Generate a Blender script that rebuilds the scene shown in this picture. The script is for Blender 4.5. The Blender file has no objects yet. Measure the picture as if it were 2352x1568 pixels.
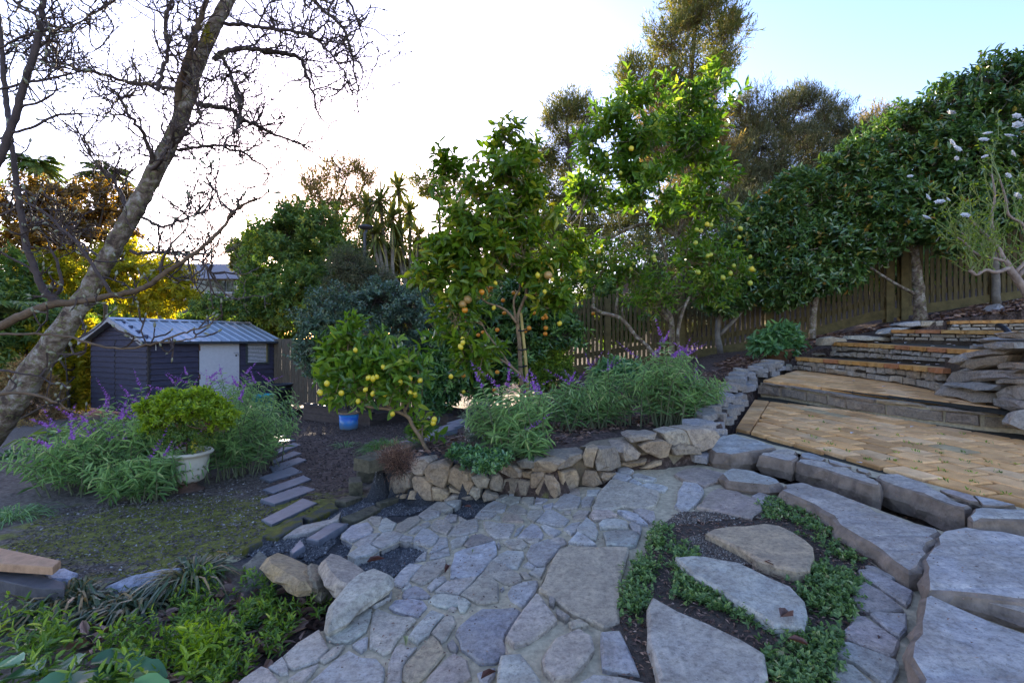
import bpy, math, random
import numpy as np
from mathutils import Vector, Matrix
from mathutils.geometry import tessellate_polygon

# ------------------------------------------------------------------ camera, sky, sun, exposure
SC = bpy.context.scene
COL = SC.collection
F = 1150.0                                   # focal length in units where the frame is 2352 wide
cam_d = bpy.data.cameras.new("camera")
cam_d.sensor_width = 36.0
cam_d.lens = 36.0 * F / 2352.0
cam_d.clip_start = 0.05
cam_d.clip_end = 2000.0
cam = bpy.data.objects.new("camera", cam_d)
cam.location = (0, 0, 0)
cam.rotation_euler = (math.radians(90), 0, 0)
COL.objects.link(cam)
SC.camera = cam

SUN_AZ = math.radians(-20.1)                 # from +Y towards +X
SUN_EL = math.radians(12.8)
world = bpy.data.worlds.new("World")
SC.world = world
world.use_nodes = True
wn = world.node_tree.nodes
wl = world.node_tree.links
bg = wn["Background"]
sky = wn.new("ShaderNodeTexSky")
sky.sky_type = 'NISHITA'
sky.sun_disc = False
sky.sun_elevation = SUN_EL
sky.sun_rotation = SUN_AZ
sky.altitude = 0
sky.air_density = 1.0
sky.dust_density = 0.6
sky.ozone_density = 3.0
bg.inputs["Strength"].default_value = 0.15
sky_g = wn.new("ShaderNodeGamma")
sky_g.inputs[1].default_value = 1.2
sky_t = wn.new("ShaderNodeMix")               # white balance of the photograph, the same over the whole sky
sky_t.data_type = 'RGBA'
sky_t.blend_type = 'MULTIPLY'
sky_t.inputs[0].default_value = 1.0
sky_t.inputs[7].default_value = (1.02, 0.76, 0.76, 1)
wl.new(sky.outputs[0], sky_g.inputs[0])
wl.new(sky_g.outputs[0], sky_t.inputs[6])
wl.new(sky_t.outputs[2], bg.inputs["Color"])

sun_d = bpy.data.lights.new("sun", 'SUN')
sun_d.energy = 5.0
sun_d.angle = math.radians(0.5)
sun_d.color = (1.0, 0.86, 0.66)
sun = bpy.data.objects.new("sun", sun_d)
sdir = Vector((math.sin(SUN_AZ) * math.cos(SUN_EL), math.cos(SUN_AZ) * math.cos(SUN_EL), math.sin(SUN_EL)))
sun.rotation_euler = sdir.to_track_quat('Z', 'Y').to_euler()
COL.objects.link(sun)

SC.render.engine = 'CYCLES'
SC.view_settings.view_transform = 'Standard'
SC.view_settings.look = 'None'
SC.view_settings.gamma = 1.0
SC.view_settings.use_curve_mapping = False
SC.view_settings.exposure = 2.25
SC.cycles.max_bounces = 8
SC.cycles.diffuse_bounces = 4
SC.cycles.glossy_bounces = 2
SC.cycles.transmission_bounces = 4
SC.cycles.use_denoising = True
SC.cycles.caustics_reflective = False
SC.cycles.caustics_refractive = False

# ------------------------------------------------------------------ helpers
R = random.Random(7)
NR = np.random.default_rng(7)

def lerp(a, b, t): return a + (b - a) * t

class MB:
    """collects geometry for ONE mesh object"""
    def __init__(self):
        self.v = []; self.t = []; self.q = []; self.n = []; self.a = []; self.c = 0
    def add(self, v, tris=None, quads=None, ngons=None, rnd=None):
        v = np.asarray(v, dtype=np.float64).reshape(-1, 3)
        if tris is not None and len(tris): self.t.append(np.asarray(tris, dtype=np.int64).reshape(-1, 3) + self.c)
        if quads is not None and len(quads): self.q.append(np.asarray(quads, dtype=np.int64).reshape(-1, 4) + self.c)
        for g in (ngons or []): self.n.append([i + self.c for i in g])
        if rnd is None: rnd = np.full(len(v), 0.5)
        self.a.append(np.asarray(rnd, dtype=np.float64).reshape(-1))
        self.v.append(v); self.c += len(v)
        return self
    def empty(self): return self.c == 0
    def mesh(self, name, mat, smooth=False):
        me = bpy.data.meshes.new(name)
        V = np.concatenate(self.v) if self.v else np.zeros((0, 3))
        T = np.concatenate(self.t) if self.t else np.zeros((0, 3), np.int64)
        Q = np.concatenate(self.q) if self.q else np.zeros((0, 4), np.int64)
        loops = np.concatenate([T.ravel(), Q.ravel()] + [np.array(g) for g in self.n]).astype(np.int32)
        sizes = np.concatenate([np.full(len(T), 3), np.full(len(Q), 4), np.array([len(g) for g in self.n], dtype=np.int64)]).astype(np.int32)
        starts = np.concatenate([[0], np.cumsum(sizes)[:-1]]).astype(np.int32) if len(sizes) else np.zeros(0, np.int32)
        me.vertices.add(len(V)); me.vertices.foreach_set("co", V.ravel().astype(np.float32))
        me.loops.add(len(loops)); me.loops.foreach_set("vertex_index", loops)
        me.polygons.add(len(sizes)); me.polygons.foreach_set("loop_start", starts)
        try: me.polygons.foreach_set("loop_total", sizes)
        except Exception: pass
        me.polygons.foreach_set("use_smooth", np.full(len(sizes), bool(smooth)))
        at = me.attributes.new("rnd", 'FLOAT', 'POINT')
        at.data.foreach_set("value", np.concatenate(self.a).astype(np.float32))
        me.update(calc_edges=True)
        me.validate()
        if mat is not None: me.materials.append(mat)
        return me
    def build(self, name, mat, parent=None, smooth=False, kind=None, origin=None):
        me = self.mesh(name, mat, smooth)
        o = bpy.data.objects.new(name, me); COL.objects.link(o)
        if parent is not None:
            o.parent = parent
            o.matrix_parent_inverse = Matrix.Translation(-Vector(parent.location)) if parent.parent is None else Matrix.Identity(4)
        if kind: o["kind"] = kind
        return o

def empty(name, loc=(0, 0, 0)):
    o = bpy.data.objects.new(name, None); COL.objects.link(o)
    o.location = loc; o.empty_display_size = 0.1
    return o

def tag(o, label, cat, group=None):
    o["label"] = label; o["category"] = cat
    if group: o["group"] = group
    return o

def thing(name, label, cat, loc=(0, 0, 0), group=None):
    return tag(empty(name, loc), label, cat, group)

def inst(src_mesh, name, parent, loc, rot=(0, 0, 0), sc=(1, 1, 1), color=None):
    o = bpy.data.objects.new(name, src_mesh); COL.objects.link(o)
    o.parent = parent
    if parent is not None and parent.parent is None:
        o.matrix_parent_inverse = Matrix.Translation(-Vector(parent.location))
    o.location = loc; o.rotation_euler = rot; o.scale = sc if hasattr(sc, '__len__') else (sc,) * 3
    if color: o.color = color
    return o

# pixels of a 2352 x 1568 view  ->  world points at a chosen depth or on a surface
def P(u, v, d): return np.array([(u - 1176) / F * d, d, -(v - 784) / F * d])
def onto(u, v, H, t0=0.6, t1=60.0):
    dx = (u - 1176) / F; dz = -(v - 784) / F
    a = t0; step = 0.05; t = t0
    while t < t1:
        if dz * t <= H(dx * t, t): break
        a = t; t += step; step *= 1.03
    else:
        t = t1
        return np.array([dx * t, t, dz * t])
    b = t
    for _ in range(30):
        m = (a + b) / 2
        if dz * m <= H(dx * m, m): b = m
        else: a = m
    return np.array([dx * b, b, dz * b])

TILE = {'A': (1617, 686, 3.2), 'B': (784, 955.5, 3.2), 'C': (526.75, 1078, 3.2), 'D': (1617, 1078, 3.2),
        'E': (1678.25, 882, 6.4), 'F': (1984.5, 943.25, 6.4), 'R6': (1568, 784, 2.0), 'R5': (784, 784, 2.0),
        'R1': (0, 0, 2.0), 'R2': (784, 0, 2.0), 'R3': (1568, 0, 2.0), 'R4': (0, 784, 2.0), 'V': (0, 0, 1.0),
        'G': (183.75, 710.5, 4.267), 'H': (637, 722.75, 4.741), 'I': (1041.25, 612.5, 3.765)}
def px(tile, s):
    ox, oy, k = TILE[tile]
    n = [float(q) for q in s.replace(',', ' ').split()]
    return [(ox + n[i] / k, oy + n[i + 1] / k) for i in range(0, len(n), 2)]

def unit(a):
    a = np.asarray(a, float); n = np.linalg.norm(a, axis=-1, keepdims=True)
    return a / np.maximum(n, 1e-9)

def tube(mb, pts, rad, sides=6, rnd=0.5, cap=True):
    pts = np.asarray(pts, float); n = len(pts)
    rad = np.broadcast_to(np.asarray(rad, float), (n,)) if np.ndim(rad) == 0 else np.asarray(rad, float)
    tan = np.gradient(pts, axis=0); tan = unit(tan)
    ref = np.array([0.3, 0.9, 0.31]) if abs(tan[0][2]) > 0.8 else np.array([0.05, 0.02, 1.0])
    s = unit(np.cross(tan, ref)); w = np.cross(s, tan)
    ang = np.linspace(0, 2 * math.pi, sides, endpoint=False)
    ring = pts[:, None, :] + rad[:, None, None] * (np.cos(ang)[None, :, None] * s[:, None, :] + np.sin(ang)[None, :, None] * w[:, None, :])
    idx = np.arange(n * sides).reshape(n, sides)
    a = idx[:-1]; b = idx[1:]
    q = np.stack([a, np.roll(a, -1, 1), np.roll(b, -1, 1), b], -1).reshape(-1, 4)
    ng = [list(idx[-1]), list(idx[0][::-1])] if cap else None
    mb.add(ring.reshape(-1, 3), quads=q, ngons=ng, rnd=np.full(n * sides, rnd))

def smooth_line(pts, k=3):
    """Catmull-Rom through the points, k pieces per span; extra columns (radius) ride along"""
    p = np.asarray(pts, float)
    if len(p) < 3: 
        return np.array([lerp(p[0], p[-1], t) for t in np.linspace(0, 1, k + 1)])
    q = np.vstack([2 * p[0] - p[1], p, 2 * p[-1] - p[-2]])
    out = []
    for i in range(1, len(q) - 2):
        for j in range(k):
            t = j / k
            a, b, c, d = q[i - 1], q[i], q[i + 1], q[i + 2]
            out.append(0.5 * ((2 * b) + (c - a) * t + (2 * a - 5 * b + 4 * c - d) * t * t + (3 * b - a - 3 * c + d) * t ** 3))
    out.append(p[-1])
    return np.array(out)

def box(mb, lo, hi, M=None, rnd=0.5, bev=0.0):
    x0, y0, z0 = lo; x1, y1, z1 = hi
    v = np.array([[x0, y0, z0], [x1, y0, z0], [x1, y1, z0], [x0, y1, z0], [x0, y0, z1], [x1, y0, z1], [x1, y1, z1], [x0, y1, z1]], float)
    q = [[0, 3, 2, 1], [4, 5, 6, 7], [0, 1, 5, 4], [1, 2, 6, 5], [2, 3, 7, 6], [3, 0, 4, 7]]
    if bev > 0:
        t = v[4:].copy(); c = t.mean(0)
        for k in range(4):
            t[k, 0] += bev if t[k, 0] < c[0] else -bev
            t[k, 1] += bev if t[k, 1] < c[1] else -bev
        v[4:, 2] -= bev
        v = np.vstack([v, t])
        q = [[0, 3, 2, 1], [0, 1, 5, 4], [1, 2, 6, 5], [2, 3, 7, 6], [3, 0, 4, 7], [4, 5, 9, 8], [5, 6, 10, 9], [6, 7, 11, 10], [7, 4, 8, 11], [8, 9, 10, 11]]
    if M is not None:
        v = v @ np.array(M)[:3, :3].T + np.array(M)[:3, 3]
    mb.add(v, quads=q, rnd=np.full(len(v), rnd))

def lathe(mb, prof, c=(0, 0, 0), n=24, rnd=0.5, close=False):
    prof = np.asarray(prof, float); m = len(prof)
    a = np.linspace(0, 2 * math.pi, n, endpoint=False)
    v = np.stack([prof[:, 0][:, None] * np.cos(a), prof[:, 0][:, None] * np.sin(a), np.broadcast_to(prof[:, 1][:, None], (m, n))], -1) + np.asarray(c)
    idx = np.arange(m * n).reshape(m, n)
    lo, hi = idx[:-1], idx[1:]
    q = np.stack([lo, np.roll(lo, -1, 1), np.roll(hi, -1, 1), hi], -1).reshape(-1, 4)
    mb.add(v.reshape(-1, 3), quads=q, ngons=[list(idx[0][::-1]), list(idx[-1])] if close else None, rnd=np.full(m * n, rnd))

# ------------------------------------------------------------------ materials
def newmat(name):
    m = bpy.data.materials.new(name); m.use_nodes = True
    nt = m.node_tree
    for n in list(nt.nodes):
        if n.type != 'OUTPUT_MATERIAL': nt.nodes.remove(n)
    out = [n for n in nt.nodes if n.type == 'OUTPUT_MATERIAL'][0]
    return m, nt, out

def node(nt, t, **kw):
    n = nt.nodes.new(t)
    for k, v in kw.items():
        if k.startswith('i_'):
            key = k[2:]
            key = int(key) if key.isdigit() else key.replace('_', ' ')
            n.inputs[key].default_value = v
        else: setattr(n, k, v)
    return n

def ramp(nt, stops):
    n = nt.nodes.new("ShaderNodeValToRGB")
    el = n.color_ramp.elements
    while len(el) > 2: el.remove(el[-1])
    for i, (p, c) in enumerate(stops):
        e = el[i] if i < 2 else el.new(p)
        e.position = p; e.color = (c[0], c[1], c[2], 1)
    return n

def mix(nt, a, b, fac, mode='MIX'):
    n = nt.nodes.new("ShaderNodeMix"); n.data_type = 'RGBA'; n.blend_type = mode
    def put(sock, val):
        if hasattr(val, 'is_linked') or hasattr(val, 'links'): nt.links.new(val, sock)
        elif hasattr(val, '__len__'): sock.default_value = (val[0], val[1], val[2], 1)
        else: sock.default_value = val
    put(n.inputs[0], fac); put(n.inputs[6], a); put(n.inputs[7], b)
    return n.outputs[2]

def noise(nt, scale, detail=4, rough=0.55, coord=None, dist=0.0):
    n = node(nt, "ShaderNodeTexNoise"); n.inputs["Scale"].default_value = scale
    n.inputs["Detail"].default_value = detail; n.inputs["Roughness"].default_value = rough
    n.inputs["Distortion"].default_value = dist
    if coord is not None: nt.links.new(coord, n.inputs["Vector"])
    return n.outputs["Fac"]

def bump(nt, h, strength=0.5, dist=0.01, prev=None):
    b = node(nt, "ShaderNodeBump"); b.inputs["Strength"].default_value = strength; b.inputs["Distance"].default_value = dist
    nt.links.new(h, b.inputs["Height"])
    if prev is not None: nt.links.new(prev, b.inputs["Normal"])
    return b.outputs["Normal"]

def principled(nt, out, col, rough=0.7, spec=0.4, normal=None):
    p = node(nt, "ShaderNodeBsdfPrincipled")
    if hasattr(col, 'links'): nt.links.new(col, p.inputs["Base Color"])
    else: p.inputs["Base Color"].default_value = (col[0], col[1], col[2], 1)
    if hasattr(rough, 'links'): nt.links.new(rough, p.inputs["Roughness"])
    else: p.inputs["Roughness"].default_value = rough
    p.inputs["Specular IOR Level"].default_value = spec
    if normal is not None: nt.links.new(normal, p.inputs["Normal"])
    nt.links.new(p.outputs[0], out.inputs[0])
    return p

def worldpos(nt):
    return node(nt, "ShaderNodeNewGeometry").outputs["Position"]

def simple(name, col, rough=0.7, var=0.25, scale=20, bmp=0.3, bscale=60, spec=0.4, stretch=None):
    m, nt, out = newmat(name)
    c = worldpos(nt)
    if stretch:
        mp = node(nt, "ShaderNodeMapping"); mp.inputs["Scale"].default_value = stretch
        nt.links.new(c, mp.inputs["Vector"]); c = mp.outputs[0]
    f = noise(nt, scale, 5, 0.6, c)
    r = ramp(nt, [(0.25, [q * (1 - var) for q in col]), (0.75, [min(1, q * (1 + var)) for q in col])])
    nt.links.new(f, r.inputs[0])
    n2 = bump(nt, noise(nt, bscale, 4, 0.6, c), bmp, 0.01)
    principled(nt, out, r.outputs[0], rough, spec, n2)
    return m

def leafmat(name, stops, rough=0.4, trans=0.35, tcol=(1.2, 1.25, 0.5), spec=0.5):
    """leaf: colour by a random value stored on each leaf, light shines through"""
    m, nt, out = newmat(name)
    at = node(nt, "ShaderNodeAttribute", attribute_name="rnd")
    r = ramp(nt, stops); nt.links.new(at.outputs["Fac"], r.inputs[0])
    p = node(nt, "ShaderNodeBsdfPrincipled")
    p.inputs["Roughness"].default_value = rough; p.inputs["Specular IOR Level"].default_value = spec
    nt.links.new(r.outputs[0], p.inputs["Base Color"])
    tr = node(nt, "ShaderNodeBsdfTranslucent")
    nt.links.new(mix(nt, r.outputs[0], tcol, 1.0, 'MULTIPLY'), tr.inputs[0])
    ms = node(nt, "ShaderNodeMixShader"); ms.inputs[0].default_value = trans
    nt.links.new(p.outputs[0], ms.inputs[1]); nt.links.new(tr.outputs[0], ms.inputs[2])
    nt.links.new(ms.outputs[0], out.inputs[0])
    return m

def stonemat(name, lich=0.25, rough=0.56):
    m, nt, out = newmat(name)
    oi = node(nt, "ShaderNodeObjectInfo")
    c = worldpos(nt)
    big = noise(nt, 4.5, 5, 0.65, c, .5)
    mid = noise(nt, 13, 8, 0.72, c, .35)
    fine = noise(nt, 140, 4, 0.7, c)
    r1 = ramp(nt, [(0.28, (0.50, 0.48, 0.50)), (0.45, (.86, .85, .88)), (0.70, (1.30, 1.27, 1.22))]); nt.links.new(mid, r1.inputs[0])
    col = mix(nt, oi.outputs["Color"], r1.outputs[0], 1.0, 'MULTIPLY')
    r2 = ramp(nt, [(0.42, (0, 0, 0)), (0.60, (1, 1, 1))]); nt.links.new(big, r2.inputs[0])
    sc = node(nt, "ShaderNodeMath", operation='MULTIPLY'); nt.links.new(r2.outputs[0], sc.inputs[0]); sc.inputs[1].default_value = lich
    col = mix(nt, col, (0.30, 0.235, 0.16), sc.outputs[0])
    gr = noise(nt, 48, 5, 0.75, c)
    rg = ramp(nt, [(0.34, (0.55, 0.53, 0.52)), (0.5, (1, 1, 1)), (0.66, (1.28, 1.27, 1.25))]); nt.links.new(gr, rg.inputs[0])
    col = mix(nt, col, rg.outputs[0], 0.9, 'MULTIPLY')
    r3 = ramp(nt, [(0.30, (0.30, 0.30, 0.30)), (0.42, (1, 1, 1)), (0.70, (1, 1, 1)), (0.80, (1.25, 1.25, 1.25))]); nt.links.new(fine, r3.inputs[0])
    col = mix(nt, col, r3.outputs[0], 0.8, 'MULTIPLY')
    # small dark specks of debris and pits
    vo = node(nt, "ShaderNodeTexVoronoi"); vo.inputs["Scale"].default_value = 28; nt.links.new(c, vo.inputs["Vector"])
    r4 = ramp(nt, [(0.045, (0.35, 0.30, 0.26)), (0.085, (1, 1, 1))]); nt.links.new(vo.outputs["Distance"], r4.inputs[0])
    col = mix(nt, col, r4.outputs[0], 0.75, 'MULTIPLY')
    n1 = bump(nt, mid, 0.75, 0.025)
    n2 = bump(nt, fine, 0.6, 0.006, bump(nt, gr, 0.6, 0.010, n1))
    principled(nt, out, col, rough, 0.5, n2)
    return m

M = {}
M['stone'] = stonemat("flagstone_surface", 0.5)
M['wallstone'] = stonemat("wall_stone_surface", 0.45, 0.85)
M['mortar'] = simple("sandy_mortar", (0.46, 0.37, 0.23), 0.95, 0.35, 35, 0.7, 90)
def brickmat():
    m, nt, out = newmat("clay_paver")
    oi = node(nt, "ShaderNodeObjectInfo"); c = worldpos(nt)
    mid = noise(nt, 9, 5, 0.6, c); fine = noise(nt, 160, 3, 0.7, c); big = noise(nt, 1.6, 4, 0.6, c)
    r = ramp(nt, [(0.3, (0.70, 0.64, 0.58)), (0.7, (1.12, 1.12, 1.12))]); nt.links.new(mid, r.inputs[0])
    col = mix(nt, oi.outputs["Color"], r.outputs[0], 1.0, 'MULTIPLY')
    rf = ramp(nt, [(0.3, (0.55, 0.5, 0.45)), (0.45, (1, 1, 1)), (0.7, (1.1, 1.1, 1.1))]); nt.links.new(fine, rf.inputs[0])
    col = mix(nt, col, rf.outputs[0], 0.6, 'MULTIPLY')
    rs = ramp(nt, [(0.60, (1, 1, 1)), (0.72, (0.62, 0.5, 0.42))]); nt.links.new(big, rs.inputs[0])
    col = mix(nt, col, rs.outputs[0], 0.55, 'MULTIPLY')
    principled(nt, out, col, 0.72, 0.4, bump(nt, fine, 0.4, 0.004, bump(nt, mid, 0.25, 0.01)))
    return m
M['brick'] = brickmat()
M['soil'] = simple("damp_soil", (0.055, 0.040, 0.028), 0.95, 0.5, 25, 0.9, 70)
# ------------------------------------------------------------------ heights
def zl(x, y): return -1.0 + 0.022 * x - 0.06 * (y - 1.5)            # lower garden and path
def zu(x, y): return -0.94 + 0.035 * (x - 0.1) + 0.03 * (y - 1.5)    # upper flagstones
def zbr(x, y): return -0.86 + 0.018 * x + 0.022 * y                  # brick landing
def z2(x, y): return -0.49 + 0.038 * (y - 6.2) + 0.02 * (x - 3.1)    # second landing
def zpath(x, y):
    xe = -0.04 + 0.33 * (y - 1.38)
    t = max(0.0, xe - x); w = math.exp(-t / 0.9)
    dl = 0.07 + (0.015 - 0.07) * min(1, max(0, (y - 1.4) / 1.6))
    return zl(x, y) * (1 - w) + (zu(min(x, xe) if x < xe else x, y) - dl) * w

wall_px = [(905, 1130), (946, 1146), (997, 1149), (1059, 1142), (1109, 1146), (1145, 1138), (1165, 1130), (1228, 1136),
           (1280, 1138), (1305, 1120), (1335, 1112), (1376, 1112), (1405, 1092), (1424, 1076), (1472, 1074), (1534, 1070), (1612, 1060)]
wall_line = [onto(u, v, zpath if u < 1425 else zu) for u, v in wall_px]
land_px = [(1684, 992), (1715, 948), (1739, 912), (1748, 906)]
land_line = [onto(u, v, zbr) for u, v in land_px]
# plan line in front of which the ground belongs to path, landings and steps
YW = [(p[0], p[1]) for p in wall_line] + [(land_line[0][0] - 0.05, land_line[0][1] + 0.05), (land_line[-1][0], land_line[-1][1] + 0.15),
      (4.1, 7.6), (4.9, 7.95), (5.8, 7.85), (7.0, 8.15), (8.6, 7.5), (12, 6.5)]
YWx = np.maximum.accumulate(np.array([p[0] for p in YW]) + np.arange(len(YW)) * 1e-5); YWy = np.array([p[1] for p in YW])

def zbed(x, y):
    fx = np.interp(x, [-1.5, -0.5, 1.24, 3, 6.3, 8.8, 12, 20, 40], [0, 0, .08, .3, .97, 1.53, 2.1, 3.6, 7.0])
    return -0.84 + fx - 0.05 * np.maximum(y - 3.5, -1) * np.clip((1.5 - x) / 2, 0, 1) * np.clip((14 - y) / 3, 0.3, 1)

def terrain(x, y):
    x = np.asarray(x, float); y = np.asarray(y, float)
    low = -1.0 + 0.022 * np.maximum(x, -14) - 0.06 * (np.clip(y, -3, 16) - 1.5)
    # the planted bank at the near left lies a step lower than the dirt
    by = np.interp(x, [-4, -2.6, -1.75, -1.3, -1.0, -0.7], [2.2, 2.25, 2.35, 2.4, 2.45, 2.3])
    low = low - 0.10 * np.clip((by - y) / 0.25, 0, 1)
    low = low + 0.012 * np.sin(x * 3.1 + y * 1.7) * np.sin(y * 2.3 - x)
    xb = -1.02 + 0.085 * (y - 3.7)
    wdt = np.clip(0.06 + (y - 5.0) * 0.35, 0.06, 1.6)
    w = np.clip((x - xb) / wdt, 0, 1); w = w * w * (3 - 2 * w)
    w = w * np.where(x < -0.68, np.clip((y - 3.55) / 0.1, 0, 1), 1.0)
    bed = zbed(x, y) + 0.02 * np.sin(x * 5.3 + 1) * np.sin(y * 4.1)
    z = low * (1 - w) + bed * w
    yw = np.interp(x, YWx, YWy)
    front = (y < yw + 0.03) & (x > -0.95)
    xe = -0.04 + 0.33 * (y - 1.38)
    tt = np.maximum(0, xe - x); ww = np.exp(-tt / 0.9); dl = 0.07 - 0.055 * np.clip((y - 1.4) / 1.6, 0, 1)
    zp = (-1.0 + 0.022 * x - 0.06 * (y - 1.5)) * (1 - ww) + (-0.94 + 0.035 * (np.minimum(x, xe) - 0.1) + 0.03 * (y - 1.5) - dl) * ww
    surf = np.where(x < xe + 0.12, zp - 0.045, -0.94 + 0.035 * (x - 0.1) + 0.03 * (y - 1.5) - 0.10)
    cut = np.where(x > 4.3, -0.75, surf)
    front = front & ((x > -0.72) | (y > 2.25))
    hill = 3.0 * np.clip((y - 13.0) / 7, 0, 1) ** 1.3 * np.clip((x + 0.5) / 5, 0, 1) * np.clip((90 - y) / 40, 0, 1)
    zz = np.where(front, np.minimum(z, cut), z) + hill
    return zz
def T(x, y): return float(terrain(x, y))
def Tg(x, y): return float(zl(x, y))

# the rolling ground: one sheet to the horizon
xs = np.unique(np.concatenate([np.linspace(-300, -30, 12), np.linspace(-30, -6, 49), np.arange(-6, 9.5, 0.075), np.linspace(9.5, 30, 40), np.linspace(30, 300, 12)]).round(4))
ys = np.unique(np.concatenate([np.linspace(-60, -3, 10), np.linspace(-3, 0.9, 10), np.arange(0.9, 10.5, 0.075), np.linspace(10.5, 30, 50), np.linspace(30, 700, 14)]).round(4))
X, Y = np.meshgrid(xs, ys)
Z = terrain(X, Y) + NR.normal(0, 0.006, X.shape) * (np.abs(X) < 8)
mb = MB()
idx = np.arange(X.size).reshape(X.shape)
mb.add(np.stack([X, Y, Z], -1).reshape(-1, 3), quads=np.stack([idx[:-1, :-1], idx[:-1, 1:], idx[1:, 1:], idx[1:, :-1]], -1).reshape(-1, 4))

def inpoly(X, Y, poly):
    poly = np.asarray(poly); r = np.zeros(X.shape, bool); n = len(poly); j = n - 1
    for i in range(n):
        xi, yi = poly[i][:2]; xj, yj = poly[j][:2]
        c = ((yi > Y) != (yj > Y)) & (X < (xj - xi) * (Y - yi) / (yj - yi + 1e-12) + xi)
        r ^= c; j = i
    return r

# where bark, gravel and moss lie
bark_poly = [onto(u, v, Tg)[:2] for u, v in [(640, 1190), (700, 1185), (800, 1140), (830, 1100), (1080, 960), (1010, 930), (640, 950), (560, 985), (610, 1100)]]
grav_poly = [onto(u, v, Tg)[:2] for u, v in [(545, 1290), (620, 1220), (800, 1150), (960, 1120), (1130, 1130), (1150, 1250), (960, 1300), (900, 1340), (850, 1330), (640, 1330)]]
xb = -1.02 + 0.085 * (Y - 3.7)
bark = np.where((X > xb) | inpoly(X, Y, bark_poly), 1.0, 0.0)
gravel = inpoly(X, Y, grav_poly).astype(float)
moss = np.minimum(1, 1.25 * np.exp(-(((X + 1.9) / 1.5) ** 2 + ((Y - 3.1) / 0.85) ** 2))) * (1 - gravel)

def groundmat():
    m, nt, out = newmat("garden_ground")
    c = worldpos(nt)
    def at(n): return node(nt, "ShaderNodeAttribute", attribute_name=n).outputs["Fac"]
    n1 = noise(nt, 30, 6, 0.65, c); n2 = noise(nt, 6, 5, 0.6, c); n3 = noise(nt, 150, 3, 0.7, c)
    rd = ramp(nt, [(0.3, (0.070, 0.052, 0.038)), (0.5, (0.155, 0.118, 0.088)), (0.72, (0.28, 0.225, 0.175))]); nt.links.new(n1, rd.inputs[0])
    rb = ramp(nt, [(0.3, (0.030, 0.019, 0.013)), (0.52, (0.095, 0.060, 0.042)), (0.7, (0.23, 0.155, 0.115))]); nt.links.new(n1, rb.inputs[0])
    rg = ramp(nt, [(0.3, (0.020, 0.020, 0.022)), (0.55, (0.065, 0.062, 0.060)), (0.75, (0.17, 0.16, 0.15))]); nt.links.new(n3, rg.inputs[0])
    rm = ramp(nt, [(0.3, (0.065, 0.070, 0.010)), (0.7, (0.25, 0.24, 0.03))]); nt.links.new(n1, rm.inputs[0])
    col = mix(nt, rd.outputs[0], rb.outputs[0], at("bark"))
    ma = node(nt, "ShaderNodeMath", operation='MULTIPLY_ADD'); nt.links.new(at("moss"), ma.inputs[0]); ma.inputs[1].default_value = 0.45
    mm = node(nt, "ShaderNodeMath", operation='MULTIPLY_ADD'); nt.links.new(n2, mm.inputs[0]); mm.inputs[1].default_value = 1.0; nt.links.new(ma.outputs[0], mm.inputs[2]); ma.inputs[2].default_value = 0.0
    rr = ramp(nt, [(0.70, (0, 0, 0)), (0.86, (1, 1, 1))]); nt.links.new(mm.outputs[0], rr.inputs[0])
    col = mix(nt, col, rm.outputs[0], rr.outputs[0])
    col = mix(nt, col, rg.outputs[0], at("gravel"))
    principled(nt, out, col, 0.9, 0.3, bump(nt, n3, 0.6, 0.012, bump(nt, n1, 0.8, 0.03)))
    return m
M['ground'] = groundmat()
ground = mb.build("ground", M['ground'], None, True)
ground["kind"] = "structure"
for nm, arr in (("bark", bark), ("gravel", gravel), ("moss", moss)):
    a = ground.data.attributes.new(nm, 'FLOAT', 'POINT'); a.data.foreach_set("value", arr.ravel().astype(np.float32))

# ------------------------------------------------------------------ flagstones
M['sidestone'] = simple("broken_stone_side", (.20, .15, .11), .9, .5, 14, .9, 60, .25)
def outline(pts, seg=0.05, jit=0.006, seed=0):
    """closed outline with broken, chipped edges (3-D points)"""
    rr = random.Random(seed); out = []; n = len(pts)
    for i in range(n):
        a = np.asarray(pts[i]); b = np.asarray(pts[(i + 1) % n]); L = np.linalg.norm(b - a)
        k = max(1, min(5, int(L / seg)))
        e = (b - a) / max(L, 1e-6)
        for j in range(k):
            p = lerp(a, b, j / k).copy()
            if j: p += np.array([-e[1], e[0], 0]) * rr.uniform(-jit, jit)
            else: p += (lerp(a, b, 0.12) - a) * rr.uniform(0, 0.5)
            out.append(p)
    return np.array(out)

def area2(p): 
    x, y = p[:, 0], p[:, 1]; return 0.5 * np.sum(x * np.roll(y, -1) - np.roll(x, -1) * y)

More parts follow.
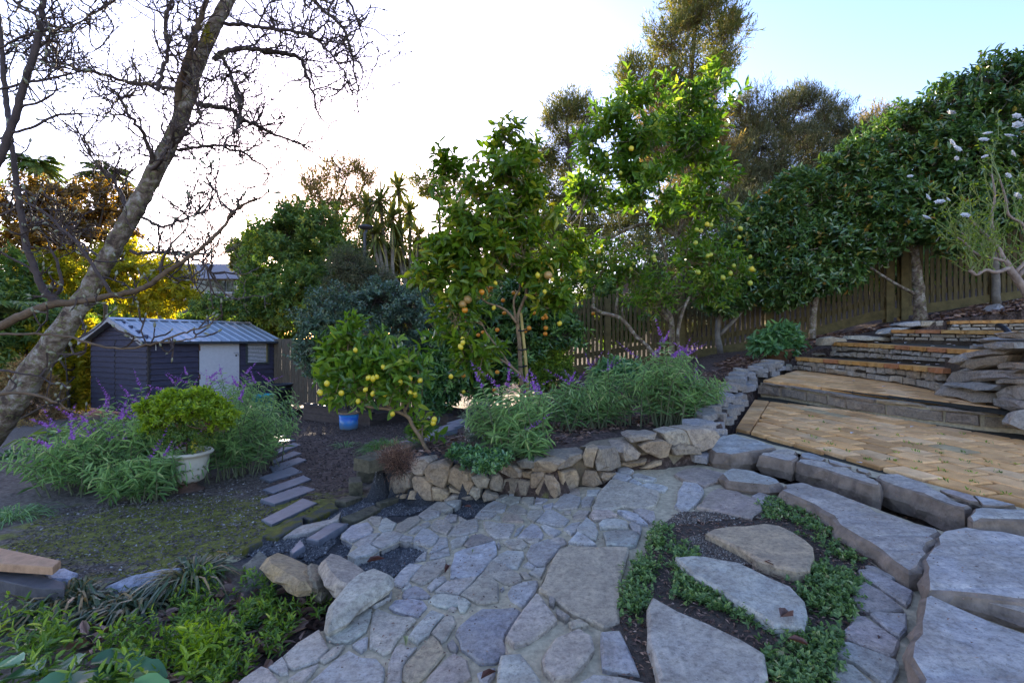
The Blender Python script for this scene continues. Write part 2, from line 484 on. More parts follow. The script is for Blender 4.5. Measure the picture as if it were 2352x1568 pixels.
def slab_mesh(pts, th, bev, seed=0, tilt=0.004, seg=0.05, jit=0.006, name="flagstone", mat=None):
    o = outline(pts, seg, jit, seed)
    if area2(o) < 0: o = o[::-1]
    rr = random.Random(seed + 5)
    c = o.mean(0)
    tx, ty = rr.uniform(-tilt, tilt), rr.uniform(-tilt, tilt)
    o[:, 2] += (o[:, 0] - c[0]) * tx * 4 + (o[:, 1] - c[1]) * ty * 4
    e1 = unit(o - np.roll(o, 1, 0)); e2 = unit(np.roll(o, -1, 0) - o)
    nn = unit(np.stack([-(e1 + e2)[:, 1], (e1 + e2)[:, 0], np.zeros(len(o))], -1))
    n = len(o)
    jb = np.array([rr.uniform(0.6, 1.5) for _ in range(n)])[:, None]
    b0 = o - nn * bev * 0.2; b0[:, 2] -= th
    b1 = o.copy(); b1[:, 2] -= bev * 0.9
    b2 = o + nn * bev * jb
    mid = lerp(b2, c, 0.45); mid[:, 2] += np.array([rr.uniform(-0.003, 0.004) for _ in range(n)])
    v = np.vstack([b0, b1, b2])
    idx = np.arange(3 * n).reshape(3, n)
    q = []
    for k in range(2):
        a, b = idx[k], idx[k + 1]
        q.append(np.stack([a, np.roll(a, -1), np.roll(b, -1), b], -1))
    tris = tessellate_polygon([[Vector((p[0], p[1], 0)) for p in b2]])
    tt = []
    for t in tris:
        a, b, cc = [b2[i] for i in t]
        s = (b[0] - a[0]) * (cc[1] - a[1]) - (b[1] - a[1]) * (cc[0] - a[0])
        tt.append([2 * n + i for i in (t if s > 0 else t[::-1])])
    m2 = MB(); m2.add(v, tris=tt, quads=np.concatenate(q))
    return m2

def in_px(polys_tile, txt):
    return [px(polys_tile, l) for l in txt.strip().split('\n') if l.strip()]

PAL = [(.29, .29, .345), (.33, .325, .345), (.36, .345, .34), (.30, .305, .34), (.345, .31, .305), (.40, .40, .415), (.27, .27, .30), (.32, .30, .29), (.37, .35, .36)]
def neutral(c, k=1.3): return (min(c[0] * k * 1.12, .5), min(c[1] * k * 1.02, .48), min(c[2] * k * .79, .46), 1)
def stonecol(rr, which=None):
    c = which or rr.choice(PAL); return neutral(c, rr.uniform(1.1, 1.5))

def sheet(name, poly, mat, H, dz, step=0.09):
    """a sheet that follows height H inside the plan polygon"""
    poly = np.asarray(poly)[:, :2]
    x0, y0 = poly.min(0); x1, y1 = poly.max(0)
    import bmesh
    bm = bmesh.new()
    vs = [bm.verts.new((p[0], p[1], 0)) for p in poly]
    bm.faces.new(vs)
    for k in range(int((x1 - x0) / step) + 1):
        g = bm.verts[:] + bm.edges[:] + bm.faces[:]
        bmesh.ops.bisect_plane(bm, geom=g, plane_co=(x0 + k * step + 0.013, 0, 0), plane_no=(1, 0, 0))
    for k in range(int((y1 - y0) / step) + 1):
        g = bm.verts[:] + bm.edges[:] + bm.faces[:]
        bmesh.ops.bisect_plane(bm, geom=g, plane_co=(0, y0 + k * step + 0.017, 0), plane_no=(0, 1, 0))
    for v in bm.verts: v.co.z = H(v.co.x, v.co.y) + dz + R.uniform(-0.003, 0.003)
    bmesh.ops.recalc_face_normals(bm, faces=bm.faces[:])
    if sum(f.normal.z for f in bm.faces) < 0: bmesh.ops.reverse_faces(bm, faces=bm.faces[:])
    me = bpy.data.meshes.new(name); bm.to_mesh(me); bm.free()
    me.materials.append(mat)
    for p in me.polygons: p.use_smooth = True
    o = bpy.data.objects.new(name, me); COL.objects.link(o)
    return o

# outline of the lower path's mortar
po = px('B', "1190 553 1133 606 1018 688 982 738 885 778 862 724 752 702 822 664 888 600 852 556 700 622 553 724 490 738 410 776 335 738 210 726 95 780 0 850 -12 884 85 925 42 1012 100 1036 230 1012 290 968 430 908 532 914 640 958 600 1000 538 1058 480 1078 368 1192 280 1132 180 1132 40 1260 -20 1420")
po += px('C', "735 1090 700 1160 660 1165 500 1258 385 1360 285 1440 225 1440 60 1545 -60 1660 1960 1660 1965 1450 2030 1380 2060 1345 2028 1232 2090 1122 2170 1000 2250 890")
po += px('B', "1445 1268 1530 1090 1600 970 1655 945 1665 912 1740 838 1735 800 1825 715 1840 650 1870 590 1920 515 1880 505 1700 505 1620 560 1600 585 1420 595 1300 585")
path_poly = [onto(u, v, zpath) for u, v in po]
path = sheet("flagstone_path", path_poly, M['mortar'], zpath, -0.012, 0.12); path["kind"] = "structure"

low_B = """1135 608 1160 580 1190 555 1240 580 1165 615
1225 560 1320 560 1310 580 1235 576
1170 614 1240 582 1325 592 1310 625 1245 650
1310 622 1330 592 1420 590 1410 642 1380 648
1425 592 1520 602 1480 632 1420 642
1020 687 1070 640 1120 617 1215 645 1200 690 1180 702
1205 697 1250 645 1290 640 1370 690 1360 715 1300 724
980 732 1010 694 1130 697 1145 707 1100 747 990 742
1109 750 1140 725 1168 728 1165 762
1180 747 1200 708 1300 722 1345 755 1340 772 1190 772
1365 707 1385 685 1480 682 1490 702 1415 772 1360 737
1425 767 1500 685 1560 682 1680 755 1640 797 1590 802
1370 657 1475 642 1480 667 1400 674
1480 652 1560 627 1545 680 1490 674
1545 652 1640 560 1760 590 1740 667 1600 682
1640 547 1690 518 1750 530 1755 567 1680 570
1800 540 1905 535 1885 577 1800 582
1760 612 1790 585 1860 590 1830 657 1765 662
1635 692 1690 690 1685 715 1640 712
1695 727 1740 685 1830 690 1800 747 1705 757
650 802 690 755 760 750 825 797 780 864 680 832
780 872 830 800 880 775 1000 740 1005 837 880 872
1040 770 1080 768 1275 787 1270 822 1240 887 1130 892 1060 832
755 742 790 712 855 720 845 762 800 772
855 725 925 757 870 777
1265 882 1290 820 1350 790 1300 862
1290 887 1340 830 1400 780 1450 800 1490 862 1480 892
1465 797 1500 790 1620 840 1560 882 1510 852
1625 822 1690 780 1760 770 1735 842 1690 867
1510 905 1590 880 1640 890 1660 930 1620 950
800 912 850 885 940 870 900 932 810 967
900 937 950 870 1030 860 1120 897 1000 947 930 952
1140 932 1155 912 1172 940 1160 967
1190 922 1215 900 1330 895 1370 937 1330 967 1250 967
1330 897 1465 890 1460 922 1380 922
525 902 590 815 640 820 720 877 690 932 640 952 530 912
420 902 450 870 525 875 530 907 480 917
215 927 300 850 390 840 465 862 430 902 300 962 240 942
485 852 520 815 640 770 660 790 590 822 530 857
5 862 70 800 190 770 240 822 230 852 80 917 0 882
85 932 170 875 230 857 290 852 220 932 135 957
45 1012 120 960 200 925 280 972 230 1007 100 1037
190 747 215 730 300 730 290 802 245 802
270 827 300 750 330 740 410 777 380 832 300 842
400 802 480 745 560 722 590 752 530 802 460 847 400 837
555 727 640 665 735 700 720 722 625 757
645 662 700 625 760 625 820 667 760 697
748 627 850 560 885 597 870 642 840 662
640 1007 700 920 720 880 780 880 790 942 700 987
645 1042 660 1010 790 960 800 1007 700 1037
800 1182 800 1110 830 1000 880 975 1130 910 1145 1007 1090 1062 1040 1132 990 1172
1095 1058 1160 1010 1210 980 1340 990 1345 1022 1300 1112 1250 1112
1355 1012 1390 940 1520 895 1612 930 1612 957 1560 1020 1500 1093 1440 1095 1380 1062
1045 1132 1090 1065 1190 1080 1320 1160 1330 1192 1300 1222 1210 1227
1330 1092 1370 1060 1440 1105 1400 1112
1375 1142 1420 1110 1510 1100 1470 1192
1305 1140 1360 1135 1400 1180 1350 1190
505 1197 560 1120 630 1065 765 1035 775 1100 720 1167 590 1230
370 1227 390 1180 500 1075 600 1085 580 1115 505 1180 500 1217 440 1252
540 1057 590 1000 630 985 625 1047
630 1247 680 1190 760 1168 780 1192 660 1277
680 1282 770 1205 860 1185 1000 1167 960 1222 870 1302
875 1302 960 1225 1040 1130 1090 1150 1155 1210 1160 1352 1060 1372 1000 1367
1220 1292 1250 1240 1330 1210 1440 1200 1450 1225 1430 1280 1360 1372 1330 1397 1240 1342
445 1267 500 1215 520 1232 500 1260
445 1307 460 1270 540 1240 600 1260 655 1312 640 1327 460 1332
635 1352 670 1310 740 1295 850 1310 920 1330 955 1362 910 1427 870 1427 860 1382 770 1402 700 1387
350 1392 390 1345 530 1330 600 1345 635 1387 570 1457 500 1452 380 1417
120 1382 280 1250 345 1225 375 1280 370 1322 300 1362 250 1392
780 1412 810 1390 850 1400 830 1425
1165 1260 1185 1240 1200 1255 1180 1275
775 1080 795 1075 790 1105 775 1105"""
low_C = """700 1152 760 1090 940 1000 1050 1015 1045 1062 1010 1172 900 1252 780 1262 710 1232
1030 1292 1035 1180 1050 1050 1080 1015 1250 1075 1340 1070 1375 1092 1290 1182 1230 1252 1200 1322 1130 1352 1080 1312
1310 1222 1360 1150 1480 1020 1585 1055 1500 1142 1470 1202 1430 1222 1385 1267
1482 1187 1587 1057 1650 1067 1670 1112 1600 1232 1560 1262
1660 1202 1680 1150 1780 1060 1850 1015 2100 1000 2150 1030 2090 1120 2028 1210 2020 1252 2055 1342 1960 1412 1850 1422 1700 1302 1690 1242
1600 1267 1640 1230 1685 1290 1670 1332 1620 1312
900 1277 960 1240 1020 1215 1015 1292 970 1332
390 1362 500 1260 660 1165 690 1230 735 1302 650 1402 470 1462 430 1442
650 1387 760 1300 850 1280 800 1352 700 1412
285 1442 390 1365 430 1420 440 1492 370 1497
420 1542 500 1480 660 1420 600 1502 540 1567
-20 1640 90 1530 235 1440 290 1450 365 1530 340 1650
540 1650 600 1545 760 1400 880 1325 970 1375 1080 1380 1140 1440 1145 1512 1120 1650
1165 1422 1210 1300 1260 1265 1340 1300 1380 1290 1300 1382 1270 1452 1262 1650 1150 1650
1270 1532 1280 1430 1370 1340 1490 1210 1540 1250 1590 1332 1530 1412 1450 1502 1370 1570 1330 1567
1440 1557 1470 1500 1600 1370 1650 1340 1750 1390 1760 1452 1785 1522 1700 1552 1590 1650 1440 1650
1820 1482 1955 1440 1955 1502 1900 1562 1840 1542"""
STONES = []
k = 0
tints = {51: (.36, .335, .36), 10: (.37, .29, .28), 9: (.37, .30, .27), 27: (.40, .40, .43), 62: (.36, .34, .31), 63: (.38, .38, .42), 31: (.20, .18, .19), 67: (.34, .34, .43)}
for i, poly in enumerate(in_px('B', low_B)):
    rr = random.Random(100 + i)
    w = [onto(u, v, zpath) for u, v in poly]
    o = slab_mesh(w, 0.05, 0.006, 100 + i, seg=0.07, jit=0.006).build("flagstone", M['stone'], path)
    o.color = stonecol(rr, tints.get(i))
tc = {4: (.27, .285, .36), 5: (.15, .15, .18), 14: (.36, .30, .22), 1: (.37, .335, .32), 0: (.37, .36, .34), 3: (.38, .36, .34), 15: (.31, .27, .27), 12: (.29, .30, .34), 13: (.32, .30, .31), 7: (.35, .32, .325)}
for i, poly in enumerate(in_px('C', low_C)):
    rr = random.Random(300 + i)
    w = [onto(u, v, zpath) for u, v in poly]
    o = slab_mesh(w, 0.05, 0.006, 300 + i, seg=0.06, jit=0.007).build("flagstone", M['stone'], path)
    o.color = stonecol(rr, tc.get(i))

# ------------------------------------------------------------------ upper flagstones, bed, big slabs
up_poly = [onto(u, v, zu) for u, v in px('C', "1955 1660 1965 1450 2030 1380 2062 1345 2030 1235 2090 1122 2170 1000 2250 890")
           + px('B', "1445 1268 1530 1090 1600 970 1655 945 1665 912 1740 838 1735 800 1825 715 1840 650 1870 590 1920 515 1985 445 2010 400 2030 372")
           + [(1424, 1074), (1472, 1073), (1534, 1068), (1612, 1058), (1640, 1066), (1700, 1075), (1770, 1095), (1830, 1110), (1960, 1140), (2100, 1190), (2230, 1230), (2420, 1250), (2420, 1640), (1137, 1640)]]
upper = sheet("upper_flagstones", up_poly, M['mortar'], zu, -0.02, 0.12); upper["kind"] = "structure"
bed_pts = px('D', "-170 310 0 310 110 330 250 340 430 340 440 250 560 215 620 240 830 330 960 470 1010 560 1200 640 1340 740 1250 700 1190 715 1130 740 1110 850 1090 960 1200 1040 1080 1060 1010 1190 950 1240 940 1330 925 1460 960 1650 -600 1650 -640 1440 -690 1250 -640 1000 -560 830 -430 600 -330 420")
bed_poly = [onto(u, v, zu) for u, v in bed_pts]
bedm = simple("bed_grit", (0.075, 0.055, 0.038), 0.95, 0.7, 60, 1.0, 120)
bed = sheet("round_bed_soil", bed_poly, bedm, zu, -0.012, 0.12); bed["kind"] = "structure"

def zs(off): return lambda x, y: zu(x, y) + off
def add_slab(tile, s, parent, H, th, bev, col, seed, name="flagstone", mat='stone', seg=0.06, jit=0.008):
    w = [onto(u, v, H) for u, v in px(tile, s)]
    o = slab_mesh(w, th, bev, seed, seg=seg, jit=jit).build(name, M[mat], parent)
    o.color = neutral(col)
    return o
ups = [('C', "1972 1452 1987 1355 2140 1345 2200 1410 2280 1520 2340 1650 1962 1650", (.37, .355, .36), .10),
 ('B', "1205 1612 1270 1500 1350 1390 1430 1287 1470 1312 1590 1477 1500 1562 1380 1640 1270 1672", (.33, .30, .30), .10),
 ('B', "1447 1265 1530 1092 1600 972 1650 952 2110 957 2115 990 2080 1120 2050 1260 2050 1500 2000 1520 1930 1540 1850 1500 1700 1440 1560 1330", (.37, .30, .255), .09),
 ('B', "1732 805 1800 737 1870 782 1890 840 1870 895 1830 890 1735 840", (.30, .31, .33), .05),
 ('B', "1667 912 1732 842 1790 870 1880 935 1800 937", (.36, .365, .42), .05),
 ('B', "1822 717 1842 682 1980 687 2035 717 1950 747 1850 750", (.33, .28, .28), .05),
 ('B', "1890 777 1920 752 2010 742 2100 762 2115 812 1900 814", (.38, .37, .385), .05),
 ('B', "2025 687 2100 687 2180 712 2255 782 2180 777 2110 742", (.44, .44, .48), .05),
 ('B', "1920 847 1985 830 2150 832 2195 862 2170 932 2100 947 1950 937", (.24, .255, .27), .06),
 ('B', "2112 782 2132 767 2210 802 2200 857 2150 837", (.30, .30, .34), .05),
 ('B', "2140 682 2200 672 2300 692 2310 742 2270 772 2230 742", (.29, .27, .30), .05),
 ('B', "1842 652 1870 592 1920 522 1970 467 2020 464 2200 512 2330 547 2340 572 2310 647 2230 672 2060 652 1990 682 1850 672", (.34, .32, .30), .06),
 ('B', "1990 447 2010 407 2110 427 2140 442 2080 477", (.35, .35, .39), .05),
 ('B', "2030 377 2100 367 2150 392 2120 417 2030 402", (.35, .35, .39), .05),
 ('B', "2130 422 2180 412 2320 452 2290 477 2150 452", (.38, .37, .39), .05),
 ('B', "2113 472 2140 452 2210 487 2180 502", (.37, .37, .41), .05),
 ('B', "2195 502 2240 487 2352 497 2400 512 2380 547 2260 532", (.38, .375, .40), .05),
 ('R6', "0 585 60 574 200 602 190 627 100 662 0 632 -40 610", (.28, .24, .235), .05),
 ('R6', "-25 700 0 642 70 652 100 682 60 742 0 782 -40 750", (.33, .335, .38), .05),
 ('R6', "62 760 110 702 160 667 250 682 350 732 370 772 320 810 250 802 160 777", (.28, .235, .235), .06),
 ('R6', "312 707 350 692 450 722 445 750 370 747", (.28, .27, .31), .05),
 ('R5', "920 1442 980 1352 1090 1312 1150 1342 1165 1402 1130 1452 1060 1532 980 1547 930 1502", (.36, .305, .29), .05),
 ('R5', "1190 1332 1280 1322 1310 1382 1370 1522 1290 1512 1200 1492 1190 1402", (.27, .275, .33), .05),
 ('R5', "1090 1562 1150 1522 1280 1532 1400 1562 1400 1650 1080 1650", (.36, .34, .36), .05),
 ('R5', "985 1217 1050 1252 1030 1272 990 1242", (.22, .21, .22), .05),
 ('R5', "1040 1282 1090 1262 1140 1292 1060 1312", (.33, .30, .26), .05),
 ('R5', "952 1160 985 1175 975 1205 955 1190", (.22, .21, .22), .05),
 ('D', "1125 732 1190 717 1350 782 1540 882 1520 962 1490 987 1450 962 1300 862", (.30, .29, .335), .06),
 ('D', "1095 962 1115 852 1190 827 1300 882 1480 1022 1280 1037 1150 1022", (.26, .245, .285), .06),
 ('D', "1217 1047 1260 1037 1490 1047 1495 1162 1440 1217 1380 1192", (.31, .31, .365), .06),
 ('D', "1015 1182 1090 1062 1180 1062 1300 1152 1440 1242 1410 1342 1370 1362 1200 1292 1050 1232", (.33, .295, .325), .06),
 ('D', "945 1292 960 1252 1050 1252 1430 1392 1435 1452 1390 1542 1340 1562 1100 1392 960 1342", (.29, .31, .345), .06),
 ('D', "930 1452 950 1392 1100 1432 1260 1570 1240 1650 940 1650", (.27, .29, .30), .06),
 ('D', "1182 692 1260 702 1420 792 1390 802 1200 712", (.24, .25, .29), .05)]
for i, (t, s, c, th) in enumerate(ups): add_slab(t, s, upper, zu, th, 0.007, c, 500 + i)
for i, (t, s, c) in enumerate([('D', "10 455 60 425 180 405 290 405 440 385 550 405 650 450 760 520 800 560 812 640 780 735 690 745 560 720 400 665 290 590 170 530", (.33, .265, .20)),
    ('R6', "-35 985 -20 990 40 982 100 985 250 1012 400 1082 500 1122 560 1182 575 1242 560 1312 420 1292 330 1232 250 1192 150 1122 50 1072 -10 1015", (.37, .36, .375)),
    ('V', "1495 1368 1560 1400 1620 1425 1700 1462 1755 1490 1765 1540 1740 1600 1520 1600 1500 1500 1488 1430", (.36, .335, .345))]):
    add_slab(t, s, bed, zs(0.03), 0.06, 0.010, c, 700 + i, name="bed_slab", jit=0.010)

# thick stones: the long slab, the two big slabs at the right, the kerb of the landing
def rock_slab(tile, s, parent, H, th, col, seed, name="boulder_slab", lean=0.02, bev=0.018):
    w = np.array([onto(u, v, H) for u, v in px(tile, s)])
    o = outline(w, 0.055, 0.014, seed)
    if area2(o) < 0: o = o[::-1]
    rr = random.Random(seed); n = len(o); c = o.mean(0)
    e1 = unit(o - np.roll(o, 1, 0)); e2 = unit(np.roll(o, -1, 0) - o)
    nn = unit(np.stack([-(e1 + e2)[:, 1], (e1 + e2)[:, 0], np.zeros(n)], -1))
    if name == 'rock':
        ta, tb = rr.uniform(-.45, .15), rr.uniform(-.35, .15); o[:, 2] += (o[:, 0] - c[0]) * ta + (o[:, 1] - c[1]) * tb; lean = .03
    rings = []
    ch = np.array([rr.uniform(-.5, 1) for _ in range(n)])
    for dz, off, jt in ((th, -lean * .6 if name == 'rock' else 0.0, .008), (th * 0.55, -lean * .8, .012), (bev * 0.9, -lean * .25, .004), (0, bev * .55, .003)):
        q = o + nn * (off + np.array([rr.uniform(-jt, jt) for _ in range(n)]) + (np.maximum(ch, 0) * .012 if dz < .03 and th > .08 else 0))[:, None]
        q[:, 2] = o[:, 2] - dz + np.array([rr.uniform(-.006, .006) for _ in range(n)]) * (dz > bev) - (np.maximum(ch, 0) * .012 if dz == 0 and th > .08 else 0)
        rings.append(q)
    v = np.vstack(rings); m = len(rings); idx = np.arange(m * n).reshape(m, n)
    a, b = idx[:-1], idx[1:]
    qd = np.stack([a, np.roll(a, -1, 1), np.roll(b, -1, 1), b], -1).reshape(-1, 4)
    tt = []
    for t in tessellate_polygon([[Vector((p[0], p[1], 0)) for p in rings[-1]]]):
        A, B, C_ = [rings[-1][i] for i in t]
        sgn = (B[0] - A[0]) * (C_[1] - A[1]) - (B[1] - A[1]) * (C_[0] - A[0])
        tt.append([(m - 1) * n + i for i in (t if sgn > 0 else t[::-1])])
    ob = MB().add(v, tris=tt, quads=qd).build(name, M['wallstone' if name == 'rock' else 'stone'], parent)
    ob.data.materials.append(M['wallstone' if name == 'rock' else 'sidestone'])        # broken sides take a darker brown than the tops, except on rocks
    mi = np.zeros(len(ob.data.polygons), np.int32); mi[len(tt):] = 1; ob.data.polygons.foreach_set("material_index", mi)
    ob.color = neutral(col)
    return ob
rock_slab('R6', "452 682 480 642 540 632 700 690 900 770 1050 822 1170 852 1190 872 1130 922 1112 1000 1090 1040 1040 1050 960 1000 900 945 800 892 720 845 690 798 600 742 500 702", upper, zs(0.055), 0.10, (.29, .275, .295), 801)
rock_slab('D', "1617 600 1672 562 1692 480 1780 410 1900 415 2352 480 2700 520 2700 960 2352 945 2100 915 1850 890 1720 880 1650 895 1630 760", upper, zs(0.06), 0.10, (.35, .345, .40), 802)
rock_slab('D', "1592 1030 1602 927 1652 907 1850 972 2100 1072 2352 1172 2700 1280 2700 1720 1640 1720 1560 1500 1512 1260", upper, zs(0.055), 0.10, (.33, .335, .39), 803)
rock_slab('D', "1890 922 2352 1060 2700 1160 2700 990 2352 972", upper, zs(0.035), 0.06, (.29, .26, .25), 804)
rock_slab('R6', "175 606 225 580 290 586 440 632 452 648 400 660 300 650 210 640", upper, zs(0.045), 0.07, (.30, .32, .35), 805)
# ------------------------------------------------------------------ brick landings
def clip_poly(sub, poly):
    """Sutherland-Hodgman against a convex CCW polygon (plan)"""
    out = [np.asarray(p[:2], float) for p in sub]; n = len(poly)
    for i in range(n):
        a = np.asarray(poly[i][:2]); b = np.asarray(poly[(i + 1) % n][:2]); inp = out; out = []
        if not inp: return []
        def side(p): return (b[0] - a[0]) * (p[1] - a[1]) - (b[1] - a[1]) * (p[0] - a[0])
        for j in range(len(inp)):
            p, q = inp[j - 1], inp[j]; sp, sq = side(p), side(q)
            if sq >= 0:
                if sp < 0: out.append(p + (q - p) * sp / (sp - sq))
                out.append(q)
            elif sp >= 0: out.append(p + (q - p) * sp / (sp - sq))
    return out

def brick_geo(p2, H, th=0.05, bev=0.006):
    p = np.array(p2); n = len(p); c = p.mean(0)
    ins = p + unit(c - p) * bev * 1.4
    v = []
    for q, dz in ((p, -th), (p, -bev), (ins, 0)):
        for a in q: v.append([a[0], a[1], H(a[0], a[1]) + dz])
    idx = np.arange(3 * n).reshape(3, n)
    q = []
    for k in range(2):
        a, b = idx[k], idx[k + 1]; q.append(np.stack([a, np.roll(a, -1), np.roll(b, -1), b], -1))
    return MB().add(v, quads=np.concatenate(q), ngons=[list(idx[2])])

BR = [(.74, .41, .16), (.78, .44, .18), (.66, .355, .13), (.80, .49, .23), (.72, .38, .135)]
landing = sheet("brick_landing", [onto(u, v, zbr) for u, v in px('A', "222 985 400 705 430 700 860 765 1090 812 1350 852 1750 900 2000 935 2330 962 2600 1000 2600 1700 2352 1530 2000 1440 1600 1330 1280 1270 900 1170 700 1105 500 1060 330 1010")],
                simple("bedding_sand", (0.026, 0.022, 0.010), 0.95, 0.4, 40, 0.6, 80), zbr, -0.028, 0.25)
landing["kind"] = "structure"
th_r = math.radians(10.2)
ex = np.array([math.sin(th_r), -math.cos(th_r)]); ey = np.array([math.cos(th_r), math.sin(th_r)])
o0 = onto(*px('A', "400 705")[0], zbr)[:2]
conv = [onto(u, v, zbr)[:2] for u, v in px('A', "222 982 400 706 1090 822 2352 968 2700 1010 2700 1620 2352 1525 1560 1320 980 1185 560 1078")]
ca = np.array(conv)
if area2(ca) < 0: ca = ca[::-1]
BL, BW, JT, JH = 0.240, 0.138, 0.020, 0.026
edge_a = onto(*px('A', "330 1005")[0], zbr)[:2]; edge_b = onto(*px('A', "505 720")[0], zbr)[:2]
nb = 0
def edge_side(p):      # right of the soldier course along the left edge
    return (edge_b[0] - edge_a[0]) * (p[1] - edge_a[1]) - (edge_b[1] - edge_a[1]) * (p[0] - edge_a[0])
eb = unit(edge_b - edge_a); en = np.array([eb[1], -eb[0]])
inner = None
half = [edge_a - eb * 3, edge_b + eb * 3, edge_b + eb * 3 + en * 9, edge_a - eb * 3 + en * 9]
hp = np.array(half); hp = hp[::-1] if area2(hp) < 0 else hp
outer_h = np.array([edge_a - eb * 3 - en * 9, edge_b + eb * 3 - en * 9, edge_b + eb * 3, edge_a - eb * 3]); outer_h = outer_h[::-1] if area2(outer_h) < 0 else outer_h
for r in range(-18, 30):
    for s in range(-8, 26):
        a = o0 + ey * (r * (BW + JT)) + ex * ((s + 0.5 * (r % 2)) * (BL + JH))
        if np.linalg.norm(a) > 9: continue
        a = a + ey * R.uniform(-.003, .003)
        q = [a, a + ex * BL, a + ex * BL + ey * BW, a + ey * BW]
        qa = np.array(q); qa = qa[::-1] if area2(qa) < 0 else qa
        cl = clip_poly(qa, ca)
        if len(cl) < 3: continue
        cl = clip_poly(cl, hp)
        if len(cl) < 3 or abs(area2(np.array(cl))) < 0.004: continue
        if min(np.array(cl)[:, 0] / np.array(cl)[:, 1]) > 1.10: continue
        dz = R.uniform(-.002, .002)
        o = brick_geo(cl, lambda x, y: zbr(x, y) + dz).build("brick", M['brick'], landing)
        c = R.choice(BR); k = R.uniform(.80, 1.12)
        if R.random() < 0.04: c = (.58, .43, .22)
        o.color = (c[0] * k, c[1] * k, c[2] * k, 1)
Ls = np.linalg.norm(edge_b - edge_a)
for k in range(-4, 22):
    a = edge_a + eb * (k * 0.188)
    q = np.array([a, a + eb * 0.178, a + eb * 0.178 - en * 0.33, a - en * 0.33]); q = q[::-1] if area2(q) < 0 else q
    cl = clip_poly(q, ca)
    if len(cl) < 3 or abs(area2(np.array(cl))) < 0.004: continue
    cl = [np.asarray(p) - en * 0.010 for p in cl]
    o = brick_geo(cl, zbr).build("brick", M['brick'], landing)
    c = R.choice(BR); k2 = R.uniform(.6, .95); o.color = (c[0] * k2, c[1] * k2, c[2] * k2, 1)

# kerb stones along the front of the landing
kerb = thing("stone_kerb", "line of thick rough kerb stones holding the front edge of the lower brick landing", "kerb", tuple(onto(1900, 1100, zu)))
for i, (t, s, c, th) in enumerate([
    ('A', "35 1095 60 1030 150 995 225 992 330 1020 470 1062 525 1092 430 1110 330 1120 200 1140 80 1120", (.31, .33, .375), .14),
    ('E', "425 1030 600 955 830 945 965 985 1005 1050 900 1115 800 1105 600 1055", (.33, .315, .335), .13),
    ('E', "970 1115 1000 1080 1150 1100 1400 1140 1700 1215 2000 1305 2190 1440 2200 1475 2100 1470 1800 1370 1500 1280 1200 1185", (.33, .32, .34), .13),
    ('F', "190 980 220 930 490 918 740 970 850 1035 1000 1110 1300 1265 1550 1385 1470 1415 1300 1365 1000 1255 700 1150 450 1075 270 1020", (.30, .29, .315), .14),
    ('F', "1545 1545 1600 1480 1700 1395 2000 1400 2352 1420 2700 1450 2700 1600 2352 1590 2000 1575 1750 1580 1600 1600", (.31, .32, .355), .14),
    ('E', "1040 1010 1130 1000 1260 1035 1400 1085 1340 1130 1200 1105 1060 1075", (.24, .26, .31), .04),
    ('E', "1430 1095 1600 1140 1790 1210 1640 1205 1460 1150", (.33, .33, .37), .04),
    ('E', "1850 1230 1960 1240 2060 1290 2000 1305 1880 1270", (.35, .35, .37), .04),
    ('F', "1100 1155 1300 1155 1580 1230 1690 1330 1560 1320 1350 1250 1200 1200", (.29, .255, .285), .04),
    ('F', "1605 1235 1900 1290 2230 1378 1960 1395 1750 1382 1690 1320", (.30, .31, .36), .04)]):
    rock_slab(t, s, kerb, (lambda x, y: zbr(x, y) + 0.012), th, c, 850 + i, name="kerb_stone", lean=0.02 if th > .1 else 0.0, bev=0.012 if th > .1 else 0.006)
strip = [onto(u, v, zbr)[:2] for u, v in px('A', "222 985 330 1010 560 1078 980 1185 1280 1270 1600 1335 2000 1440 2352 1530 2600 1590 2600 1640 2300 1590 1950 1500 1330 1330 900 1200 700 1130 430 1090 100 1010")]
kf = sheet("kerb_mortar", strip, M['mortar'], zbr, -0.006, 0.3); kf.parent = kerb; kf.matrix_parent_inverse = Matrix.Translation(-Vector(kerb.location))

# ------------------------------------------------------------------ stones laid in a face
class Ribbon:
    """vertical face along a plan polyline; knows where the camera's pixels meet it"""
    def __init__(self, line):
        self.p = np.array([[a[0], a[1]] for a in line]); self.z = np.array([a[2] for a in line])
        d = np.diff(self.p, axis=0); self.s = np.concatenate([[0], np.cumsum(np.linalg.norm(d, axis=1))])
        self.L = self.s[-1]
    def at(self, s, ext=True):
        i = int(np.clip(np.searchsorted(self.s, s) - 1, 0, len(self.p) - 2))
        t = (s - self.s[i]) / (self.s[i + 1] - self.s[i])
        return lerp(self.p[i], self.p[i + 1], t)
    def base(self, s): return float(np.interp(s, self.s, self.z))
    def normal(self, s, w=0.12):
        a = self.at(s - w); b = self.at(s + w); d = unit(b - a)
        n = np.array([d[1], -d[0]]); c = self.at(s)
        return n if n @ c < 0 else -n
    def hit(self, u, v):
        k = (u - 1176) / F; best = None
        for i in range(len(self.p) - 1):
            a, b = self.p[i], self.p[i + 1]; e = b - a
            den = e[0] - k * e[1]
            if abs(den) < 1e-9: continue
            t = (k * a[1] - a[0]) / den
            lo = -0.6 if i == 0 else -1e-6; hi = 1.6 if i == len(self.p) - 2 else 1 + 1e-6
            if lo <= t <= hi:
                q = a + e * t
                if q[1] > 0.3 and (best is None or q[1] < best[1]): best = (self.s[i] + t * (self.s[i + 1] - self.s[i]), q[1])
        if best is None: return None
        return best[0], -(v - 784) / F * best[1]

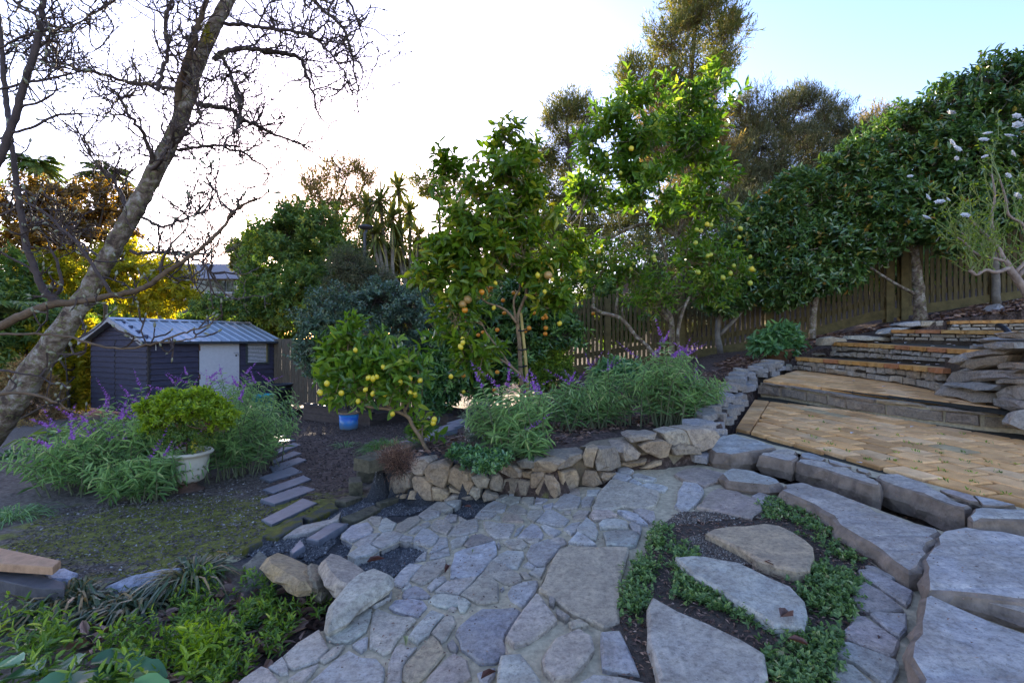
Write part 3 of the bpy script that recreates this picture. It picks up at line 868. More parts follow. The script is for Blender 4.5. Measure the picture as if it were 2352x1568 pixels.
def face_stone(rb, sz, depth, seed, proud=0.02, parent=None, name="stone", col=(.3, .3, .3), bev=0.012, sub=0.09, mat='wallstone', grow=1.0):
    sz = np.array(sz, float); sz = sz.mean(0) + (sz - sz.mean(0)) * grow
    rr = random.Random(seed)
    o = outline(np.column_stack([sz, np.zeros(len(sz))]), sub, 0.006, seed)[:, :2]
    if area2(o) < 0: o = o[::-1]
    n = len(o); c = o.mean(0)
    def pt(a, off):
        p = rb.at(a[0]); nn = rb.normal(min(max(a[0], 0), rb.L)); p = p + nn * off
        return [p[0], p[1], a[1]]
    d = unit(c - o); k = proud * rr.uniform(0.5, 1.4)
    # a random sloping front: one side stands prouder
    g = np.array([rr.uniform(-1, 1), rr.uniform(-1, 1)]); ext = np.abs(o - c).max(0) + 1e-6
    rings = [[pt(c + (a - c) * 0.82, -depth) for a in o], [pt(a, -depth * 0.35) for a in o], [pt(a + d[i] * bev * 0.1, k * 0.2) for i, a in enumerate(o)],
             [pt(a + d[i] * bev * rr.uniform(.7, 1.6), k * (0.85 + 0.55 * ((a - c) / ext @ g)) + rr.uniform(-.005, .005)) for i, a in enumerate(o)],
             [pt(c + (a - c) * 0.55, k * (1.02 + 0.40 * ((a - c) / ext @ g)) + rr.uniform(-.006, .006)) for i, a in enumerate(o)]]
    v = np.array(rings).reshape(-1, 3); idx = np.arange(len(rings) * n).reshape(len(rings), n)
    a, b = idx[:-1], idx[1:]
    q = np.stack([a, np.roll(a, -1, 1), np.roll(b, -1, 1), b], -1).reshape(-1, 4)
    # orientation: make sure the front faces the camera side
    p0, p1, p2 = v[idx[-1][0]], v[idx[-1][n // 3]], v[idx[-1][2 * n // 3]]
    nrm = np.cross(p1 - p0, p2 - p0); s0 = c[0]; n2 = rb.normal(min(max(s0, 0), rb.L))
    flip = nrm[0] * n2[0] + nrm[1] * n2[1] < 0
    top = list(idx[-1]); back = list(idx[0][::-1])
    if flip: q = q[:, ::-1]; top = top[::-1]; back = back[::-1]
    ob = MB().add(v, quads=q, ngons=[top, back]).build(name, M[mat], parent)
    ob.color = neutral(col, 1.12)
    return ob

def core(rb, ztop, parent, mat, back=0.30, inset=0.035, s0=0, s1=None, name="mortar_core", drop=0.15):
    s1 = rb.L if s1 is None else s1
    n = max(2, int((s1 - s0) / 0.12)); V = []
    for s in np.linspace(s0, s1, n):
        p = rb.at(s); nn = rb.normal(min(max(s, 0), rb.L)); zt = ztop(s); zb_ = rb.base(s) - drop
        a = p - nn * inset; b = p - nn * back
        V += [[a[0], a[1], zb_], [a[0], a[1], zt], [b[0], b[1], zt], [b[0], b[1], zb_]]
    idx = np.arange(len(V)).reshape(n, 4); q = []
    for k in range(3): q.append(np.stack([idx[:-1, k], idx[1:, k], idx[1:, k + 1], idx[:-1, k + 1]], -1))
    return MB().add(V, quads=np.concatenate(q), ngons=[list(idx[0]), list(idx[-1][::-1])]).build(name, mat, parent)

# rubble wall round the planting bed
RW = Ribbon(wall_line)
rub = thing("rubble_wall", "low curved rubble stone wall between the flagstone path and the planted bed", "stone wall", tuple(wall_line[5]))
WT = px('B', "400 420 520 330 640 335 740 345 830 385 960 415 1090 440 1200 365 1310 330 1420 330 1560 320 1700 290 1850 250 2000 240 2110 160 2310 150 2500 150")
wt = [RW.hit(u, v) for u, v in WT]; wt = sorted([w for w in wt if w])
core(RW, lambda s: float(np.interp(s, [w[0] for w in wt], [w[1] for w in wt])) - 0.035, rub, simple("earthy_mortar", (.20, .155, .095), .95, .4, 30, .8, 80), back=0.26, inset=0.05)
WALLCOL = [(.30, .235, .18), (.27, .25, .225), (.24, .185, .135), (.31, .27, .245), (.22, .195, .175), (.32, .25, .18)]
for i, poly in enumerate(in_px('B', """385 545 405 440 450 400 500 412 510 520 470 557 430 567
520 345 540 310 620 305 645 340 600 430 560 434 520 400
610 400 650 350 740 335 800 360 800 420 760 522 700 507 640 472
525 462 540 440 620 450 660 500 675 617 620 615 560 572 530 522
510 547 540 547 580 602 510 607
670 517 740 515 800 560 790 592 740 617 680 612
790 400 820 370 930 430 975 490 950 552 870 542 790 482
790 512 870 547 950 557 930 582 860 562 800 552
855 390 950 410 970 462 940 472 870 432
960 442 1040 430 1090 460 1070 522 1010 532 980 492
1090 492 1110 445 1160 425 1190 460 1180 552 1130 547 1095 532
1175 412 1190 365 1280 360 1330 410 1320 447 1260 452
1190 522 1200 465 1260 452 1390 472 1380 577 1270 577 1200 552
1395 482 1410 410 1480 405 1500 432 1440 522 1400 532
1420 562 1500 432 1560 442 1600 490 1615 582 1580 602 1450 582
1290 332 1360 305 1440 330 1420 382 1330 387
1400 372 1440 320 1620 310 1570 400 1540 412 1410 402
1575 372 1620 320 1760 270 1775 300 1700 362 1600 387
1610 412 1720 387 1750 450 1740 512 1630 557 1615 482
1775 292 1790 235 1885 232 1870 282 1850 372 1790 362
1865 332 1890 240 2000 225 2035 270 2030 362 1960 402 1880 392
1770 442 1790 392 1870 402 1915 490 1860 522 1770 502
1910 452 1920 410 1990 410 1980 452 1930 492
2020 262 2050 200 2110 195 2200 270 2180 312 2070 332
2090 152 2120 130 2310 125 2300 167 2120 187
2175 212 2250 175 2352 170 2420 200 2400 292 2340 307 2230 262
2040 352 2080 332 2240 312 2230 342 2130 377
2190 382 2300 332 2352 322 2352 352 2260 387
1335 402 1400 402 1390 457 1340 452
945 562 970 512 1020 532 1020 592 990 617
1035 582 1060 547 1145 562 1145 592 1050 627
752 607 830 562 880 572 870 632 790 642
885 582 960 582 970 607 890 632
155 562 180 470 230 450 260 480 240 562 190 607
240 562 260 480 320 460 340 500 310 592 260 612
410 580 480 570 485 600 430 605""") + in_px('R5', """1470 420 1540 402 1622 412 1600 470 1540 482 1500 462
1510 490 1550 462 1640 482 1650 515 1530 522""") + in_px('A', "-150 960 -40 950 70 960 105 1005 60 1092 -10 1120 -90 1090\n-10 1120 40 1092 90 1030 130 990 40 1130")):
    sz = [RW.hit(u, v) for u, v in poly]
    if any(s is None for s in sz): continue
    rr = random.Random(900 + i); c = rr.choice(WALLCOL); kk = rr.uniform(.85, 1.15)
    face_stone(RW, sz, rr.uniform(.14, .22), 900 + i, proud=rr.uniform(.015, .04), parent=rub, col=[q * kk for q in c], bev=.008, grow=1.05)

# stack of flat stones climbing along the left edge of the landing
stk = thing("stacked_flat_stones", "crooked stack of flat stones climbing along the left edge of the brick landing", "stone wall", tuple(land_line[1]))
rr = random.Random(55)
SP = [(wall_line[-1] * [1, 1, 0])[:2], land_line[0][:2] + [-.12, .02], land_line[1][:2] + [-.10, 0], land_line[2][:2] + [-.10, .05], land_line[3][:2] + [-.05, .15], np.array([3.5, 6.75]), np.array([4.1, 7.45])]
RS = Ribbon([np.array([p[0], p[1], lerp(-.80, -.38, i / (len(SP) - 1))]) for i, p in enumerate(SP)])
for i in range(44):
    s = (i // 3 + 0.5 + rr.uniform(-.2, .2)) / 15 * RS.L; lay = i % 3
    p = RS.at(s); zt = lerp(-.79, -.36, s / RS.L) + (0.03 if s > 2.4 else 0) + lay * 0.055 + rr.uniform(-.012, .012)
    w, l = rr.uniform(.09, .15), rr.uniform(.12, .22); an = rr.uniform(-.5, .5) + 1.0
    c, sn = math.cos(an), math.sin(an); m = 7; off = -RS.normal(min(s, RS.L)) * (0.05 + lay * 0.035)
    q = []
    for j in range(m):
        t = 2 * math.pi * j / m + rr.uniform(-.25, .25); e = rr.uniform(.8, 1.1)
        x, y = l * math.cos(t) * e, w * math.sin(t) * e
        q.append([p[0] + off[0] + c * x - sn * y, p[1] + off[1] + sn * x + c * y, zt])
    o = slab_mesh(q, rr.uniform(.05, .075), .008, 1000 + i, tilt=.03, seg=.08).build("stone", M['wallstone'], stk)
    cc = rr.choice([(.27, .245, .21), (.30, .28, .26), (.22, .205, .18), (.28, .24, .19)]); o.color = (*cc, 1)
core(RS, lambda s: lerp(-.79, -.36, s / RS.L) + 0.045, stk, M['soil'], back=.2, inset=.02, drop=.12, name="soil_core")

# ------------------------------------------------------------------ risers and steps
RCOL = [(.29, .275, .27), (.27, .25, .24), (.33, .31, .30), (.25, .235, .23), (.31, .28, .25), (.30, .30, .32)]
def riser(rb, ztop, courses, parent, seed, wid=(.16, .30), col=RCOL, proud=.018, s0=0, s1=None, gap=.014):
    rr = random.Random(seed); s1 = rb.L if s1 is None else s1
    for ci, (t0, t1) in enumerate(courses):
        s = s0 + rr.uniform(-.05, .02); j = 0
        while s < s1:
            w = rr.uniform(*wid) * (1.5 if t1 - t0 < .3 and len(courses) < 3 else 1) * (1.5 if rr.random() < .15 else 1); e = min(s + w, s1 + .03)
            if e - s < .05: break
            z = lambda q, t: lerp(rb.base(min(max(q, 0), rb.L)), ztop(q), t)
            g = gap / 2; jt = lambda: rr.uniform(-.10, .10)
            a, b = t0 + (0 if ci == 0 else jt()), t1 + jt() * .5
            poly = [(s + g, z(s + g, a) + g), ((s + e) / 2, z((s + e) / 2, a + jt() * .5) + g), (e - g, z(e - g, a) + g), (e - g + rr.uniform(-.02, .01), z(e - g, b) - g), ((s + e) / 2, z((s + e) / 2, b + jt() * .6) - g), (s + g + rr.uniform(-.01, .02), z(s + g, b) - g)]
            c = rr.choice(col); k = rr.uniform(.85, 1.15)
            face_stone(rb, poly, .10, seed * 100 + ci * 40 + j, proud=rr.uniform(.6, 1.5) * proud, parent=parent, col=[q * k for q in c], bev=.008, sub=.07)
            s = e; j += 1
def line3(tile, s, H): return [onto(u, v, H) for u, v in px(tile, s)]

rise = thing("landing_riser", "stone faced riser of brown blocks between the lower and the second brick landing", "retaining wall", (3.4, 5.4, -.7))
R1 = Ribbon(line3('A', "412 702 500 712 850 772 1090 818 1350 858 1750 908 2000 942 2335 968 2600 1010", zbr))
zt1 = lambda s: z2(*R1.at(s)) - 0.012
riser(R1, zt1, [(0, .74), (.77, 1.0)], rise, 21, wid=(.24, .40), col=[(.26, .215, .18), (.22, .18, .16), (.29, .235, .175), (.22, .19, .175)], proud=.02)
core(R1, lambda s: zt1(s) - .02, rise, M['mortar'], back=.25, inset=.012, drop=.05)

l2pts = px('A', "440 600 690 521 1000 560 1350 610 1600 650 1750 690 2260 815 2400 850 2600 1010 2335 862 2000 812 1750 770 1350 718 1090 682 850 645 500 603")
l2poly = [onto(u, v, z2) for u, v in l2pts]
sand = bpy.data.materials["bedding_sand"]
land2 = sheet("second_brick_landing", l2poly, sand, z2, -.012, .3); land2["kind"] = "structure"
c2 = np.array([onto(u, v, z2)[:2] for u, v in px('A', "432 598 690 521 1350 606 1750 685 2300 822 2480 868 1750 773 520 608")])
c2 = c2[::-1] if area2(c2) < 0 else c2
o2 = onto(*px('A', "520 600")[0], z2)[:2]; tr = math.radians(14)
ex2 = np.array([math.sin(tr), -math.cos(tr)]); ey2 = np.array([math.cos(tr), math.sin(tr)])
for r in range(-3, 14):
    for s in range(-8, 14):
        a = o2 + ey2 * (r * .172) + ex2 * ((s + .5 * (r % 2)) * .338)
        q = np.array([a, a + ex2 * .321, a + ex2 * .321 + ey2 * .156, a + ey2 * .156]); q = q[::-1] if area2(q) < 0 else q
        cl = clip_poly(q, c2)
        if len(cl) < 3 or abs(area2(np.array(cl))) < .005: continue
        dz = R.uniform(-.003, .003)
        o = brick_geo(cl, lambda x, y: z2(x, y) + dz).build("brick", M['brick'], land2)
        c = R.choice(BR); k = R.uniform(.9, 1.1); o.color = (c[0] * k, c[1] * k, c[2] * k, 1)

steps = thing("garden_steps", "flight of four curved garden steps with orange brick nosings and stone risers", "steps", (5, 6.5, -.3))
nosemat = M['brick']
dryb = [onto(u, v, z2) for u, v in px('A', "1725 688 1900 735 2100 785 2262 828")] + [onto(*px('A', "2352 900")[0], z2), np.array([4.25, 3.3, -.6])]
def step(tag_, base, top, courses, seed, nose, tread_to):
    """base/top: 3-D lines; a riser of stones, a nosing of bricks and the tread behind"""
    rb = Ribbon(base); tp = Ribbon(top)
    zt = lambda s: float(np.interp(s / rb.L, tp.s / tp.L, tp.z)) - .052
    riser(rb, zt, courses, steps, seed, wid=(.10, .20), proud=.020)
    core(rb, lambda s: zt(s) - .003, steps, M['soil'], back=.25, inset=.012, drop=.2, name="riser_core")
    n = max(3, int(tp.L / .25))
    for k in range(n):
        sa, sb = k / n * tp.L + .004, (k + 1) / n * tp.L - .004
        for (a0, b0) in ((sa, sb),):
            pa, pb = tp.at(a0), tp.at(b0); na = tp.normal(a0); nb_ = tp.normal(b0); za, zb_ = np.interp([a0, b0], tp.s, tp.z)
            f = .03 + R.uniform(-.006, .006); dp = .12
            m = MB(); V = []
            ks = 5
            for h in (0, 1):
                for j in range(ks + 1):     # scalloped, worn front edge
                    t = j / ks; p = lerp(pa, pb, t); nn = lerp(na, nb_, t); w = (.008 if (j % 2) else -.006) if h == 0 else R.uniform(-.002, .002)
                    q = p + nn * (f + w); V.append([q[0], q[1], lerp(za, zb_, t) - (.05 if h == 0 else .0) - (R.uniform(-.006, .004) if h == 0 else 0)])
            for h in (1, 0):
                for j in range(ks + 1):
                    t = j / ks; p = lerp(pa, pb, t); nn = lerp(na, nb_, t); q = p - nn * dp
                    V.append([q[0], q[1], lerp(za, zb_, t) - (.05 if h == 0 else .0)])
            idx = np.arange(4 * (ks + 1)).reshape(4, ks + 1); qd = []
            for e in range(4):
                A_, B_ = idx[e], idx[(e + 1) % 4]; qd.append(np.stack([A_[:-1], A_[1:], B_[1:], B_[:-1]], -1))
            m.add(V, quads=np.concatenate(qd), ngons=[list(idx[:, 0][::-1]), list(idx[:, -1])])
            o = m.build("nosing_brick", nosemat, steps)
            c = R.choice([(.50, .26, .07), (.46, .22, .06), (.52, .30, .10), (.40, .17, .07)]); o.color = (*c, 1)
    # tread
    V = []; n = 12
    for t in np.linspace(0, 1, n):
        p = tp.at(t * tp.L); nn = tp.normal(t * tp.L); a = p - nn * .11; q = tread_to.at(t * tread_to.L)
        z = float(np.interp(t * tp.L, tp.s, tp.z)) - .008
        V += [[a[0], a[1], z], [q[0], q[1], z + .0]]
    idx = np.arange(2 * n).reshape(n, 2)
    MB().add(V, quads=np.stack([idx[:-1, 0], idx[1:, 0], idx[1:, 1], idx[:-1, 1]], -1)).build("tread", sand, steps)

def hitline(rb, tile, s):
    out = []
    for u, v in px(tile, s):
        h = rb.hit(u, v); p = rb.at(h[0]); out.append(np.array([p[0], p[1], h[1]]))
    return out
b3 = line3('A', "672 521 1000 560 1350 610 1600 650 1745 690", z2)
t3 = hitline(Ribbon(b3), 'A', "682 428 1000 450 1400 480 1785 512")
b4 = [P(1908, 795, 7.75), P(2000, 800, 6.9), P(2110, 806, 6.0), P(2215, 815, 5.3)]
t4 = [P(1912, 786, 7.75), P(2000, 789, 6.9), P(2110, 796, 6.0), P(2228, 803, 5.3)]
b5 = [P(2040, 775, 7.7), P(2200, 778, 7.1), P(2360, 782, 6.4)]
t5 = [P(2047, 757, 7.7), P(2200, 758, 7.1), P(2330, 760, 6.4)]
b6 = [P(2060, 752, 8.1), P(2180, 752, 8.1), P(2440, 752, 7.6)]
t6 = [P(2180, 737, 8.1), P(2300, 735, 7.9), P(2480, 731, 7.5)]
for b, dz in ((b4, .17), (b5, .15), (b6, .12)):
    for p in b: p[2] = min(p[2], 99)
b4 = [np.array([p[0], p[1], -.235]) for p in t4]
b5 = [np.array([p[0], p[1], q[2] - .16]) for p, q in zip(t5, t5)]
b6 = [np.array([p[0], p[1], p[2] - .16]) for p in t6]
RB4, RB5, RB6 = Ribbon(b4), Ribbon(b5), Ribbon(b6)
RB7 = Ribbon([np.array([7.4, 8.9, .3]), np.array([8.9, 8.4, .3])])
step('a', b3, t3, [(0, .52), (.52, 1)], 31, 0, RB4)
step('b', b4, t4, [(0, .5), (.5, 1)], 32, 0, RB5)
step('c', b5, t5, [(0, .5), (.5, 1)], 33, 0, RB6)
step('d', b6, t6, [(0, .5), (.5, 1)], 34, 0, RB7)

# loose cap stones beside the upper steps
for i, (s, d, c) in enumerate([("865 345 870 290 930 275 1040 290 1050 315 950 320 930 345", 7.7, (.31, .28, .23)), ("1045 300 1060 272 1150 268 1370 285 1370 312 1200 315", 7.9, (.30, .29, .27)),
    ("1310 260 1340 225 1400 210 1520 215 1400 235 1375 275", 7.8, (.33, .34, .37)), ("1415 195 1440 178 1580 160 1590 200 1480 210", 8.2, (.33, .34, .40)), ("1590 205 1590 165 1690 160 1650 210", 8.2, (.34, .31, .27)), ("1690 205 1700 165 1760 160 1750 205", 8.2, (.28, .25, .23)),
    ("425 490 450 470 640 480 660 520 560 540 480 545", 7.6, (.31, .30, .25)), ("700 425 790 395 880 400 905 415 800 425", 8.0, (.29, .28, .26)), ("1970 140 2010 115 2120 90 2200 110 2190 138", 8.3, (.28, .29, .24)), ("2110 100 2170 35 2220 80 2225 130 2160 130", 8.25, (.32, .33, .40)), ("2215 138 2215 45 2420 40 2420 138", 8.35, (.17, .14, .10))]):
    pts = [P(u, v, d) for u, v in px('A', s)]
    rb = Ribbon([pts[0] * [1, 1, 0] + [-.8, 0, 0], pts[0] * [1, 1, 0] + [3, 0, 0]])
    sz = [rb.hit(u, v) for u, v in px('A', s)]
    t = thing("rock", ["tan block at the left end of the third step", "long mossy stone behind the third step", "grey boulder at the left end of the fourth step", "blue grey boulder at the foot of the hedge left of the top step", "brown cap stone left of the top step", "small dark cap stone beside the top brick nosing", "rounded rock below the potted hellebore", "flat rock left of the second step", "flat mossy rock at the head of the steps", "pointed blue grey rock at the head of the steps", "dark squared block at the far right of the top step"][i], "rock", tuple(pts[0]))
    face_stone(rb, sz, .22, 1300 + i, proud=.05, parent=t, col=c, bev=.02, name="rock_body")

# dry stone bank on the right
dry = thing("dry_stone_bank", "bank of long flat stacked stones at the right of the steps", "stone wall", tuple(dryb[1]))
RD = Ribbon(dryb)
for i, poly in enumerate(in_px('A', """1780 602 1830 540 2000 525 2352 520 2500 530 2480 575 2100 602 1800 617
1822 612 2000 607 2200 637 2190 672 2100 682 1830 637
1770 702 1790 642 1900 652 2120 692 2130 762 2060 772 1780 707
1900 502 1960 450 2120 415 2280 410 2260 462 2000 522
1875 432 1930 395 1980 450 1900 492 1870 472
1950 402 2080 367 2300 372 2250 412 2100 422 1980 442
2110 332 2200 310 2352 320 2400 362 2250 387 2130 362
2160 492 2200 465 2400 470 2400 522 2170 517
2210 602 2260 585 2420 590 2420 622 2220 632
2150 692 2250 635 2420 630 2420 742 2160 727
2140 732 2200 720 2420 745 2420 802 2270 832 2150 782
1990 342 2080 330 2110 352 2080 372 2000 372
2260 252 2352 235 2420 250 2420 302 2280 292
1730 692 1770 622 1790 652 1770 702
2300 842 2420 792 2420 962 2330 942
2030 300 2120 280 2250 300 2230 315 2060 325
1895 520 1960 500 1990 525 1830 545""")):
    sz = [RD.hit(u, v) for u, v in poly]
    if any(s is None for s in sz): continue
    rr = random.Random(1400 + i); c = [(.25, .24, .255), (.23, .24, .27), (.26, .235, .225), (.24, .21, .18), (.28, .27, .275)][i % 5]
    face_stone(RD, sz, .25, 1400 + i, proud=rr.uniform(.03, .07), parent=dry, col=c, bev=.015)
core(RD, lambda s: lerp(-.18, .05, s / RD.L), dry, M['soil'], back=.6, inset=.05, drop=.1, name="earth_core")
# ------------------------------------------------------------------ shed
SH = {}
dn = 12.2                                                     # near corner
pn = P(341, 945, dn)                                          # near corner of the walls at the ground
zg = -1.80
e_top = P(341, 781, dn)[2]
pr = P(630, 779, 13.4)                                        # right end of the front wall
pl = P(210, 775, 14.2)                                        # left end of the gable wall
shed = thing("garden_shed", "dark stained weatherboard shed with pale door and grey metal gable roof", "shed", (pn[0], pn[1], zg))
th_s = math.radians(60.0); fx = np.array([math.cos(th_s), math.sin(th_s)]); gx = np.array([-fx[1], fx[0]])
def along(u):                                                  # distance along the front wall that shows at u
    k = (u - 1176) / F; return (pn[1] * k - pn[0]) / (fx[0] - fx[1] * k)
kg = (211 - 1176) / F; Lf = along(629); Lg = (pn[1] * kg - pn[0]) / (gx[0] - gx[1] * kg)
dR = pn[1] + fx[1] * Lf; dW = pn[1] + fx[1] * along(590)
def SL(a, b, z): return np.array([pn[0] + fx[0] * a + gx[0] * b, pn[1] + fx[1] * a + gx[1] * b, z])
def SM(): 
    m = Matrix.Identity(4); m[0][0], m[1][0] = fx; m[0][1], m[1][1] = gx; m[0][3], m[1][3] = pn[0], pn[1]; return m
Ms = SM()
board = simple("dark_stained_timber", (.040, .036, .058), .7, .35, 6, .35, 40, .35, (1, 1, 9))
trim = simple("dark_trim", (.028, .022, .022), .75, .3, 12)
e0 = 0.0 + e_top
Hh = e0 - zg; nbd = 13; bh = Hh / nbd
door_a, door_b = along(457), along(548)
win_a, win_b = along(567), along(613)
win_z0, win_z1 = P(0, 832, dW)[2], P(0, 786, dW)[2]
def weatherboard(a0, a1, z0, z1, side, lap=.04):
    """a board whose lower edge stands out; side f = front, g = gable"""
    m = MB()
    d0, d1 = -lap, -.004
    if side == 'f': V = [SL(a0, d0, z0), SL(a1, d0, z0), SL(a1, d1, z1), SL(a0, d1, z1), SL(a0, .01, z0), SL(a1, .01, z0), SL(a1, .012, z1), SL(a0, .012, z1)]
    else: V = [SL(d0, a1, z0), SL(d0, a0, z0), SL(d1, a0, z1), SL(d1, a1, z1), SL(.01, a1, z0), SL(.01, a0, z0), SL(.012, a0, z1), SL(.012, a1, z1)]
    m.add(V, quads=[[0, 1, 2, 3], [5, 4, 7, 6], [1, 5, 6, 2], [4, 0, 3, 7], [4, 5, 1, 0], [3, 2, 6, 7]])
    o = m.build("weatherboard", board, shed); return o
for i in range(nbd):
    z0 = zg + i * bh; z1 = z0 + bh + .012
    spans = [(0.03, door_a - .03), (door_b + .03, Lf - .03)]
    if z1 > win_z0 and z0 < win_z1 - .02: spans = [(0.03, door_a - .03), (door_b + .03, win_a - .04), (win_b + .04, Lf - .03)]
    for a, b in spans: weatherboard(a, b, z0, z1, 'f')
    weatherboard(.03, Lg * .53, z0, z1, 'g'); weatherboard(Lg * .55, Lg - .03, z0, z1, 'g')
# gable boards under the roof
rz = P(265, 733, pn[1] + gx[1] * Lg / 2)[2] - .06
nG = 4; gh = (rz - e0) / nG
for i in range(nG):
    z0 = e0 + i * gh + .012; f = i / nG
    weatherboard(.03 + Lg / 2 * f, Lg - .03 - Lg / 2 * f, z0, z0 + gh * .98, 'g')
inner = MB(); box(inner, (.012, .012, zg), (Lf - .012, Lg - .012, e0 + .02), Ms); inner.build("wall_core", trim, shed)
m = MB(); V = [SL(.014, .03, e0), SL(.014, Lg - .03, e0), SL(.014, Lg / 2, rz + .02)]; m.add(V, tris=[[0, 2, 1]]); m.build("gable_core", trim, shed)
for (a, b) in ((-.02, -.02), (Lf - .05, -.02), (-.02, Lg - .05), (-.02, Lg * .53)):
    m = MB(); box(m, (a, b if b > -.01 else -.028, zg), (a + (.07 if b < .1 else .035), b + .07 if b > -.01 else .04, e0), Ms); m.build("corner_trim", trim, shed)
# door
doorm = simple("pale_door_paint", (.50, .49, .49), .6, .08, 14, .25, 60)
dz1 = e0 - .02
m = MB(); box(m, (door_a, -.030, zg + .05), (door_b, .0, dz1), Ms); door = m.build("door", doorm, shed)
m = MB(); box(m, (door_b - .16, -.05, -.34), (door_b - .03, -.031, -.30), Ms); box(m, (door_b - .06, -.07, -.40), (door_b - .02, -.045, -.33), Ms); m.build("bolt", simple("galvanised", (.35, .36, .38), .4), door)
for zz in (-1.0, -.25):
    m = MB(); box(m, (door_a - .02, -.036, zz), (door_a + .02, -.0305, zz + .14), Ms); m.build("hinge", simple("rusty_hinge", (.12, .06, .04), .8), door)
m = MB(); box(m, (door_b - .11, -.036, e0 - .45), (door_b - .07, -.0305, e0 - .40), Ms); m.build("keyhole", trim, door)
m = MB(); box(m, (door_a - .035, -.026, zg), (door_a - .004, .01, e0), Ms); box(m, (door_b + .004, -.026, zg), (door_b + .035, .01, e0), Ms); m.build("door_frame", trim, shed)
# window with blind
wf = simple("window_frame_green", (.045, .055, .05), .5)
m = MB()
for (a, b, z0, z1) in ((win_a - .05, win_a, win_z0 - .05, win_z1 + .03), (win_b, win_b + .05, win_z0 - .05, win_z1 + .03), (win_a, win_b, win_z0 - .05, win_z0), (win_a, win_b, win_z1, win_z1 + .03)):
    box(m, (a, -.045, z0), (b, .02, z1), Ms)
win = m.build("window", wf, shed)
gm, nt, out = newmat("dark_glass"); principled(nt, out, (.02, .022, .025), .05, .6)
m = MB(); box(m, (win_a, -.012, win_z0), (win_b, -.006, win_z1), Ms); m.build("pane", gm, win)
sl = simple("white_blind", (.62, .62, .62), .6)
ns = 15
for k in range(ns):
    z = lerp(win_z0 + .02, win_z1 - .02, k / (ns - 1)); m = MB(); box(m, (win_a + .02, -.030, z - .009), (win_b - .04, -.014, z + .009), Ms); m.build("blind_slat", sl, win)
m = MB(); box(m, (win_b - .035, -.028, win_z0), (win_b, -.013, win_z1), Ms); m.build("reveal", simple("ochre_reveal", (.22, .17, .05), .7), win)
m = MB(); tube(m, [SL(.14, -.05, -.02), SL(.14, -.05, -.22)], .012); box(m, (.10, -.06, -.03), (.20, -.026, .02), Ms); m.build("hose_tap", simple("grey_tap", (.35, .35, .36), .4), shed)
# roof: two slopes of ribbed metal
roofm = simple("zinc_roof", (.30, .34, .39), .38, .10, 5, .1, 30, .5)
ov, og = .16, .22
ridge_z = rz + .06; eave_z = e0 - .03
for sd in (0, 1):
    b_e = -ov if sd == 0 else Lg + ov; n = 15
    rf = MB(); V = [SL(-og, b_e, eave_z), SL(Lf + og, b_e, eave_z), SL(Lf + og, Lg / 2, ridge_z), SL(-og, Lg / 2, ridge_z)]
    V += [v - np.array([0, 0, .02]) for v in V]
    rf.add(V, quads=[[0, 1, 2, 3], [7, 6, 5, 4], [0, 4, 5, 1], [1, 5, 6, 2], [2, 6, 7, 3], [3, 7, 4, 0]])
    ro = rf.build("roof", roofm, shed)
    for k in range(n):
        a = lerp(-og + .05, Lf + og - .05, k / (n - 1)); m = MB()
        V = []
        for (da, dz) in ((-.028, .003), (-.012, .035), (.012, .035), (.028, .003)):
            V += [SL(a + da, b_e, eave_z + dz), SL(a + da, Lg / 2, ridge_z + dz)]
        m.add(V, quads=[[0, 2, 3, 1], [2, 4, 5, 3], [4, 6, 7, 5]], tris=[[0, 4, 2], [0, 6, 4]]); m.build("roof_rib", roofm, ro)
m = MB(); V = [SL(-og, Lg / 2 - .12, ridge_z - .005), SL(-og, Lg / 2, ridge_z + .05), SL(-og, Lg / 2 + .12, ridge_z - .005), SL(Lf + og, Lg / 2 - .12, ridge_z - .005), SL(Lf + og, Lg / 2, ridge_z + .05), SL(Lf + og, Lg / 2 + .12, ridge_z - .005)]
m.add(V, quads=[[0, 3, 4, 1], [1, 4, 5, 2]]); m.build("ridge_cap", roofm, shed)
m = MB(); box(m, (-og, -ov - .06, eave_z - .06), (Lf + og, -ov - .004, eave_z + .0), Ms); m.build("gutter", simple("dark_gutter", (.03, .035, .04), .5), shed)
bg_ = simple("pale_barge_board", (.33, .31, .30), .7, .2, 10)
for sd in (0, 1):
    b_e = -ov - .03 if sd == 0 else Lg + ov + .03; m = MB()
    V = [SL(-og - .03, b_e, eave_z - .10), SL(-og - .03, Lg / 2, ridge_z - .07), SL(-og - .03, Lg / 2, ridge_z + .04), SL(-og - .03, b_e, eave_z + .02)]
    V += [v + np.array([fx[0], fx[1], 0]) * .028 for v in V]
    m.add(V, quads=[[0, 1, 2, 3], [7, 6, 5, 4], [0, 4, 5, 1], [3, 2, 6, 7], [0, 3, 7, 4], [1, 5, 6, 2]]); m.build("barge_board", bg_, shed)

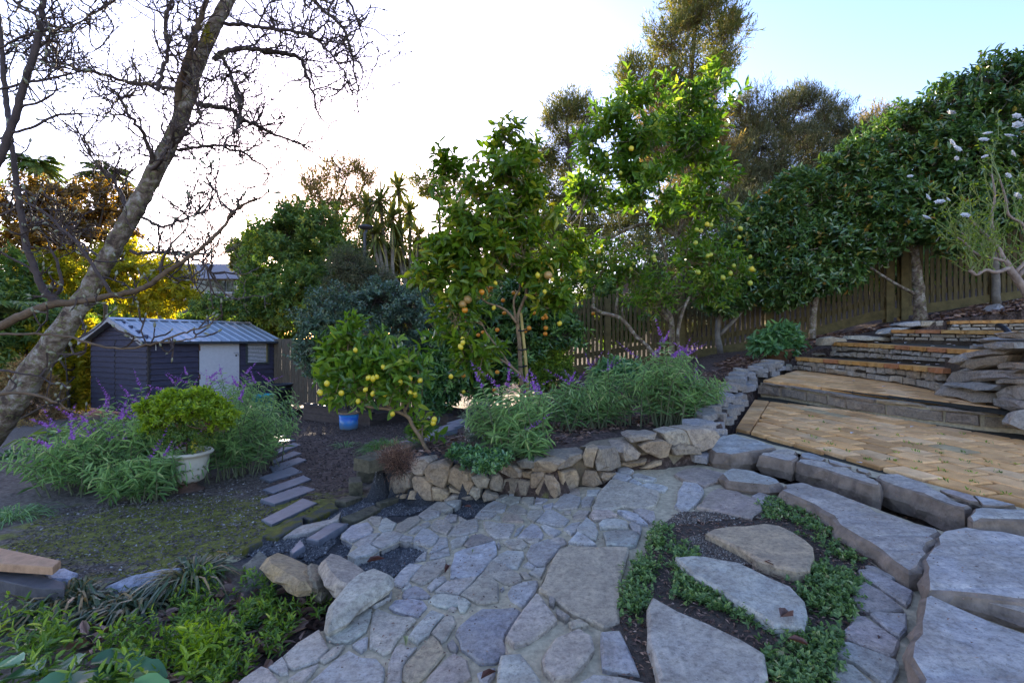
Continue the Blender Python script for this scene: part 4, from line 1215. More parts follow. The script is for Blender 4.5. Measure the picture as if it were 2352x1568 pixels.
# ------------------------------------------------------------------ fences
fenm = simple("mossy_fence_timber", (.095, .072, .032), .9, .55, 9, .5, 40, .2, (5, 5, .8))
railm = simple("fence_rail_timber", (.12, .092, .038), .9, .4, 9, .4, 40, .2)
FA, FB = np.array([-3.2, 12.45]), np.array([9.9, 9.2])
fd = unit(FB - FA); fn = np.array([fd[1], -fd[0]])            # towards the camera
FL = np.linalg.norm(FB - FA)
pk = thing("picket_fence", "long dark weathered picket fence climbing the slope behind the citrus trees and camellias", "fence", (3, 11, -.5))
def fz(s):
    p = FA + fd * s; d = p[1]; u = 1176 + p[0] / d * F
    v = np.interp(u, [700, 900, 1300, 1640, 1830, 2000, 2240, 2500], [915, 905, 858, 815, 782, 735, 700, 668])
    return -(v - 784) / F * d
def pbox(m, s0, s1, o0, o1, z0, z1, slope=0.0):
    V = []
    for z, s in ((z0, s0), (z0, s1), (z1, s1), (z1, s0)):
        for o in (o0, o1):
            p = FA + fd * s + fn * o; V.append([p[0], p[1], z + (s - s0) * slope])
    m.add(V, quads=[[0, 2, 4, 6], [7, 5, 3, 1], [0, 1, 3, 2], [2, 3, 5, 4], [4, 5, 7, 6], [6, 7, 1, 0]])
s = 0.0; k = 0
while s < FL:
    z = fz(s); jz = R.uniform(-.06, .03); m = MB()
    pbox(m, s, s + .062, .02, .040, z + .14 + jz, z + 1.62 + R.uniform(-.03, .02)); m.build("picket", fenm, pk)
    s += .094 + R.uniform(-.006, .006)
for h, a, b in ((.02, .0, .0), (.35, .0, 0), (1.35, 0, 0)):
    for i in range(14):
        s0, s1 = i / 14 * FL, (i + 1) / 14 * FL; m = MB(); sl_ = (fz(s1) - fz(s0)) / (s1 - s0)
        pbox(m, s0, s1, -.045, .018 if h > .1 else .045, fz(s0) + h - .04, fz(s0) + h + (.07 if h > .1 else .14), sl_)
        V = None; m.build("rail" if h > .1 else "base_board", railm, pk)
for i, sp in enumerate([1.5, 3.6, 5.5, 7.05, 8.75, 10.9, 11.15, 12.6]):
    z = fz(sp); m = MB(); pbox(m, sp - .06, sp + .06, -.10, .085, z - .35, z + 1.55); m.build("post", railm, pk)
# close boarded fence beside the shed
bf = thing("board_fence", "weathered close boarded fence between the shed and the planter box", "fence", tuple(P(690, 925, 13)))
ga, gb = P(628, 925, 15.1), P(1010, 915, 12.8)
n = 34
for k in range(n):
    p = lerp(ga, gb, k / n); q = lerp(ga, gb, (k + .93) / n); m = MB(); z0 = -1.85 + R.uniform(-.02, .02); z1 = P(0, 778, 14.2)[2] + R.uniform(-.02, .02)
    nn = np.array([.25, -.97, 0]) * (.022 if k % 2 else .012)
    a, b = p + nn, q + nn; V = [[a[0], a[1], z0], [b[0], b[1], z0], [b[0], b[1], z1], [a[0], a[1], z1]]; V += [[x[0], x[1] + .02, x[2]] for x in V]
    m.add(V, quads=[[0, 1, 2, 3], [7, 6, 5, 4], [0, 4, 5, 1], [1, 5, 6, 2], [2, 6, 7, 3], [3, 7, 4, 0]])
    m.build("board", simple("grey_board", (.11, .088, .062), .9, .45, 8, .4, 40, .2, (6, 6, .7)) if k == 0 else bpy.data.materials["grey_board"], bf)
for zz in (-1.5, -.5):
    m = MB(); tube(m, [[ga[0], ga[1] + .05, zz], [gb[0], gb[1] + .05, zz]], .04, 4); m.build("rail", railm, bf)

# ------------------------------------------------------------------ deck, planter boxes, bin, tub, pots
wood_d = simple("wet_dark_timber", (.035, .028, .027), .55, .4, 10, .4, 50, .4)
deck = thing("timber_step_deck", "low dark timber deck in front of the shed door beside the bin", "deck", tuple(P(650, 950, 10.8)))
dk = [onto(u, v, lambda x, y: -1.58) for u, v in [(560, 965), (640, 961), (700, 935), (640, 925), (560, 940)]]
d_a, d_b = onto(575, 968, lambda x, y: -1.58), onto(697, 938, lambda x, y: -1.58)
dv = unit((d_b - d_a)[:2]); dw = np.array([-dv[1], dv[0]])
for k in range(7):
    m = MB(); o_ = d_a[:2] + dw * (k * .145); e_ = o_ + dv * 1.9
    V = [[*o_, -1.62], [*e_, -1.62], [*(e_ + dw * .135), -1.62], [*(o_ + dw * .135), -1.62]]; V += [[a, b, -1.58] for a, b, c in V]
    m.add(V, quads=[[0, 3, 2, 1], [4, 5, 6, 7], [0, 1, 5, 4], [1, 2, 6, 5], [2, 3, 7, 6], [3, 0, 4, 7]]); m.build("deck_board", wood_d, deck)
m = MB(); V = [[*(d_a[:2] + dw * .02), -1.80], [*(d_a[:2] + dv * 1.9 + dw * .02), -1.80]]; V += [[a, b, -1.622] for a, b, c in V]; V += [[a + dw[0] * .04, b + dw[1] * .04, c] for a, b, c in V]
m.add(V, quads=[[0, 1, 3, 2], [4, 6, 7, 5], [0, 4, 5, 1], [1, 5, 7, 3], [2, 6, 4, 0]]); m.build("fascia", wood_d, deck)

planter_m = simple("planter_timber", (.085, .062, .050), .85, .4, 8, .4, 50, .25, (1, 1, 4))
def planter(name, label, a_px, b_px, zt, hgt, wid, zl_):
    a = onto(*a_px, lambda x, y: zt); b = onto(*b_px, lambda x, y: zt); d = unit((b - a)[:2]); w = np.array([-d[1], d[0]]); L = np.linalg.norm((b - a)[:2])
    t = thing(name, label, "planter", (a[0], a[1], zl_))
    Mp = Matrix.Identity(4); Mp[0][0], Mp[1][0] = d; Mp[0][1], Mp[1][1] = w; Mp[0][3], Mp[1][3] = a[0], a[1]
    for (lo, hi) in (((0, 0), (L, .05)), ((0, wid - .05), (L, wid)), ((0, .052), (.05, wid - .052)), ((L - .05, .052), (L, wid - .052))):
        for k in range(2):
            m = MB(); box(m, (lo[0], lo[1], zt - hgt + k * hgt / 2 + .003), (hi[0], hi[1], zt - hgt + (k + 1) * hgt / 2 - .003), Mp); m.build("plank", planter_m, t)
    m = MB(); box(m, (-.02, -.03, zt + .001), (L + .02, .09, zt + .035), Mp); m.build("capping", wood_d, t)
    m = MB(); box(m, (.052, .052, zt - .12), (L - .052, wid - .052, zt - .05), Mp); m.build("soil_fill", M['soil'], t)
planter("planter_box", "raised timber planter box behind the blue pot", (697, 929), (850, 951), -1.30, .30, 1.1, -1.6)
planter("planter_box", "low timber planter edge beneath the camellia trunks at centre", (955, 943), (1030, 956), -1.22, .22, .8, -1.5)

bin_c = P(648, 905, 11.7)
bn = thing("rubbish_bin", "black ribbed plastic bin standing on the deck beside the shed", "bin", (bin_c[0], bin_c[1], -1.58))
bp = simple("black_plastic", (.016, .016, .019), .45, .2, 20)
m = MB(); lathe(m, [(0, -1.575), (.19, -1.575), (.225, -1.03), (.245, -1.03), (.245, -.985), (.225, -.985), (.215, -1.0), (.18, -1.5), (0, -1.5)], (bin_c[0], bin_c[1], 0), 28); m.build("bin_body", bp, bn, True)
m = MB(); lathe(m, [(.231, -1.12), (.24, -1.11), (.24, -1.09), (.231, -1.08)], (bin_c[0], bin_c[1], 0), 28); m.build("rib", bp, bn, True)
tc_ = P(604, 925, 10.6)
tb = thing("teal_bucket", "teal plastic tub half hidden behind the tall purple sage beside the shed", "bucket", (tc_[0], tc_[1], -1.6))
m = MB(); lathe(m, [(0, -1.6), (.17, -1.6), (.22, -1.15), (.235, -1.15), (.235, -1.12), (.21, -1.12), (.16, -1.5), (0, -1.5)], (tc_[0], tc_[1], 0), 24); m.build("tub_body", simple("teal_plastic", (.03, .27, .28), .4), tb, True)

# white urn planter
uc = onto(432, 1126, T)
urn = thing("urn_planter", "chipped cream urn planter with a clipped azalea beside the purple sage", "planter", tuple(uc))
sc_ = uc[1] / F          # metres per pixel of the view at the urn
um, nt, out = newmat("chipped_cream_paint")
c = worldpos(nt); n1 = noise(nt, 14, 5, .6, c); n2 = noise(nt, 5, 4, .6, c)
r1 = ramp(nt, [(.64, (.52, .475, .38)), (.68, (.16, .075, .04))]); nt.links.new(n1, r1.inputs[0])
r2 = ramp(nt, [(.35, (.75, .72, .66)), (.65, (1, 1, 1))]); nt.links.new(n2, r2.inputs[0])
principled(nt, out, mix(nt, r1.outputs[0], r2.outputs[0], 1.0, 'MULTIPLY'), .55, .4, bump(nt, n1, .2, .01))
def pr_(l): return [(a * sc_, uc[2] + b * sc_) for a, b in l]
m = MB(); lathe(m, pr_([(0, 20), (22, 20), (33, 26), (39, 45), (42, 75), (43, 82), (50, 84), (52, 88), (49, 92), (42, 91), (40, 84), (38, 78), (0, 76)]), (uc[0], uc[1], 0), 36); m.build("bowl", um, urn, True)
m = MB(); lathe(m, pr_([(0, 0), (33, 0), (34, 3), (24, 7), (17, 12), (20, 19.5), (0, 19.5)]), (uc[0], uc[1], 0), 32); m.build("foot", simple("rusty_iron", (.10, .055, .035), .8, .4, 30), urn, True)
m = MB(); lathe(m, pr_([(0, 80), (39, 79)]), (uc[0], uc[1], 0), 24); m.build("soil_fill", M['soil'], urn)

# blue glazed pot
bc = onto(801, 985, T); sb = bc[1] / F
bpot = thing("blue_pot", "round blue glazed pot standing on the bark in front of the planter box", "pot", tuple(bc))
bm_, nt, out = newmat("blue_glaze"); c = worldpos(nt); sx = node(nt, "ShaderNodeSeparateXYZ"); nt.links.new(c, sx.inputs[0])
mr = node(nt, "ShaderNodeMapRange"); mr.inputs[1].default_value = bc[2]; mr.inputs[2].default_value = bc[2] + 44 * sb; nt.links.new(sx.outputs[2], mr.inputs[0])
ad = node(nt, "ShaderNodeMath", operation='MULTIPLY_ADD'); nt.links.new(noise(nt, 12, 5, .6, c), ad.inputs[0]); ad.inputs[1].default_value = .5; nt.links.new(mr.outputs[0], ad.inputs[2])
r1 = ramp(nt, [(.3, (.16, .22, .26)), (.62, (.05, .22, .48)), (.85, (.02, .12, .48)), (1.15, (.04, .22, .46))]); nt.links.new(ad.outputs[0], r1.inputs[0])
principled(nt, out, r1.outputs[0], .2, .6)
m = MB(); lathe(m, [(0, bc[2]), (18.5 * sb, bc[2]), (20.5 * sb, bc[2] + 3 * sb), (22 * sb, bc[2] + 35 * sb), (18 * sb, bc[2] + 35 * sb), (17 * sb, bc[2] + 30 * sb), (0, bc[2] + 30 * sb)], (bc[0], bc[1], 0), 32); m.build("pot_body", bm_, bpot, True)
m = MB(); lathe(m, [(21.6 * sb, bc[2] + 35.2 * sb), (24 * sb, bc[2] + 36 * sb), (24 * sb, bc[2] + 39 * sb), (21 * sb, bc[2] + 40 * sb), (18.5 * sb, bc[2] + 39 * sb), (18.2 * sb, bc[2] + 35.2 * sb)], (bc[0], bc[1], 0), 32); m.build("rim", simple("bare_clay_rim", (.26, .17, .10), .7), bpot, True)
m = MB(); lathe(m, [(0, bc[2] + 33 * sb), (18 * sb, bc[2] + 33 * sb)], (bc[0], bc[1], 0), 20); m.build("soil_fill", M['soil'], bpot)
# terracotta pot of the hellebore
hc = P(1788, 833, 7.9); hc[2] = min(T(hc[0], hc[1]), hc[2]); sh_ = hc[1] / F
hp_ = thing("terracotta_pot", "mossy terracotta pot holding a dark leaved hellebore beside the steps", "pot", tuple(hc))
m = MB(); lathe(m, [(0, hc[2]), (24 * sh_, hc[2]), (31 * sh_, hc[2] + 26 * sh_), (33 * sh_, hc[2] + 27 * sh_), (33 * sh_, hc[2] + 32 * sh_), (28 * sh_, hc[2] + 32 * sh_), (26 * sh_, hc[2] + 28 * sh_), (0, hc[2] + 27 * sh_)], (hc[0], hc[1], 0), 28)
m.build("pot_body", simple("mossy_terracotta", (.13, .065, .030), .85, .5, 12, .4, 60), hp_, True)

# ------------------------------------------------------------------ stepping stones, edging blocks, planks
slate = simple("wet_slate", (.12, .125, .14), .55, .3, 18, .25, 70, .5)
mossb = simple("mossy_block", (.10, .085, .05), .9, .6, 22, .8, 60)
mossy, nt, out = newmat("moss_covered_block"); c = worldpos(nt)
rmm = ramp(nt, [(.42, (.075, .072, .065)), (.55, (.12, .11, .02)), (.72, (.19, .17, .025))]); nt.links.new(noise(nt, 11, 5, .6, c), rmm.inputs[0]); principled(nt, out, rmm.outputs[0], .9, .2, bump(nt, noise(nt, 70, 4, .7, c), .8, .02))
ST = [px('C', s) for s in ["220 232 530 105 640 132 340 264", "232 150 545 42 615 62 325 172", "218 62 455 -25 545 5 300 88", "225 370 540 210 650 240 315 402"]]
ST += [px('G', s) for s in ["1830 1540 2140 1450 2225 1475 1900 1590", "1880 1480 2090 1380 2185 1400 1890 1510", "1880 1400 2090 1300 2180 1315 1885 1425", "1820 1330 2040 1245 2130 1265 1870 1350", "1755 1290 1960 1205 2060 1215 1800 1305", "1740 1225 1880 1180 1915 1195 1770 1250"]]
names = ["near wet stepping slab with a split corner", ]
lab = ["second stepping slab from the flagstones, pale and wet", "third stepping slab from the flagstones, darker grey", "fourth stepping slab from the flagstones, near the urn planter", "nearest long stepping slab at the foot of the flagstones",
       "fifth stepping slab counted from the flagstones", "sixth stepping slab counted from the flagstones", "seventh stepping slab counted from the flagstones", "eighth stepping slab counted from the flagstones", "ninth stepping slab, half under the purple sage", "farthest stepping slab, small and nearly hidden by the purple sage"]
for i, q in enumerate(ST):
    w = [onto(u, v, lambda x, y: T(x, y) + .016) for u, v in q]
    o = slab_mesh(w, .05, .005, 1500 + i, tilt=.01, seg=.2, jit=.002).build("stepping_slab", slate)
    tag(o, lab[i], "stepping stone", "stepping slabs leading to the shed")
EB = [("770 235 880 178 975 195 860 250", "small mossy edging slab by the end of the stone wall", 1), ("530 355 745 237 805 275 600 370", "bright mossy edging slab across the end of the path", 2), ("820 360 1060 250 1115 275 930 385", "dark wet edging slab beside the flagstones", 1), ("1070 240 1210 180 1265 205 1110 265", "square dark edging slab below the stone wall", 1),
      ("235 480 530 335 545 395 340 495", "yellow mossy kerb slab below the last stepping slab", 2), ("560 500 740 380 870 400 660 525", "dark grey slab sunk in the gravel", 0), ("390 480 500 405 740 370 820 320 815 370 600 450", "pale lichened flagstone lying in the gravel", 3), ("100 570 215 490 250 520 90 600", "moss edged slab at the corner of the gravel", 2), ("440 590 520 520 560 560 470 610", "small grey slab in the gravel behind the big rock", 0)]
for i, (s, l, k) in enumerate(EB):
    w = [onto(u, v, lambda x, y: T(x, y) + .035) for u, v in px('C', s)]
    o = slab_mesh(w, .07, .006, 1550 + i, tilt=.02, seg=.12, jit=.004).build("edging_slab", [slate, mossb, mossy, M['stone']][k])
    o.color = (.34, .31, .26, 1); tag(o, l, "paving slab", "loose slabs at the foot of the path")
# timber-like block edging climbing along the left of the bed
eb_ = thing("block_edging", "staggered mossy concrete block edging along the left side of the planted bed", "edging", tuple(onto(900, 1060, T)))
BLK = ["63 510 155 480 150 575 65 580", "122 400 250 395 245 480 125 490", "170 310 280 300 280 385 168 390"]
pts = [px('B', s) for s in ("170 320 345 285", "240 285 440 255", "385 245 560 205", "500 200 640 175", "590 165 740 130", "690 125 830 95", "780 85 880 65", "840 55 940 30")]
rr = random.Random(77)
for i, q in enumerate(pts):
    H = lambda x, y: zbed(x, y) + .02
    a, b = onto(*q[0], H), onto(*q[1], H); d = unit((b - a)[:2]); w = np.array([-d[1], d[0]]); wd = .16
    m = MB(); A = a[:2]; B = a[:2] + d * max(np.linalg.norm((b - a)[:2]), .1) * .96
    V = []
    for z in (a[2] - .09, a[2]):
        for p in (A - w * wd * .3, B - w * wd * .3, B + w * wd * .7, A + w * wd * .7): V.append([p[0], p[1], z + rr.uniform(-.004, .004)])
    m.add(V, quads=[[0, 3, 2, 1], [4, 5, 6, 7], [0, 1, 5, 4], [1, 2, 6, 5], [2, 3, 7, 6], [3, 0, 4, 7]])
    m.build("block", mossb if i < 3 else slate, eb_)
for i, q in enumerate([px('B', s) for s in BLK]):
    c0 = onto((q[2][0] + q[3][0]) / 2, q[2][1] + 2, T); sc0 = c0[1] / F; w0 = abs(q[1][0] - q[0][0]) * sc0; h0 = abs(q[2][1] - q[1][1]) * sc0
    m = MB(); Mx = Matrix.Translation((c0[0], c0[1], c0[2] - .05)) @ Matrix.Rotation(.35, 4, 'Z'); box(m, (-w0 / 2, 0, 0), (w0 / 2, .18, h0 + .05), Mx, bev=.008); m.build("block", mossb, eb_)

# planks stacked at the left edge
wd_ = [simple("new_plank", (.42, .24, .13), .8, .3, 8, .4, 60, .3, (3, 3, 3)), simple("grey_plank", (.09, .08, .078), .75, .4, 10, .4, 60, .3), simple("old_post_timber", (.10, .085, .035), .9, .5, 14, .5, 60)]
for i, (q, th, k, l) in enumerate([("-70 1262 0 1256 140 1285 130 1302 -70 1290", .035, 0, "fresh orange brown plank on top of the timber stack"), ("-70 1296 0 1292 150 1335 150 1352 90 1352 -70 1316", .05, 1, "dark grey plank in the middle of the timber stack"), ("-70 1326 0 1322 75 1345 70 1368 -70 1352", .09, 2, "square mossy post at the bottom of the timber stack")]):
    zt = [-1.00, -1.06, -1.12][i]
    w = [onto(u, v, lambda x, y: zt) for u, v in px('V', q)]
    o = slab_mesh(w, th, .004, 1600 + i, tilt=.0, seg=.5, jit=.0).build("plank", wd_[k]); tag(o, l, "plank", "planks stacked at the edge of the bed")

# rocks along the bottom left edge of the path
for i, (q, zt, th, c, l) in enumerate([("290 640 350 590 430 600 580 690 575 830 520 850 400 780 300 720", -.985, .05, (.30, .225, .135), "tilted tan rock with mossy side at the edge of the path"),
      ("575 750 590 700 650 680 700 690 720 760 640 830 580 830", -1.01, .04, (.29, .25, .19), "small brown rock wedged beside the tan rock"), ("690 690 740 620 800 610 940 660 1000 740 880 860 800 850 720 760", -.965, .06, (.32, .28, .26), "broad pinkish slab leaning over the planted bank"),
      ("735 1060 750 1000 830 890 960 770 1060 745 1180 790 1150 840 1020 900 900 970 830 1030 740 1090", -.955, .05, (.355, .345, .34), "large pale edge stone at the corner of the path"), ("150 700 215 640 310 690 300 780 170 770", -1.04, .05, (.10, .105, .10), "dark squared block behind the tan rock"),
      ("-40 620 0 560 60 590 120 640 60 690 -40 700", -1.07, .05, (.40, .34, .25), "sunlit cream rock behind the grassy tuft"), ("70 690 130 640 215 650 160 745 90 740", -1.07, .05, (.34, .30, .26), "grey brown rock between the tuft and the dark block"), ("630 870 660 800 720 790 740 850 680 900", -1.06, .05, (.27, .24, .19), "little rock beneath the leaning slab")]):
    H = lambda x, y: zt + .02 * (x)
    o = rock_slab('C', q, None, H, th, c, 1650 + i, name="rock", lean=.012, bev=.012)
    o.data.materials[0] = M['wallstone']; tag(o, l, "rock", "rocks edging the lower bed")
for i, (q, l) in enumerate([("240 1345 300 1320 370 1305 420 1300 400 1320 330 1335 260 1352", "long flat grey stone sunk in the bank by the grassy tufts"), ("105 1310 150 1302 180 1310 160 1330 110 1330", "pale flat stone beside the timber stack")]):
    w = [onto(u, v, lambda x, y: T(x, y) + .03) for u, v in px('V', q)]
    o = slab_mesh(w, .06, .012, 1690 + i).build("flat_stone", M['stone']); o.color = (.36, .36, .40, 1); tag(o, l, "stone")

# garden light on its post, hose, far house
lp = P(838, 690, 15.0); lt = P(838, 527, 15.0)
lamp = thing("garden_lamp", "slim dark lamp post with a flat round head behind the sage shrubs", "lamp post", (lp[0], lp[1], lp[2] - .8))
dm = simple("dark_metal", (.035, .035, .04), .5)
m = MB(); tube(m, [(lp[0], lp[1], lp[2] - .8), (lp[0], lp[1], lt[2] - .12), (lp[0] + .06, lp[1], lt[2])], [.05, .045, .04], 10); m.build("post", dm, lamp, True)
m = MB(); lathe(m, [(0, lt[2] - .01), (.10, lt[2]), (.21, lt[2] + .05), (.21, lt[2] + .09), (.12, lt[2] + .13), (0, lt[2] + .14)], (lp[0] + .02, lp[1], 0), 24); m.build("lamp_head", dm, lamp, True)
hz = [P(u, v, d) for u, v, d in ((2292, 748, 6.6), (2300, 749, 6.4), (2314, 760, 6.2), (2324, 776, 6.1))]
hose = MB(); tube(hose, smooth_line(hz, 3), .03, 8); tag(hose.build("bent_pipe", bp, None, True), "bent black pipe lying over the steps at right", "pipe")

hs = thing("neighbour_house", "grey neighbouring house with dark windows and tiled roof beyond the trees", "house", tuple(P(480, 760, 34)))
hw = simple("house_wall", (.42, .42, .42), .8, .1, 3); hd = simple("dark_house_wall", (.10, .085, .075), .8, .2, 3); hrf = simple("house_roof", (.13, .13, .14), .7, .2, 4)
def qbox(mat, name, u0, u1, v0, v1, d0, d1, par=hs):
    a = P(u0, v1, d0); b = P(u1, v0, d0); m = MB(); box(m, (a[0], d0, a[2]), (b[0], d1, b[2])); return m.build(name, mat, par)
qbox(hw, "wall", 380, 545, 638, 735, 34, 42); qbox(hd, "lower_wall", 360, 545, 708, 780, 33.8, 33.98)
gl = gm
for (u0, u1) in ((455, 482), (486, 516), (520, 543), (415, 440)):
    w_ = qbox(gl, "window", u0, u1, 644, 670, 33.86, 33.99); qbox(hw, "sill", u0 - 2, u1 + 2, 670.5, 674, 33.8, 33.99, w_)
m = MB(); a = P(370, 640, 33.4); b = P(556, 640, 33.4); t1, t2 = P(420, 606, 38), P(530, 606, 38)
c1, c2_ = np.array([a[0], 43, a[2]]), np.array([b[0], 43, b[2]])
m.add([a, b, t2, t1, c1, c2_], quads=[[0, 1, 2, 3]], tris=[[1, 5, 2], [0, 3, 4]]); m.add([c1, c2_, t2, t1], quads=[[1, 0, 3, 2]]); m.build("roof", hrf, hs)
qbox(hw, "chimney", 372, 386, 716, 728, 33.2, 33.6)
# ------------------------------------------------------------------ plants: generators
BARK = simple("grey_bark", (.17, .145, .115), .9, .45, 14, .8, 50, .2)
BARK_BROWN = simple("brown_bark", (.13, .085, .05), .85, .4, 16, .6, 60, .25)
BARK_CIT = simple("citrus_bark", (.24, .16, .09), .85, .45, 22, .6, 70, .2)
BARK_DARK = simple("dark_bark", (.055, .042, .032), .9, .4, 16, .7, 60, .2)
def lichenbark():
    m, nt, out = newmat("lichen_bark"); c = worldpos(nt)
    n1 = noise(nt, 11, 6, .65, c, .6); n2 = noise(nt, 26, 5, .65, c, .4); n3 = noise(nt, 70, 4, .7, c)
    r1 = ramp(nt, [(.36, (.075, .052, .040)), (.47, (.17, .12, .085)), (.55, (.28, .22, .165)), (.64, (.40, .36, .30))]); nt.links.new(n1, r1.inputs[0])
    r2 = ramp(nt, [(.54, (0, 0, 0)), (.60, (1, 1, 1))]); nt.links.new(n2, r2.inputs[0])
    col = mix(nt, r1.outputs[0], (.19, .18, .075), r2.outputs[0])
    principled(nt, out, col, .92, .2, bump(nt, n3, .9, .012, bump(nt, n2, 1.0, .03)))
    return m
BARK_LICH = lichenbark()
TWIG = simple("twig_bark", (.060, .040, .032), .75, .4, 20, .3, 60, .3)

def lobe(u, v, ru, rv, d, rd=None):
    k = d / F
    return (P(u, v, d), np.array([ru * k, (rd if rd else (ru + rv) / 2) * k, rv * k]))

def leaf_add(mb, Pb, D, N, L, W, fold=.18, droop=.12, rnd=None, full=False):
    D = unit(D); S = unit(np.cross(D, N)); N2 = np.cross(S, D)
    L = np.asarray(L).reshape(-1, 1); W = np.asarray(W).reshape(-1, 1); n = len(Pb)
    if full:
        a = [Pb, Pb + D * L * .28 + S * W * .46 + N2 * W * fold, Pb + D * L * .68 + S * W * .36 + N2 * (W * fold - L * droop * .35), Pb + D * L - N2 * L * droop,
             Pb + D * L * .68 - S * W * .36 + N2 * (W * fold - L * droop * .35), Pb + D * L * .28 - S * W * .46 + N2 * W * fold]
        v = np.stack(a, 1).reshape(-1, 3); i = np.arange(n)[:, None] * 6
        q = np.concatenate([i + np.array([[0, 1, 2, 3]]), i + np.array([[0, 3, 4, 5]])])
        mb.add(v, quads=q, rnd=None if rnd is None else np.repeat(rnd, 6))
    else:
        a = [Pb, Pb + D * L * .45 + S * W * .5 + N2 * W * fold, Pb + D * L - N2 * L * droop, Pb + D * L * .45 - S * W * .5 + N2 * W * fold]
        v = np.stack(a, 1).reshape(-1, 3); i = np.arange(n)[:, None] * 4
        q = np.concatenate([i + np.array([[0, 1, 2]]), i + np.array([[0, 2, 3]])])
        mb.add(v, tris=q, rnd=None if rnd is None else np.repeat(rnd, 4))

def rdir(rng, n):
    v = rng.normal(size=(n, 3)); return unit(v)

def crown(mb, lobes, n, per, L, W, seed, shoot=.22, up=.4, out=.7, droop=.15, surf=.45, full=False, spread=.8, twig=None, twr=.004, lvar=.3, down=0.0, fold=.18, upper=None, gap=0.0):
    rng = np.random.default_rng(seed)
    w = np.array([np.prod(r) ** (2 / 3) for c, r in lobes]); w = w / w.sum()
    li = rng.choice(len(lobes), n, p=w)
    C = np.array([lobes[i][0] for i in li]); Rr = np.array([lobes[i][1] for i in li])
    d = rdir(rng, n)
    if upper is not None: d[:, 2] = np.where(d[:, 2] < -upper, -d[:, 2] * .6, d[:, 2]); d = unit(d)
    r = surf + (1 - surf) * rng.random(n) ** .7
    r *= 1 + .30 * np.sin(d[:, 0] * 5 + li * 1.7) * np.sin(d[:, 2] * 6 + li)       # uneven outline
    B = C + d * Rr * r[:, None]
    if gap > 0:      # leave holes between the clumps
        s_ = 1.1 / np.mean(Rr) ; f_ = np.sin(B[:, 0] * 3.1 * s_ + seed) * np.sin(B[:, 2] * 3.7 * s_ + seed * 2) + .6 * np.sin(B[:, 1] * 2.9 * s_ + B[:, 0] * 1.7 * s_)
        k_ = f_ > np.quantile(f_, gap); B, d, Rr, li, C = B[k_], d[k_], Rr[k_], li[k_], C[k_]; n = len(B)
    sd = unit(d * out + np.array([0, 0, up]) + rng.normal(size=(n, 3)) * .45)
    sl = shoot * (1 - lvar / 2 + lvar * rng.random(n))
    j = np.arange(per); t = (j + .5) / per
    ax = unit(np.cross(sd, rdir(rng, n))); ay = np.cross(sd, ax)
    az = (j * 2.4)[None, :] + rng.random(n)[:, None] * 6.28
    rad = np.cos(az)[..., None] * ax[:, None, :] + np.sin(az)[..., None] * ay[:, None, :]
    pos = B[:, None, :] + sd[:, None, :] * (sl[:, None] * (t - .35)[None, :])[..., None]
    ld = sd[:, None, :] * lerp(.25, .8, t)[None, :, None] + rad * spread + np.array([0, 0, -down]) + rng.normal(size=(n, per, 3)) * .18
    ld = unit(ld).reshape(-1, 3)
    nm = unit((sd[:, None, :] + np.array([0, 0, .6]) + rng.normal(size=(n, per, 3)) * .25).reshape(-1, 3))
    k = n * per
    Ls = L * (1 - lvar + 2 * lvar * rng.random(k)); Ws = W * (1 - lvar + 2 * lvar * rng.random(k))
    rn = np.clip((.5 + rng.normal(0, .17, n))[:, None] + rng.normal(0, .13, (n, per)), 0, 1).reshape(-1)
    leaf_add(mb, pos.reshape(-1, 3), ld, nm, Ls, Ws, fold, droop, rn, full)
    if twig is not None:
        a = B - sd * sl[:, None] * .9 - d * Rr * .12; b = B + sd * sl[:, None] * .6
        s = unit(np.cross(sd, rng.normal(size=(n, 3)))) * twr; s2 = np.cross(sd, s)
        v = np.stack([a + s, a - s * .5 + s2 * .87, a - s * .5 - s2 * .87, b], 1).reshape(-1, 3)
        i = np.arange(n)[:, None] * 4
        twig.add(v, tris=np.concatenate([i + np.array([[0, 1, 3]]), i + np.array([[1, 2, 3]]), i + np.array([[2, 0, 3]])]))
    return B, sd

def wa(u): return F / math.sqrt(F * F + (u - 1176) ** 2)      # a round stem seen off axis looks wider
def stems_to(mb, stems, sides=8, k=4):
    """stems: lists of (u, v, depth, radius in view pixels)"""
    allp = []
    for st in stems:
        a = np.array([list(P(u, v, d)) + [r * d / F * wa(u)] for u, v, d, r in st])
        s = smooth_line(a, k)
        s[:, :3] += NR.normal(0, 1, (len(s), 3)) * s[:, 3:4] * .08
        tube(mb, s[:, :3], np.maximum(s[:, 3], .002), sides); allp.append(s)
    return np.vstack(allp)

def reach(mb, pts, lobes, r0, seed, n=3, sides=5):
    """branches from the stems into every lobe"""
    rng = np.random.default_rng(seed)
    for c, rr in lobes:
        for _ in range(n):
            e = c + rdir(rng, 1)[0] * rr * .75 * rng.random()
            cand = pts[pts[:, 2] < e[2] + .1] if (pts[:, 2] < e[2] + .1).any() else pts
            a = cand[np.argmin(np.linalg.norm(cand[:, :3] - e, axis=1) + .25 * rng.random(len(cand)))][:3]
            m_ = lerp(a, e, .5) + rng.normal(0, .12, 3) * np.linalg.norm(e - a) + np.array([0, 0, .08 * np.linalg.norm(e - a)])
            s = smooth_line([a, m_, e], 4); tube(mb, s, np.linspace(r0, r0 * .3, len(s)), sides)

